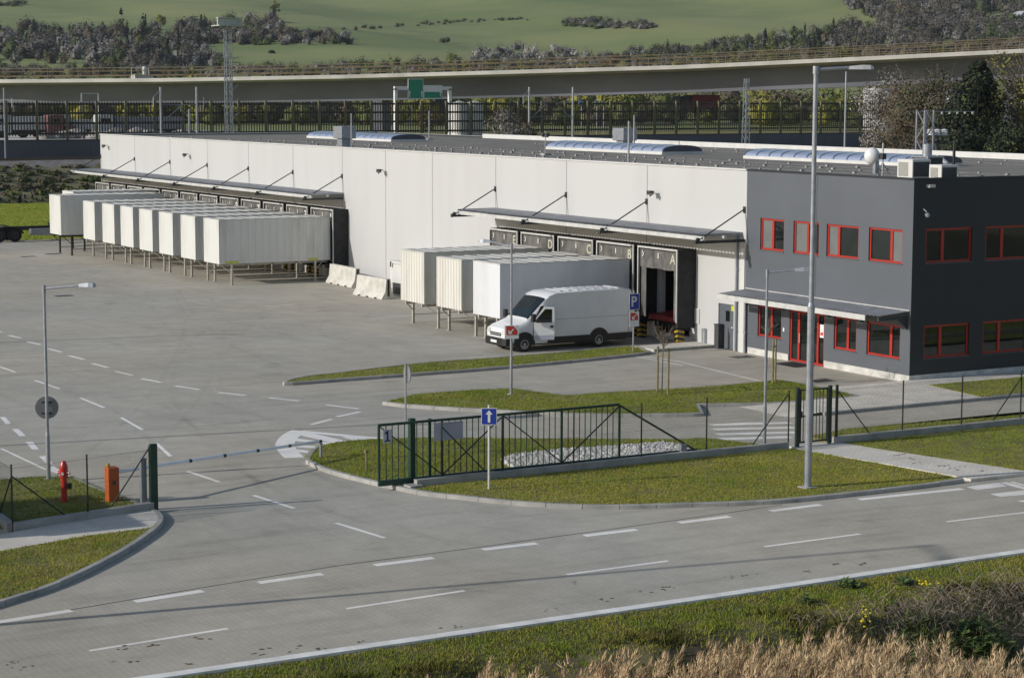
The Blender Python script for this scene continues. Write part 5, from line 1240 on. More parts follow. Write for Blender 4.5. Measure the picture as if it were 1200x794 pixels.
# ================================================================== barrier, hydrant, small posts
p = G(131.5, 587, .06); t = thing('barrier_gate', 'orange barrier cabinet with a long white boom across the lane', 'barrier', p)
b = MB(); b.box((p[0]-.17, p[1]-.15, 0), (p[0]+.17, p[1]+.16, 1.02)); bevel(b.build('cabinet', M_orange, t), .015); b = MB(); b.lathe([(.06, 0), (.06, .06), (.03, .11), (.0, .12)], (p[0], p[1]-.1, 1.02), 12); b.build('beacon', M_hazy, t)
e = G(376, 535, .1); tip = np.array([e[0]+.05, e[1], .60]); piv = np.array([p[0]+.06, p[1]+.12, .88])
b = MB(); b.tube(piv, tip, .055, .045, n=12); bo = b.build('boom', M_boom, t); d = tip-piv
for k in np.linspace(.16, .985, 6):
    b = MB(); b.tube(piv+d*k, piv+d*(k+.014), .056-.010*k+.0015, n=12); b.build('band', M_darkgrey, bo)
b = MB(); b.box((p[0]+.171, p[1]-.03, .55), (p[0]+.176, p[1]+.05, .66)); b.build('lock_plate', M_darkgrey, t)
b = MB(); b.tube(e, (e[0], e[1], .50), .04, n=10); b.box((e[0]-.05, e[1]-.06, .50), (e[0]+.05, e[1]+.06, .53)); b.box((e[0]-.07, e[1]-.06, .531), (e[0]-.05, e[1]+.06, .62)); tag(b.build('boom_rest', M_galv, base=(e[0], e[1], 0)), 'thin grey rest post under the tip of the barrier boom', 'post')
e = G(429.5, 552, .08); b = MB(); b.tube(e, (e[0], e[1], .64), .03, n=10); b.box((e[0]-.045, e[1]-.05, .64), (e[0]+.045, e[1]+.05, .72)); tag(b.build('sensor_post', M_wood, base=(e[0], e[1], 0)), 'short pale post with a dark head on the lawn left of the sliding gate', 'post')
p = G(75.5, 587, .08); t = thing('fire_hydrant', 'red fire hydrant with a domed cap on the lawn by the left fence', 'hydrant', p)
b = MB(); b.lathe([(.10, 0), (.10, .05), (.085, .06), (.085, .66), (.11, .67), (.115, .95), (.10, 1.02), (.085, 1.06), (.06, 1.12), (.0, 1.14)], tuple(p), 16); b.build('body', M_hydred, t, smooth=False)
for a in (rad(-140), rad(-30), rad(40)):
    d = np.array([math.cos(a), math.sin(a), 0]); b = MB(); b.tube(p+d*.09+(0, 0, .80), p+d*.17+(0, 0, .80), .05, n=10); oc = b.build('outlet', M_hydred, t); b = MB(); b.tube(p+d*.171+(0, 0, .80), p+d*.19+(0, 0, .80), .045, n=10); b.build('cap', M_alu, oc)
b = MB(); b.box(p+np.array([.06, .05, .36]), p+np.array([.16, .17, .52])); b.build('valve_box', M_black, t)
b = MB(); b.box((5.5, -46, -.03), (10.1, -43.8, 3.3)); b.box((5.4, -46.1, 3.3), (10.2, -43.7, 3.42)); kz = b.build('shadow_blocker', M_conc, base=(8.3, -44.6, 0)); tag(kz, 'unseen grey kiosk outside the picture at left, its shadow on the hydrant lawn', 'blocker')  # unseen block, added and sized to cast the shadow on the lawn
# bins at the side door
p = G(826.5, 404.5); b = MB(); b.lathe([(.15, 0), (.17, .02), (.17, .68), (.19, .70), (.19, .74), (.1, .78), (0, .79)], (p[0], p[1], .0), 14); tag(b.build('litter_bin', M_galv, base=p), 'small grey litter bin against the white wall left of the side door', 'bin')
p = G(842, 408); b = MB(); b.box((p[0]-.16, p[1]-.14, 0), (p[0]+.16, p[1]+.14, 1.05)); b.box((p[0]-.18, p[1]-.16, 1.05), (p[0]+.18, p[1]+.16, 1.1)); bevel(tag(b.build('cigarette_bin', M_acdark, base=p), 'dark slim bin standing at the grey side door', 'bin'), .012)
# ================================================================== staked saplings
def sapling(label, base, stakes, h, crown, seed):
    rs = np.random.default_rng(seed); base = np.array(base, float); t = thing('sapling', label, 'tree', base, 0, 'young staked trees')
    b = MB(); top = base+np.array([.03, .02, h*.62]); b.tube(base, top, .022, .014, n=8); b.build('trunk', M_bark, t)
    b = MB()
    def br(p, d, L, r, lv):
        q = p+d*L; b.tube(p, q, r, r*.6, n=4, caps=False)
        if lv:
            for k in range(3): d2 = d+rs.normal(0, .42, 3); d2[2] = abs(d2[2])*.8+.25; d2 /= np.linalg.norm(d2); br(p+d*L*rs.uniform(.55, 1), d2, L*rs.uniform(.5, .8), r*.6, lv-1)
    for k in range(9):
        a = rs.uniform(0, 6.28); d = np.array([math.cos(a)*.55, math.sin(a)*.55, .8]); d /= np.linalg.norm(d); br(top-(0, 0, rs.uniform(0, .35)), d, crown*rs.uniform(.4, .7), .016, 2)
    b.build('crown', M_twig, t, fixn=False)
    for x, y in stakes:
        b = MB(); z0 = .1; b.tube((x, y, z0-.1), (x, y, z0+1.75), .04, n=8); b.build('stake', M_wood, t)
    b = MB(); (xa, ya), (xb, yb) = stakes[0], stakes[-1]; b.beam((xa, ya, 1.55), (xb, yb, 1.55), .02, .05); b.build('tie', M_wood, t)
p1, p2, p3 = G(770.5, 459, .12), G(783, 462, .12), G(780, 463, .12)
sapling('bare sapling between wooden stakes on the island in front of dock A', (p3[0]-.25, p3[1], .12), [tuple(p1[:2]), tuple(p2[:2])], 3.1, .75, 3)
p1, p2, p3 = G(898, 448, .12), G(905.5, 449, .12), G(908.5, 448, .12)
sapling('bare sapling between wooden stakes on the island in front of the office', (p1[0], p1[1], .12), [tuple(p2[:2]), tuple(p3[:2])], 3.3, .6, 4)
# ================================================================== on the roof
def mast(label, x, y, base_y, top_y, Y, fat=.06, box=None):
    p = F(x, base_y, Y); z1 = F(x, top_y, Y)[2]; t = thing('roof_mast', label, 'mast', (p[0], Y, 7.86), 0, 'slim masts on the roof')
    b = MB(); b.tube((p[0], Y, 7.86), (p[0], Y, z1), fat, fat*.8, n=10); b.build('pole', M_galv, t); b = MB(); b.box((p[0]-.22, Y-.22, 7.861), (p[0]+.22, Y+.22, 7.93)); b.build('foot', M_kerb, t); return t, p[0], z1
mast('slim grey roof mast nearest the wall top, right of the first grey duct', 412, 0, 175, 133, .9, .05)
mast('slim pale roof mast by the rear parapet, alone between the first two rooflights', 503, 0, 163, 130, 17.7, .055)
mast('grey roof mast at the front edge, left of the last rooflight', 736.5, 0, 192, 142, .9, .055)
mast('pale roof mast behind the middle rooflight, beside the grey duct', 743, 0, 170, 135, 21, .06)
def duct(label, x, yb, yt, Y, w_):
    p = F(x, yb, Y); z1 = F(x, yt, Y)[2]; t = thing('roof_duct', label, 'duct', (p[0], Y, 7.86), 0, 'grey roof ducts')
    b = MB(); b.box((p[0]-w_*.35, Y-w_*.35, 7.86), (p[0]+w_*.35, Y+w_*.35, z1-w_*.75)); b.build('stack', M_galv, t); b = MB(); b.box((p[0]-w_*.6, Y-w_*.5, z1-w_*.75), (p[0]+w_*.6, Y+w_*.5, z1)); bevel(b.build('cowl', M_galv, t), .03)
duct('grey roof duct with a boxy cowl beside the front mast at left', 404, 173, 148, 1.2, 1.0)
duct('grey roof duct with a boxy cowl behind the middle rooflight', 732, 168, 150, 21, 1.1)
p = F(639, 181, 5.5); t = thing('weather_station', 'small weather station on a thin mast in front of the middle rooflight', 'instrument', (p[0], 5.5, 7.86)); x = p[0]
b = MB(); b.tube((x, 5.5, 7.86), (x, 5.5, 9.2), .025, n=8); b.build('mast', M_galv, t); b = MB(); b.box((x-.3, 5.47, 8.85), (x+.3, 5.53, 8.9)); b.lathe([(.09, 0), (.12, .1), (.12, .2), (.0, .22)], (x-.28, 5.5, 8.9), 10); b.box((x+.1, 5.4, 8.9), (x+.3, 5.6, 9.08)); b.build('sensors', M_acdark, t); b = MB(); b.box((x-.25, 5.3, 7.861), (x+.25, 5.7, 7.96)); b.build('foot', M_kerb, t)
def disht():
    Y = 1.6; p = F(1034, 208, Y); x = p[0]; t = thing('satellite_dish', 'white round dish antenna on a short mast at the office roof edge', 'antenna', (x, Y, 7.86))
    b = MB(); b.tube((x, Y, 7.86), (x, Y, 9.3), .035, n=8); b.tube((x, Y, 8.5), (x-.35, Y-.1, 7.88), .02, n=6); b.tube((x, Y, 8.5), (x+.1, Y+.4, 7.88), .02, n=6); b.build('mast', M_galv, t)
    c = F(1022, 183, Y-.2); b = MB(); n = 20; d = np.array([.25, -.96, .1]); d /= np.linalg.norm(d); d = np.array([CC[0]-c[0], CC[1]-c[1], 0]); d /= np.linalg.norm(d); d = d*.75+np.array([-.6, -.5, 0])*.5; d /= np.linalg.norm(d)
    b.blob(tuple(c), (.33, .33, .36), seed=1, amp=.0, n=16); b.build('radome', M_signwhite, t, smooth=True)
    b = MB(); b.tube(c, (x, Y, c[2]), .05, n=8); b.box((x-.1, Y-.1, c[2]-.12), (x+.1, Y+.1, c[2]+.12)); b.build('bracket', M_darkgrey, t)
    b = MB(); b.box((x-.32, Y-.25, 8.05), (x-.16, Y-.05, 8.55)); b.build('cable_box', M_galv, t)
disht()
def ac(label, xa, xb, yb, yt, Y, depth):
    A, B = F(xa, yb, Y), F(xb, yb, Y); z1 = F((xa+xb)/2, yt, Y)[2]; x0, x1 = A[0], B[0]
    t = thing('air_conditioner', label, 'air conditioner', ((x0+x1)/2, Y, 7.86), 0, 'air conditioners on the office roof')
    b = MB(); b.box((x0, Y, 7.93), (x1, Y+depth, z1)); bevel(b.build('casing', M_white, t), .02)
    b = MB(); b.box((x0+.10, Y-.012, 8.02), (x0+(x1-x0)*.72, Y-.003, z1-.12)); b.build('front_grille', M_acgrey, t)
    b = MB(); b.box((x1+.003, Y+.05, 8.0), (x1+.012, Y+depth-.06, z1-.1)); b.build('side_coil', M_acdark, t)
    for xx in (x0+.06, x1-.12):
        b = MB(); b.box((xx, Y, 7.86), (xx+.06, Y+depth, 7.929)); b.build('foot', M_darkgrey, t)
ac('larger white air conditioner left of the pair on the office roof edge', 1051, 1069, 208, 186.5, 1.2, .95)
ac('smaller white air conditioner with a dark coil side, right of the pair', 1088.5, 1103, 208.5, 193, 1.6, .85)
Y = 2.6; p = F(1078, 205, Y); t = thing('condenser', 'dark slatted condenser unit between the two white air conditioners', 'condenser', (p[0], Y, 7.86))
b = MB(); b.box((p[0]-.5, Y, 7.92), (p[0]+.45, Y+.8, 8.72)); b.build('coil', M_acdark, t); b = MB(); b.box((p[0]-.55, Y-.03, 8.721), (p[0]+.5, Y+.83, 8.78)); b.box((p[0]-.55, Y-.04, 7.86), (p[0]-.47, Y+.04, 8.72)); b.box((p[0]+.42, Y-.04, 7.86), (p[0]+.5, Y+.04, 8.72)); b.build('frame', M_galv, t)
Y = 3.2; p = F(1086, 200, Y); t = thing('roof_vent', 'round grey vent pipe with a fat cap above the air conditioners', 'vent', (p[0], Y, 7.86)); b = MB(); b.tube((p[0], Y, 7.86), (p[0], Y, 9.0), .09, n=12); b.build('pipe', M_galv, t); b = MB(); b.tube((p[0], Y, 8.75), (p[0], Y, 9.25), .20, n=14); b.build('cap', M_galv, t)
Y = 4.2; p = F(1100, 198, Y); t = thing('pipe_elbow', 'bent foil wrapped pipe and thin black stack behind the air conditioners', 'pipe', (p[0], Y, 7.86)); b = MB(); b.path([(p[0]-.9, Y-.6, 7.95), (p[0]-.5, Y-.3, 8.5), (p[0], Y, 8.65), (p[0]+.4, Y+.2, 8.3), (p[0]+.5, Y+.2, 7.86)], .14, n=10); b.build('foil_pipe', M_alu, t); b = MB(); b.tube((p[0]+.35, Y+.5, 7.86), (p[0]+.35, Y+.5, 9.35), .06, n=8); b.build('stack', M_black, t)
# ================================================================== railway side: wall, board fence, masts
sw = MB(); y = -90.
while y < 150: sw.box((RX+.35, y+.01, 3.6), (RX+.6, y+5.99, 5.75)); y += 6
tag(sw.build('noise_wall', M_navy, base=(RX, 0, 3.6)), 'long dark concrete retaining wall along the railway under the board fence', 'wall')
sw = MB(); sw.box((RX+.28, -90, 5.752), (RX+.66, 150, 5.86)); 
tag(sw.build('wall_coping', M_darkgrey, base=(RX, 0, 5.7)), 'dark coping on top of the railway retaining wall', 'coping')
PST = 3.553; Y0 = 14.3
t = thing('board_fence', 'long dark open board fence with ochre posts along the railway', 'fence', (RX, 60, 5.7))
k = -9
while True:
    y = Y0+PST*k
    if y > 141: break
    b = MB(); b.box((RX+.02, y-.13, 5.6), (RX+.30, y+.13, 10.35)); b.build('post', M_post, t)
    if y+PST < 143:
        b = MB()
        for z in (6.55, 7.75, 8.9, 9.95): b.box((RX-.06, y+.14, z-.12), (RX+.0, y+PST-.14, z+.12))
        n = 9
        for i in range(n):
            yy = y+.22+(PST-.44)*(i+.5)/n; w_ = .064
            b.box((RX-.10, yy-w_, 6.25), (RX-.062, yy+w_, 10.2+.03*(i % 2)))
        b.build('board_panel', M_slat, t)
    k += 1
def cat_mast(label, x, yb, yt, X, arm=0, fat=.16, zb=None):
    p = XP(x, yb, X); z1 = XP(x, yt, X)[2]; z0 = zb if zb is not None else 3.7; t = thing('railway_mast', label, 'mast', (X, p[1], z0), 0, 'railway line masts')
    b = MB(); b.tube((X, p[1], z0), (X, p[1], z1), fat, fat*.8, n=10); b.build('pole', M_galv, t)
    if arm:
        y = p[1]; b = MB(); b.tube((X, y, z1-2.0), (X, y+arm*2.6, z1-2.1), .035, n=5); b.tube((X, y, z1-4.2), (X, y+arm*2.6, z1-2.1), .035, n=5); b.tube((X, y+arm*.4, z1-3.8), (X, y+arm*2.9, z1-3.75), .03, n=5); b.tube((X, y, z1-.3), (X, y-arm*.9, z1-1.2), .03, n=5); b.tube((X, y-arm*.9, z1-1.2), (X, y-arm*.9, z1-2.2), .05, n=5); b.build('bracket', M_galv, t)
    return t
cat_mast('pale railway mast left of the lattice tower, its bracket pointing right', 189, 155, 102, -168.0, 1)
cat_mast('pale railway mast nearest the lattice tower, its bracket pointing left', 231, 152, 102, -168.0, -1)
cat_mast('short pale post between two masts above the warehouse roof at left', 222, 160, 128, -160.0, 0, .12)
cat_mast('thin railway mast at the left edge of the picture', 6, 165, 103, -168.5, -1, .1)
cat_mast('pale railway mast beside the blossoming bush, bracket to the right', 620, 160, 102, -168.0, 1)
cat_mast('pale railway mast in front of the board fence middle, bracket to the left', 671, 165, 102, -168.0, -1)
cat_mast('slim pale post far right of the lattice mast, under the tall lamp arm', 990, 163, 84, -165.0, 0, .14)
def lattice(label, x, yb, yt, X, w_, zb, head=False, name='lattice_mast', cross=False, top=.9):
    p = XP(x, yb, X); z1 = XP(x, yt, X)[2]; y = p[1]; t = thing(name, label, 'lattice mast', (X, y, zb)); b = MB(); H = z1-zb; n = int(H/(w_*1.15)); ws = lambda z: w_*(1-(1-top)*(z-zb)/H)
    for sx in (-1, 1):
        for sy in (-1, 1): b.beam((X+sx*w_/2, y+sy*w_/2, zb), (X+sx*ws(z1)/2, y+sy*ws(z1)/2, z1), .085, .085)
    b.build('legs', M_galv, t); b = MB()
    for i in range(n):
        za, zc = zb+H*i/n, zb+H*(i+1)/n; s = 1 if i % 2 else -1; a, c_ = ws(za)/2, ws(zc)/2
        for q in (-1, 1):
            b.beam((X+q*a, y-s*a, za), (X+q*c_, y+s*c_, zc), .05, .05); b.beam((X-s*a, y+q*a, za), (X+s*c_, y+q*c_, zc), .05, .05)
    if head:
        for k in range(7): yy = y+.8; zz = zb+2+k*1.6; b.beam((X, y+w_/2, zz), (X, y+w_/2+.9, zz+.9), .04, .04)
    b.build('lattice', M_galv, t)
    if head:
        b = MB(); b.box((X-1.2, y-1.5, z1), (X+1.2, y+1.5, z1+.12)); b.box((X+.4, y-1.45, z1+.12), (X+.7, y+1.45, z1+.8)); b.box((X+.2, y-1.5, z1+.85), (X+.9, y+1.5, z1+.95)); b.build('lamp_platform', mat('pale_green_grey', (.45, .49, .45), .6, .1, 2), t)

    if cross:
        b = MB(); b.beam((X, y-.8, z1-.1), (X, y+4.2, z1-.1), .035, .035)
        b.build('crossarm', M_galv, t); b = MB()
        for k in range(5): b.tube((X, y+1.4+k*.65, z1-.25), (X, y+1.4+k*.65, z1-.12), .06, n=8)
        b.build('insulators', M_signwhite, t)
    return t
lattice('tall pale lattice tower with a floodlight platform rising above the viaduct at left', 268.5, 155, 31, -158, .68, 3.0, True, 'lattice_tower')
lattice('short pale lattice mast in front of the board fence, left of the tallest lamp post', 874, 165, 92, -160, .75, 3.2, top=.6)
# power pole close behind the warehouse
lattice('small lattice power pole with crossarm and insulators just behind the office roof', 1083, 185, 129, -40, .75, 0, False, 'power_pole', True, 1.0)
t = thing('power_transformer', 'row of three white insulators on a frame behind the office roof', 'insulators', (-41, XP(1098, 170, -41)[1], 0)); y = XP(1098, 170, -41)[1]
b = MB(); b.box((-41.1, y-.1, 0), (-40.9, y+.1, 8.9)); b.box((-41.1, y-.9, 8.2), (-40.9, y+.9, 8.3)); b.build('frame', M_darkgrey, t)
for k in (-.6, 0, .6):
    b = MB(); b.lathe([(.1, 0), (.24, .05), (.14, .12), (.24, .2), (.14, .27), (.24, .35), (.1, .42)], (-41, y+k, 8.62), 12); b.build('insulator', M_signwhite, t)
# overhead sign gantry behind the fence
GXX = -196.; 
def gz(x, y): p = XP(x, y, GXX); return p[1], p[2]
t = thing('sign_gantry', 'white overhead road gantry with two green direction signs behind the board fence', 'sign gantry', (GXX, gz(495, 130)[0], 5.2))
ya, za = gz(463.5, 104); yb, zb = gz(527, 104)
for y in (ya, yb):
    b = MB(); b.box((GXX-.2, y-.22, 5.2), (GXX+.2, y+.22, za)); b.build('gantry_leg', M_signwhite, t)
b = MB(); b.box((GXX-.2, ya-.22, za-.18), (GXX+.2, yb+.22, za+.32)); b.build('gantry_beam', M_signwhite, t)
def gsign(x0, y0, x1, y1, white=None):
    a, c_ = gz(x0, y0), gz(x1, y1); b = MB(); b.box((GXX+.25, a[0], c_[1]), (GXX+.33, c_[0], a[1])); pb = b.build('green_sign', M_signwhite, t); b = MB(); m = .07; b.box((GXX+.331, a[0]+m, c_[1]+m), (GXX+.34, c_[0]-m, a[1]-m)); b.build('sign_face', M_signgreen, pb)
    if white:
        b = MB(); b.box((GXX+.341, a[0]+m, a[1]-(a[1]-c_[1])*.5), (GXX+.348, c_[0]-m, a[1]-m)); b.build('white_field', M_signwhite, pb)
    b = MB(); H = a[1]-c_[1]
    for f_ in ((.1, .9) if not white else (.9,)):
        yy = a[0]+(c_[0]-a[0])*f_; b.add([(GXX+.35, yy-.06, c_[1]+.25), (GXX+.35, yy+.06, c_[1]+.25), (GXX+.35, yy+.06, c_[1]+.8), (GXX+.35, yy+.18, c_[1]+.8), (GXX+.35, yy, c_[1]+1.15), (GXX+.35, yy-.18, c_[1]+.8), (GXX+.35, yy-.06, c_[1]+.8)], [(0, 1, 2, 3, 4, 5, 6)])
    b.build('lane_arrow', M_signwhite, pb, fixn=False)
gsign(477, 92.5, 494.8, 116); gsign(495.3, 100, 517, 115.6, True)
for i, x in enumerate((681.5, 689.5, 699.5, 707.5)):
    p = XP(x, 121, -182); b = MB(); b.add([(-182, p[1]+.33*math.cos(a)*(1 if i % 2 == 0 else .85), p[2]+.4*math.sin(a)) for a in np.linspace(0, 2*math.pi, 13)[:-1]]+[(-182.05, p[1]+.33*math.cos(a)*(1 if i % 2 == 0 else .85), p[2]+.4*math.sin(a)) for a in np.linspace(0, 2*math.pi, 13)[:-1]], [tuple(range(12)), tuple(range(23, 11, -1))]+[(k, (k+1) % 12, 12+(k+1) % 12, 12+k) for k in range(12)])
    t = thing('road_sign', ['small blue round road sign leftmost of four beyond the board fence', 'small pale road sign second of four beyond the board fence', 'small blue round road sign third of four beyond the board fence', 'small pale road sign rightmost of four beyond the board fence'][i], 'road sign', (-182, p[1], 5.7), 0, 'small road signs beyond the fence')
    b.build('sign_disc', mat('pale_sign_blue', (.16, .34, .62), .5, .05, 3) if i % 2 == 0 else M_signgrey, t, fixn=True); b = MB(); b.tube((-182.03, p[1], 5.6), (-182.03, p[1], p[2]-.3), .04, n=6); b.build('post', M_galv, t)
# frame standing above the fence at far left
t = thing('steel_frame', 'small white steel frame showing above the board fence at far left', 'frame', (-176, XP(105, 115, -176)[1], 5.7)); a, c_ = XP(95.5, 109.5, -176), XP(115.5, 119.5, -176)
b = MB()
for y in (a[1], c_[1]): b.box((-176.05, y-.06, 5.6), (-175.95, y+.06, a[2]))
for z in (a[2], c_[2]): b.box((-176.04, a[1], z-.05), (-175.96, c_[1], z+.05))
b.build('frame_bars', M_alu, t)
b = MB(); b.box((-203, -60, 5.3), (-176, 42, 5.80)); struct(b.build('lorry_park', M_concpale))
# silo like white tanks behind the fence
p = XP(546, 152, -184)
for i, (dx, r) in enumerate(((-1.0, 1.15), (1.25, 1.2))):
    b = MB(); b.lathe([(r, 0), (r, 4.35), (r*.96, 4.5), (r*.3, 4.75), (0, 4.8)], (-184, p[1]+dx, 5.5), 18)
    tag(b.build('white_tank', mat('tank_white', (.62, .62, .58), .5, .1, 1), base=(-184, p[1]+dx, 5.5)), ['white cylindrical tank behind the board fence, left of its twin', 'white cylindrical tank behind the board fence, right beside the blossoming bush'][i], 'tank', 'white tanks behind the fence')
# vehicles and stores beyond the fence
def lorry(label, x, X, z, cabc, boxc, L=7, up=1, h=2.6, flip=1, cat='lorry', grp='lorries beyond the fence'):
    y = XP(x, 130, X)[1]; t = thing('lorry', label, cat, (X, y, z), 0, grp)
    b = MB(); b.box((X-1.2, y-L/2, z+1.05), (X+1.2, y+L/2, z+1.05+h)); bevel(b.build('cargo_box', boxc, t), .05)
    yc = y-flip*(L/2+1.2); b = MB(); b.prism([(yc-1.05, z+.5), (yc-1.05, z+2.5), (yc-.75*1, z+2.85), (yc+1.0, z+2.85), (yc+1.0, z+.5)], X-1.15, X+1.15, 'x'); cb = b.build('cab', cabc, t); b = MB(); b.box((X+1.151, yc-.7, z+1.7), (X+1.17, yc+.5, z+2.4)); b.build('cab_window', M_glass, cb)
    b = MB(); b.box((X-.9, min(yc, y-L/2), z+.6), (X+.9, y+L/2, z+1.03)); b.build('chassis', M_black, t)
    for yy in (yc-.1, y-L/2+1.3, y+L/2-1.5):
        b = MB(); b.lathe([(.2, -.14), (.48, -.14), (.48, .14), (.2, .14)], (X+1.05, yy, z+.48), 16, axis='x'); b.build('wheel', M_tyre, t)
    return t
M_lwhite = mat('lorry_white', (.55, .55, .53), .5, .1, 1); M_lred = mat('lorry_red', (.22, .015, .02), .5, .15, 1); M_lblue = mat('tarpaulin_blue', (.05, .12, .45), .5, .08, 1); M_lgrey = mat('tarpaulin_grey', (.27, .27, .29), .7, .1, .6)
lorry('dark red lorry passing under the viaduct above the board fence', 822, -215, 8.1, M_darkgrey, M_lred, 5.6, h=2.0)
lorry('blue and white lorry showing through the trees at far right', 1132, -200, 9.0, M_lwhite, M_lblue, 4.5, h=1.9)
lorry('white box lorry behind the board fence at the far left, left of the others', 33, -187, 5.7, M_lwhite, M_lwhite, 4.6, h=1.6)
lorry('pale lorry with a long grey tarpaulin behind the board fence near the first railway mast', 172, -187, 5.7, M_lwhite, M_lgrey, 9, h=1.5)
lorry('small white lorry behind the board fence, right of the red van', 92, -187, 5.7, M_lwhite, M_lwhite, 2.6, h=1.2)
lorry('small red van behind the board fence between white lorries', 79, -186, 5.7, mat('van_red', (.20, .08, .07), .5, .1, 1), mat('van_red2', (.19, .085, .075), .5, .1, 1), 1.2, h=.5, cat='van')
b = MB(); y0_ = XP(0, 140, -190)[1]
for k in range(16): 
    r = random.uniform(.8, 1.5); b.blob((-179+random.uniform(-1.5, 1), y0_+2+k*1.5, 5.8+r*.2), (r, r*1.1, r*.75), seed=k, amp=.2, n=8)
tag(b.build('rubble_heap', mat('pale_rubble', (.38, .36, .34), .95, .25, 1.5, bump=.5)), 'low heap of pale rubble behind the board fence at far left', 'rubble heap')
b = MB(); p = XP(1031, 120, -205); b.box((-207, p[1]-1.9, 4), (-203, p[1]+2.6, XP(1031, 103.5, -205)[2])); sh_ = b.build('tower_wall', M_lwhite, None, base=(-205, p[1], 4)); sh_.name = 'white_tower'; tag(sh_, 'pale concrete block tower beside the blossoming tree at right', 'tower')
# ================================================================== viaduct
VX = [-260, -100, 0, 200, 400, 600, 800, 1000, 1200, 1400, 1600]; VT = [93.5, 93.5, 93.2, 91.5, 87.8, 82.2, 76.3, 67.0, 57.2, 46, 34]; VD = [372, 361, 354, 345, 337, 329, 321, 312, 303, 293, 282]
VB = [122.5, 122.5, 122.2, 121.5, 118.5, 114, 108.5, 101.5, 91.5, 81, 70]
xs_ = np.linspace(-260, 1600, 63); top = np.array([DP(x, np.interp(x, VX, VT), np.interp(x, VX, VD)) for x in xs_]); bot = np.array([DP(x, np.interp(x, VX, VB), np.interp(x, VX, VD))[2] for x in xs_])
tn = np.gradient(top, axis=0)[:, :2]; tn /= np.linalg.norm(tn, axis=1)[:, None]; nb = np.stack([tn[:, 1], -tn[:, 0]], 1)     # towards the viewer
nb *= np.sign((nb@(CC[:2]-top[len(top)//2, :2])).mean()) if True else 1
vt = thing('viaduct', 'long curved concrete road viaduct crossing the whole background', 'viaduct', (top[20][0], top[20][1], 5))
def loft(secs, name, m, parent, closed=True):
    b = MB(); k = len(secs[0]); b.add([p for s in secs for p in s], [(i*k+a, i*k+(a+1) % k, (i+1)*k+(a+1) % k, (i+1)*k+a) for i in range(len(secs)-1) for a in range(k if closed else k-1)]+[tuple(range(k)), tuple(range(len(secs)*k-1, (len(secs)-1)*k-1, -1))]); return b.build(name, m, parent)
secs = []
for p, n, zb in zip(top, nb, bot):
    z = p[2]-.62; f_ = lambda a, zz: (p[0]+n[0]*a, p[1]+n[1]*a, zz); secs.append([f_(-4.4, z-.3), f_(-4.7, zb), f_(-9.0, zb), f_(-9.4, z-.3)])
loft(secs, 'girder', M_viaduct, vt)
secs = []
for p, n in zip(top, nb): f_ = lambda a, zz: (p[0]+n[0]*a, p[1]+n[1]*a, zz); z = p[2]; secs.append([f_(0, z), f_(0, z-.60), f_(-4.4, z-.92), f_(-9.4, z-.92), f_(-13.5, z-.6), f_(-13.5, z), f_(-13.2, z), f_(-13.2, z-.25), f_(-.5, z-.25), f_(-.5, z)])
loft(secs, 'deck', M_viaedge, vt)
b = MB(); 
for off in (0.15,):
    for dz in (.55, 1.25):
        for i in range(len(top)-1):
            q = lambda j: (top[j][0]-nb[j][0]*.3, top[j][1]-nb[j][1]*.3, top[j][2]+dz); b.tube(q(i), q(i+1), .06, n=5, caps=False)
b.build('railing', M_rust, vt)
b = MB()
for i in range(len(top)-1):
    for f_ in (0, .5): q = top[i]+(top[i+1]-top[i])*f_; n = nb[i]; b.box((q[0]-n[0]*.3-.05, q[1]-n[1]*.3-.05, q[2]), (q[0]-n[0]*.3+.05, q[1]-n[1]*.3+.05, q[2]+1.3))
tag(b.build('railing_posts', M_rust, vt), kind='stuff')
b = MB()
for dz in (.6, 1.4, 2.0):
    for i in range(len(top)-1):
        q = lambda j: (top[j][0]-nb[j][0]*13.3, top[j][1]-nb[j][1]*13.3, top[j][2]+dz); b.tube(q(i), q(i+1), .07, n=5, caps=False)
b.build('far_railing', M_rust, vt)
for x in (-60, 440, 1180):
    i = int(np.argmin(abs(xs_-x))); p = top[i]; n = nb[i]; c_ = (p[0]-n[0]*6.9, p[1]-n[1]*6.9); b = MB(); b.prism([(c_[0]+tn[i][0]*a*.9+n[0]*q*2.2, c_[1]+tn[i][1]*a*.9+n[1]*q*2.2) for a, q in ((-1, -1), (1, -1), (1, 1), (-1, 1))], 3, bot[i]-.02); b.build('pier', M_viaduct, vt)
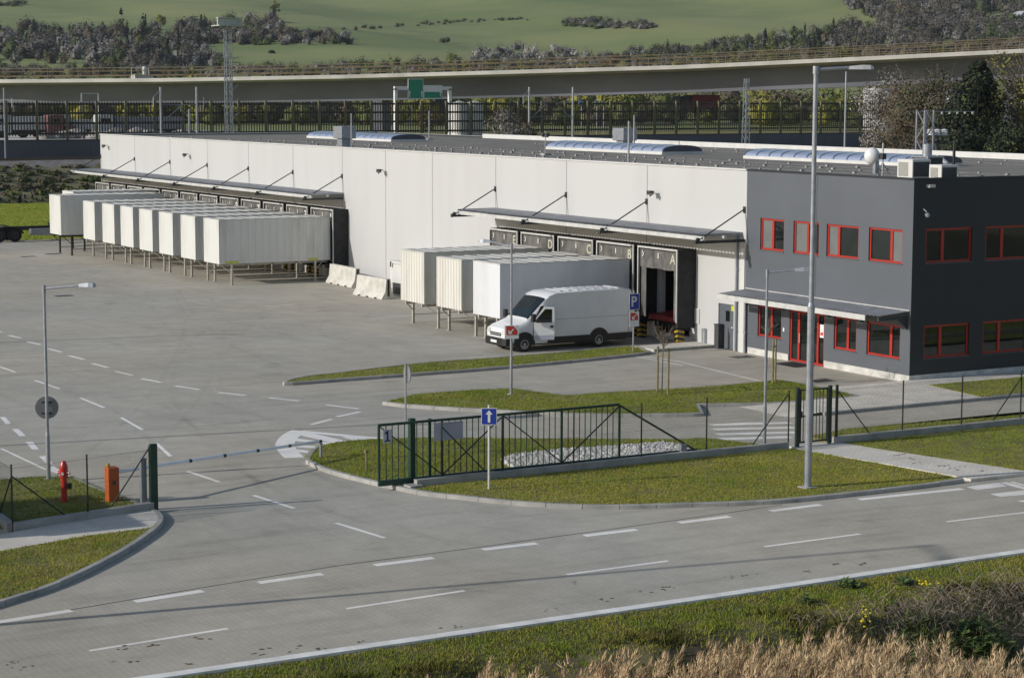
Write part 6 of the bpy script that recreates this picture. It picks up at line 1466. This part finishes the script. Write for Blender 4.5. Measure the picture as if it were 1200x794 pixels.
# works platform on the deck at left
i0 = int(np.argmin(abs(xs_-146))); p = top[i0]; t = thing('work_platform', 'pale construction trolley standing on the viaduct at left', 'trolley', (p[0], p[1], p[2])); n = nb[i0]; c_ = np.array([p[0]-n[0]*2, p[1]-n[1]*2, p[2]-.24])
b = MB(); b.box(c_+(-1, -1.6, .0), c_+(1, 1.6, .9)); b.build('trolley_body', M_viaedge, t); b = MB(); 
for dy in (-1.5, 1.5): b.box(c_+(-.9, dy-.06, .9), c_+(-.8, dy+.06, 2.0))
b.box(c_+(-.9, -1.5, 1.9), c_+(-.8, 1.5, 2.02)); b.build('handrail', M_alu, t)
b = MB(); b.blob(tuple(c_+(0, .4, 1.9)), (.3, .3, .35), seed=2, n=8); b.box(c_+(-.2, .2, .9), c_+(.2, .6, 1.8)); b.build('bundle', M_signwhite, t)
for j, x in enumerate((4, 30, 59)):
    i0 = int(np.argmin(abs(xs_-x))); p = DP(x, 88, np.interp(x, VX, VD)+1.5); b = MB(); 
    for s in (-1, 1): b.beam((p[0], p[1]-1.2*s, p[2]-.9), (p[0], p[1]+1.4*s, p[2]+1.0), .1, .1)
    tag(b.build('trestle', M_rust, base=p), ['crossed timber trestle on the viaduct deck, leftmost of three', 'crossed timber trestle on the viaduct deck, middle of three', 'crossed timber trestle on the viaduct deck, right of three'][j], 'trestle', 'trestles on the viaduct')
# ================================================================== trees
def leafmat(name, c, var=.12, island=.12, trans=0): return mat(name, c, .85, var, .25, island=island, spec=.15)
LM = dict(scrub=leafmat('scrub_twigs', (.15, .135, .08)), grey=leafmat('bare_twig_mass', (.118, .108, .092)), brown=leafmat('brown_twig_mass', (.12, .10, .07)), dark=M_leaf_dark, green=leafmat('spring_leaves', (.13, .15, .045)), yellow=leafmat('yellow_green_leaves', (.26, .245, .05)), white=leafmat('white_blossom', (.40, .375, .345)), pink=leafmat('pale_grey_blossom', (.20, .19, .18)), mid=leafmat('mid_green_leaves', (.08, .10, .04)), rust=leafmat('rust_twigs', (.19, .105, .06)))
def crown_cloud(rs, n, R, H, z0, kind, leaf, clumps=14, tilt=.45):
    """leaf faces spread through lobes of an uneven crown; returns (n,4,3)"""
    if kind == 'cone':
        t = rs.random(clumps*2)**.8; C = np.stack([0*t, 0*t, z0+t*H], 1); rr = R*(1-t)**.9+.06*R; a = rs.uniform(0, 6.28, len(t)); C[:, 0] += rr*.55*np.cos(a); C[:, 1] += rr*.55*np.sin(a); Rc = rr*.62+.05
    else:
        u = rs.normal(0, 1, (clumps, 3)); u /= np.linalg.norm(u, axis=1)[:, None]; r_ = rs.random(clumps)**.45; C = u*r_[:, None]*np.array([R*.78, R*.78, H*.42])+np.array([0, 0, z0+H*.5]); Rc = rs.uniform(.26, .50, clumps)*R
    k = rs.integers(0, len(C), n); d = rs.normal(0, 1, (n, 3)); d /= np.linalg.norm(d, axis=1)[:, None]
    p = C[k]+d*(Rc[k]*rs.random(n)**.33)[:, None]*np.array([1, 1, .8])
    p[:, 2] = np.maximum(p[:, 2], .1)
    cen = np.array([0, 0, z0+H*.42]); o = (p-cen)/np.array([R, R, H*.5]); nn = d*.55+o*.75+rs.normal(0, 1, (n, 3))*tilt; nn /= np.linalg.norm(nn, axis=1)[:, None]
    a = np.cross(nn, rs.normal(0, 1, (n, 3))); a /= np.linalg.norm(a, axis=1)[:, None]; b = np.cross(nn, a)
    s = (leaf*rs.uniform(.5, 1.3, n))[:, None]; return np.stack([p-a*s, p+b*s*.6, p+a*s, p-b*s*.6], 1)
def limbs(mb, R, H, z0, rs, n=9, r=.18):
    mb.tube((0, 0, 0), (0, 0, z0+H*.35), r, r*.6, n=7); mb.tube((0, 0, z0+H*.35), (rs.normal(0, .2), rs.normal(0, .2), z0+H*.8), r*.6, r*.15, n=6)
    for k in range(n):
        a = rs.uniform(0, 6.28); z = z0*.6+H*rs.uniform(.05, .55); L = R*rs.uniform(.5, .95); mb.tube((0, 0, z), (L*math.cos(a), L*math.sin(a), z+L*rs.uniform(.35, .9)), r*.4, r*.08, n=5, caps=False)
PROTO = {}
def proto(kind, mat_, seed, R, H, z0, n, leaf, clumps=14, twigs=0, mix=None):
    key = (kind, mat_, seed)
    if key not in PROTO:
        rs = np.random.default_rng(seed); q = crown_cloud(rs, n, R, H, z0, kind, leaf, clumps); PROTO[key] = (q, rs)
    return PROTO[key][0]
def tree(label, pos, R, H, z0, kind, mats_, n=1500, leaf=.2, seed=0, cat='tree', name=None, group=None, clumps=16, trunk=True, twig=0, tr=.16):
    rs = np.random.default_rng(seed); t = thing(name or 'tree', label, cat, pos, 0, group)
    q = crown_cloud(rs, n, R, H, z0, kind, leaf, clumps); mats_ = mats_ if isinstance(mats_, list) else [mats_]
    mi = rs.integers(0, len(mats_), n) if len(mats_) > 1 else np.zeros(n, int)
    o = np_mesh('crown' if trunk else 'foliage', q.reshape(-1, 3), np.arange(n*4).reshape(-1, 4), [LM[m] for m in mats_], mi); o.parent = t
    if trunk:
        b = MB(); limbs(b, R, H, z0, rs, r=tr); o = b.build('trunk', M_bark, None); o.parent = t
    if twig:
        b = MB()
        for k in range(twig):
            a = rs.uniform(0, 6.28); el = rs.uniform(.2, 1.4); z = z0+H*rs.uniform(.0, .6); d = np.array([math.cos(a)*math.cos(el), math.sin(a)*math.cos(el), math.sin(el)]); p = np.array([0, 0, z])+d*R*rs.uniform(.1, .5); b.tube(p, p+d*R*rs.uniform(.25, .6)+rs.normal(0, .15, 3), .03, .008, n=3, caps=False)
        o = b.build('twigs', M_twig, None, fixn=False); o.parent = t
    return t
def at(x, X, z): p = XP(x, 140, X); return (X, p[1], z)
# beside and behind the warehouse
tree('tall white blossoming tree at the right end of the board fence', at(1038, -100, 2.0), 3.7, 9.6, 2.6, 'round', ['white', 'white', 'pink', 'pink', 'brown'], 6500, .13, 41, name='blossom_tree', clumps=26, twig=260)
tree('brown budding tree right of the white blossoming tree', at(1068, -92, 1.8), 4.0, 9.2, 3.0, 'round', ['brown', 'brown', 'grey', 'rust', 'mid'], 7500, .13, 42, name='bare_tree', clumps=26, twig=420)
tree('dense brown twiggy tree in the middle of the clump behind the office roof', at(1100, -86, 1.8), 4.5, 9.0, 3.0, 'round', ['brown', 'brown', 'mid', 'grey'], 9000, .13, 43, name='bare_tree', clumps=30, twig=420)
tree('dark green pine with an uneven pointed top behind the office roof', at(1146, -80, 1.8), 6.4, 11.8, .6, 'cone', ['dark', 'dark', 'dark', 'mid'], 18000, .17, 44, name='pine_tree', clumps=20)
tree('low dark evergreen bush left of the tall pine', at(1126, -78, 1.8), 3.2, 6.4, 1.6, 'round', ['dark', 'dark', 'mid'], 5000, .16, 45, name='evergreen_bush', trunk=False, cat='bush')
tree('tall yellowish willow at the right edge of the picture', at(1207, -80, 1.8), 5.2, 11.5, 3.5, 'round', ['yellow', 'brown', 'brown', 'green'], 7500, .13, 46, name='willow_tree', clumps=26, twig=420, tr=.22)
tree('dark green rounded bush under the willow at the right edge', at(1190, -72, 1.8), 3.4, 5.6, 1.2, 'round', ['mid', 'dark'], 5000, .15, 47, name='evergreen_bush', trunk=False, cat='bush')
tree('pale blossoming bush in front of the board fence beside a railway mast', at(594, -150, 2.6), 2.7, 6.6, .4, 'round', ['white', 'pink', 'brown', 'pink'], 4500, .12, 48, name='blossom_bush', clumps=24, cat='bush', twig=200)
tree('rust brown bush right of the pale blossoming bush at the board fence', at(612, -154, 2.6), 2.0, 5.8, .4, 'round', ['brown', 'rust', 'brown'], 2000, .15, 49, name='bare_bush', clumps=18, cat='bush', twig=160)
tree('rusty brown bush behind the board fence under the green gantry sign', at(505, -180, 5.6), 2.4, 4.2, .2, 'round', ['rust', 'brown', 'yellow'], 1600, .16, 50, name='bare_bush', clumps=16, cat='bush', trunk=False)
tree('tall pale poplar top rising behind the white blossoming tree', at(1048, -118, 2.5), 1.3, 12.2, .6, 'round', ['pink', 'grey'], 2200, .12, 51, name='bare_tree', clumps=20)
bl0 = [tuple(at(x, -130, 2.3)) for x in (1020, 1200)]
# bank scrub along the railway
def cubesphere(k=3):
    q = []
    for ax in range(3):
        for sg in (-1, 1):
            for i in range(k):
                for j in range(k):
                    c4 = []
                    for a_, b_ in ((i, j), (i+1, j), (i+1, j+1), (i, j+1)):
                        v = np.zeros(3); v[ax] = sg; v[(ax+1) % 3] = (2*a_/k-1)*sg; v[(ax+2) % 3] = 2*b_/k-1; c4.append(v/np.linalg.norm(v))
                    q.append(c4)
    return np.array(q)
CS = cubesphere(3)
def crown_core(rs, kind, lobes=7):
    """lumpy lobes filling a crown of unit size"""
    out = []
    if kind == 'cone':
        for t in np.linspace(.08, .95, 6): out.append(jit(CS, rs)*np.array([.34*(1-t)+.06]*2+[.13])+np.array([rs.normal(0, .03), rs.normal(0, .03), t]))
    else:
        for _ in range(lobes):
            u = rs.normal(0, 1, 3); u /= np.linalg.norm(u); r = rs.uniform(.30, .48); out.append(jit(CS, rs)*np.array([r, r, r*.55])+u*rs.random()**.5*np.array([.62, .62, .30])+np.array([0, 0, .48]))
    return np.concatenate(out)
def jit(q, rs):
    f_ = rs.uniform(0, 6.28, 9); d = 1+.16*np.sin(q[..., 0]*5+f_[0])*np.sin(q[..., 1]*5+f_[1])+.13*np.sin(q[..., 2]*7+f_[2]+q[..., 0]*4); return q*d[..., None]
def stuffcloud(name, pts, R, H, kinds, nper, leaf, seed, z0=.0, shapes=5, core=False):
    rs = np.random.default_rng(seed); ms = sorted(set(kinds)); Q, MI = [], []
    mk = lambda kind, n: (crown_cloud(rs, n, 1, 1, z0, kind, 1, 14, .22), (crown_core(rs, kind)*np.array([.8, .8, .8])) if core else None)
    n_ = int(nper*1.15); lib = [mk('round', n_) for _ in range(shapes)]; libc = [mk('cone', n_) for _ in range(2)]
    for p in pts:
        k = kinds[rs.integers(len(kinds))]; q, co = (libc if k == 'dark' else lib)[rs.integers(2 if k == 'dark' else shapes)]; s = rs.uniform(.65, 1.4); c_ = q.mean(1, keepdims=True)
        sc = np.array([R*s, R*s, H*s])*(np.array([.55, .55, 1.25]) if k == 'dark' else 1); an = rs.uniform(0, 6.28); rot = np.array([[math.cos(an), -math.sin(an), 0], [math.sin(an), math.cos(an), 0], [0, 0, 1]])
        Q.append(((c_*sc)+(q-c_)*leaf*rs.uniform(.8, 1.2))@rot.T+p); MI.append(np.full(len(q), ms.index(k)))
        if co is not None: Q.append((co*sc)@rot.T+p); MI.append(np.full(len(co), ms.index(k)))
    Q = np.concatenate(Q); return tag(np_mesh(name, Q.reshape(-1, 3), np.arange(len(Q)*4).reshape(-1, 4), [LM[m] for m in ms], np.concatenate(MI)), kind='stuff')
rs = np.random.default_rng(3); pts = []
for _ in range(1700):
    x = rs.uniform(-160.8, -149); y = rs.uniform(-40, 120); z = np.interp(x, [-160.5, -153, -148.6], [3.1, 1.2, .5]); pts.append((x, y, z-.1))
stuffcloud('bank_scrub', pts, .62, .45, ['mid', 'green', 'scrub', 'brown', 'scrub', 'mid'], 60, .16, 61)
pts = [(rs.uniform(-148.4, -147.2), y, 0) for y in np.arange(-30, 60, .6)]
stuffcloud('field_hedge', pts, .5, .75, ['mid', 'dark', 'mid'], 40, .14, 62)
pts = [(rs.uniform(-150, -100), rs.uniform(60, 190), rs.uniform(0, 2)) for _ in range(300)]
stuffcloud('scrub', pts, 1.6, 2.2, ['brown', 'mid', 'grey', 'brown'], 60, .2, 63)
pts = []
for _ in range(330):
    d_, s_ = rs.uniform(425, 480), rs.uniform(-120, 120); pts.append((CC[0]+ch[0]*d_+sh[0]*s_, CC[1]+ch[1]*d_+sh[1]*s_, float(hill_ds(d_, s_))-.3))
stuffcloud('roadside_scrub', pts, 3.8, 7.6, ['green', 'yellow', 'green', 'yellow', 'brown', 'grey'], 170, .40, 64, core=True)
# ------------------------------------------------------------------ wooded belts on the hill: each reads as one mass
def belt(name, poly, n, R, H, kinds, nper, leaf, seed, dy=4):
    rs = np.random.default_rng(seed); P = np.array(poly, float); out = []; lo, hi = P.min(0), P.max(0)
    while len(out) < n:
        q = rs.uniform(lo, hi); 
        if inside(P, q[None])[0]:
            h = hillpt(q[0], q[1]+dy)
            if h is not None: out.append((h[0], h[1], h[2]-.3))
    return stuffcloud(name, out, R, H, kinds, nper, leaf, seed, core=True)
belt('woodland', [(-40,38),(20,32),(70,34),(140,36),(215,28),(300,22),(330,14),(332,42),(300,50),(215,52),(265,72),(180,80),(60,72),(-40,66)], 330, 3.58, 6.6, ['grey','grey','grey','grey','mid','pink','brown','dark','pink'], 209, 0.40, 71)
belt('woodland', [(190,40),(300,32),(410,40),(412,48),(330,50),(210,48)], 110, 3.14, 4.6, ['grey','grey','mid','pink','brown'], 190, 0.36, 72)
belt('hedgerow', [(-20,78),(130,76),(260,80),(480,72),(600,66),(690,66),(700,82),(400,88),(-20,90)], 300, 2.58, 3.8, ['grey','mid','pink','pink','brown','green','grey'], 171, 0.30, 73)
belt('hedgerow', [(130,72),(220,66),(270,76),(180,86)], 60, 2.91, 4.4, ['grey','mid','brown','pink'], 171, 0.32, 74)
belt('hedgerow', [(400,30),(470,25),(560,20),(625,18),(625,20),(470,28),(402,34)], 46, 1.68, 2.0, ['mid','grey','brown'], 114, 0.29, 75)
belt('hedgerow', [(655,24),(690,20),(770,27),(775,31),(700,31),(660,29)], 70, 3.14, 3.4, ['grey','grey','mid','pink'], 152, 0.36, 76)
belt('blossom_thicket', [(550,62),(575,54),(630,54),(690,62),(690,76),(560,76)], 75, 2.69, 4.2, ['pink','grey','white','grey'], 171, 0.30, 77)
belt('hedgerow', [(690,68),(760,58),(880,44),(905,42),(905,50),(780,68),(700,80)], 110, 2.80, 3.8, ['grey','pink','mid','grey'], 171, 0.32, 78)
belt('woodland', [(730,72),(880,52),(900,40),(960,36),(1000,30),(1010,70),(860,78),(740,84)], 230, 3.14, 5.6, ['mid','mid','dark','green','grey','pink'], 190, 0.36, 79)
belt('woodland', [(985,-8),(1040,-14),(1240,-14),(1240,66),(1100,66),(1000,72),(960,60),(975,36),(1050,26),(1000,14)], 560, 4.48, 7.6, ['grey','grey','grey','brown','grey','mid','grey','pink'], 209, 0.48, 80)
belt('woodland', [(1090,-12),(1240,-16),(1240,14),(1120,14)], 110, 3.81, 8, ['dark','mid','grey','dark'], 190, 0.43, 81)
belt('hedgerow', [(-20,2),(28,1),(30,4),(-20,5)], 14, 2.69, 3, ['grey','mid'], 152, 0.32, 82)
# trees that stand out
def hilltree(label, x, y, R, H, kind, mats_, name, cat='tree', n=900, leaf=.36, seed=0, group=None, z0=.3):
    p = hillpt(x, y); return tree(label, (p[0], p[1], p[2]-.2), R, H, z0, kind, mats_, n, leaf, seed, cat, name, group, 12, trunk=True)
hilltree('dark pointed conifer standing highest in the left hillside wood', 143, 50, 4.2, 16, 'cone', 'dark', 'conifer', seed=91, group='conifers on the hillside')
hilltree('smaller dark conifer right of the highest one in the hillside wood', 168, 47, 3.8, 12.5, 'cone', 'dark', 'conifer', seed=92, group='conifers on the hillside')
hilltree('yellow green tree at the upper edge of the left hillside wood', 188, 32, 4.2, 8, 'round', ['yellow', 'yellow', 'green'], 'leafy_tree', seed=93)
hilltree('yellow green tree in the middle of the left hillside wood', 166, 62, 3.0, 10, 'round', ['yellow', 'green'], 'leafy_tree', seed=94)
hilltree('green topped tree at the upper wood edge, above and right of the lattice tower', 323, 17, 3.8, 8, 'round', ['yellow', 'green', 'mid'], 'leafy_tree', seed=95)
hilltree('large pale blossoming bush beside the hillside meadow', 384, 46, 4.2, 6, 'round', ['pink', 'white', 'grey'], 'blossom_tree', seed=96)
hilltree('pale blossoming bush right of the large one by the hillside meadow', 398, 52, 3.2, 5, 'round', ['pink', 'grey', 'grey'], 'blossom_tree', seed=97)
hilltree('lone dark bush on the upper meadow right of the lattice tower', 305, 46, 2.8, 2.4, 'round', ['mid', 'dark'], 'bush', 'bush', seed=98)
hilltree('lone low bush in the middle of the open hill field', 521, 51, 3.2, 2.6, 'round', ['mid', 'grey'], 'bush', 'bush', seed=99)
hilltree('small dark bush low on the enclosed hillside meadow', 318, 63, 1.8, 1.1, 'round', ['mid', 'dark'], 'bush', 'bush', seed=100)
hilltree('grey blossoming tree at the left edge low above the viaduct', 20, 80, 3.2, 6.0, 'round', ['pink', 'grey', 'white'], 'blossom_tree', seed=101)
hilltree('pale blossoming tree in the upper left hillside wood', 118, 42, 3.2, 6.5, 'round', ['pink', 'grey'], 'blossom_tree', seed=102)
hilltree('pale tree standing alone in the right hillside wood', 1077, 40, 3.0, 8.5, 'round', ['pink', 'grey', 'yellow'], 'blossom_tree', seed=103)
hilltree('bright green tree at the edge of the right hillside wood', 1057, 22, 2.6, 6.5, 'round', ['yellow', 'green'], 'leafy_tree', seed=104)
hilltree('small yellow green tree just above the viaduct near the gantry', 745, 82, 2.6, 5.5, 'round', ['yellow', 'rust'], 'leafy_tree', seed=105)
hilltree('rust coloured bush just above the viaduct right of the blossom thicket', 716, 82, 3.4, 6.5, 'round', ['rust', 'brown'], 'bare_tree', seed=106)
hilltree('yellow green shrub row end above the viaduct in the middle', 572, 84, 3.4, 4.0, 'round', ['yellow', 'yellow', 'green'], 'bush', 'bush', seed=107)
hilltree('low yellow green shrub above the viaduct, left of the similar one', 545, 84, 3.0, 3.6, 'round', ['yellow', 'green'], 'bush', 'bush', seed=108)
p = hillpt(1196, 28); t = thing('hill_house', 'small white gabled house with an orange annex among trees on the right hillside', 'house', p)
b = MB(); b.box(p+(-4, -3.0, -.5), p+(2, 3.4, 3.4)); hw_ = b.build('wall', M_lwhite, t); b = MB(); b.prism([(p[1]-3.4, p[2]+3.4), (p[1]+3.8, p[2]+3.4), (p[1]+.2, p[2]+6.4)], p[0]-4.4, p[0]+2.4, 'x'); b.build('roof', mat('house_roof', (.45, .46, .5), .5, .1, 1), t); b = MB(); b.box(p+(2.05, -2.0, -.5), p+(5, 4.5, 2.4)); b.build('annex', mat('orange_render', (.42, .2, .1), .8, .1, 1), t)
for dy in (-1.6, 1.6):
    b = MB(); b.box(p+(2.003, dy-.5, 2.5), p+(2.03, dy+.5, 3.3)); b.build('window', M_glass, hw_)
# ================================================================== thin spring haze
HZD = 0.00006
b = MB(); b.box((-2300, -1500, -6), (170, 2300, 215)); hz = b.build('haze', M_black); hz['kind'] = 'stuff'
m = bpy.data.materials.new('haze_air'); m.use_nodes = True; t_ = m.node_tree; t_.nodes.clear(); o_ = t_.nodes.new('ShaderNodeOutputMaterial'); v_ = t_.nodes.new('ShaderNodeVolumePrincipled')
v_.inputs['Color'].default_value = (.80, .87, 1.0, 1); v_.inputs['Density'].default_value = HZD; v_.inputs['Anisotropy'].default_value = .25
t_.links.new(v_.outputs[0], o_.inputs['Volume']); hz.data.materials.clear(); hz.data.materials.append(m)
S.cycles.volume_max_steps = 64; S.cycles.volume_step_rate = 5
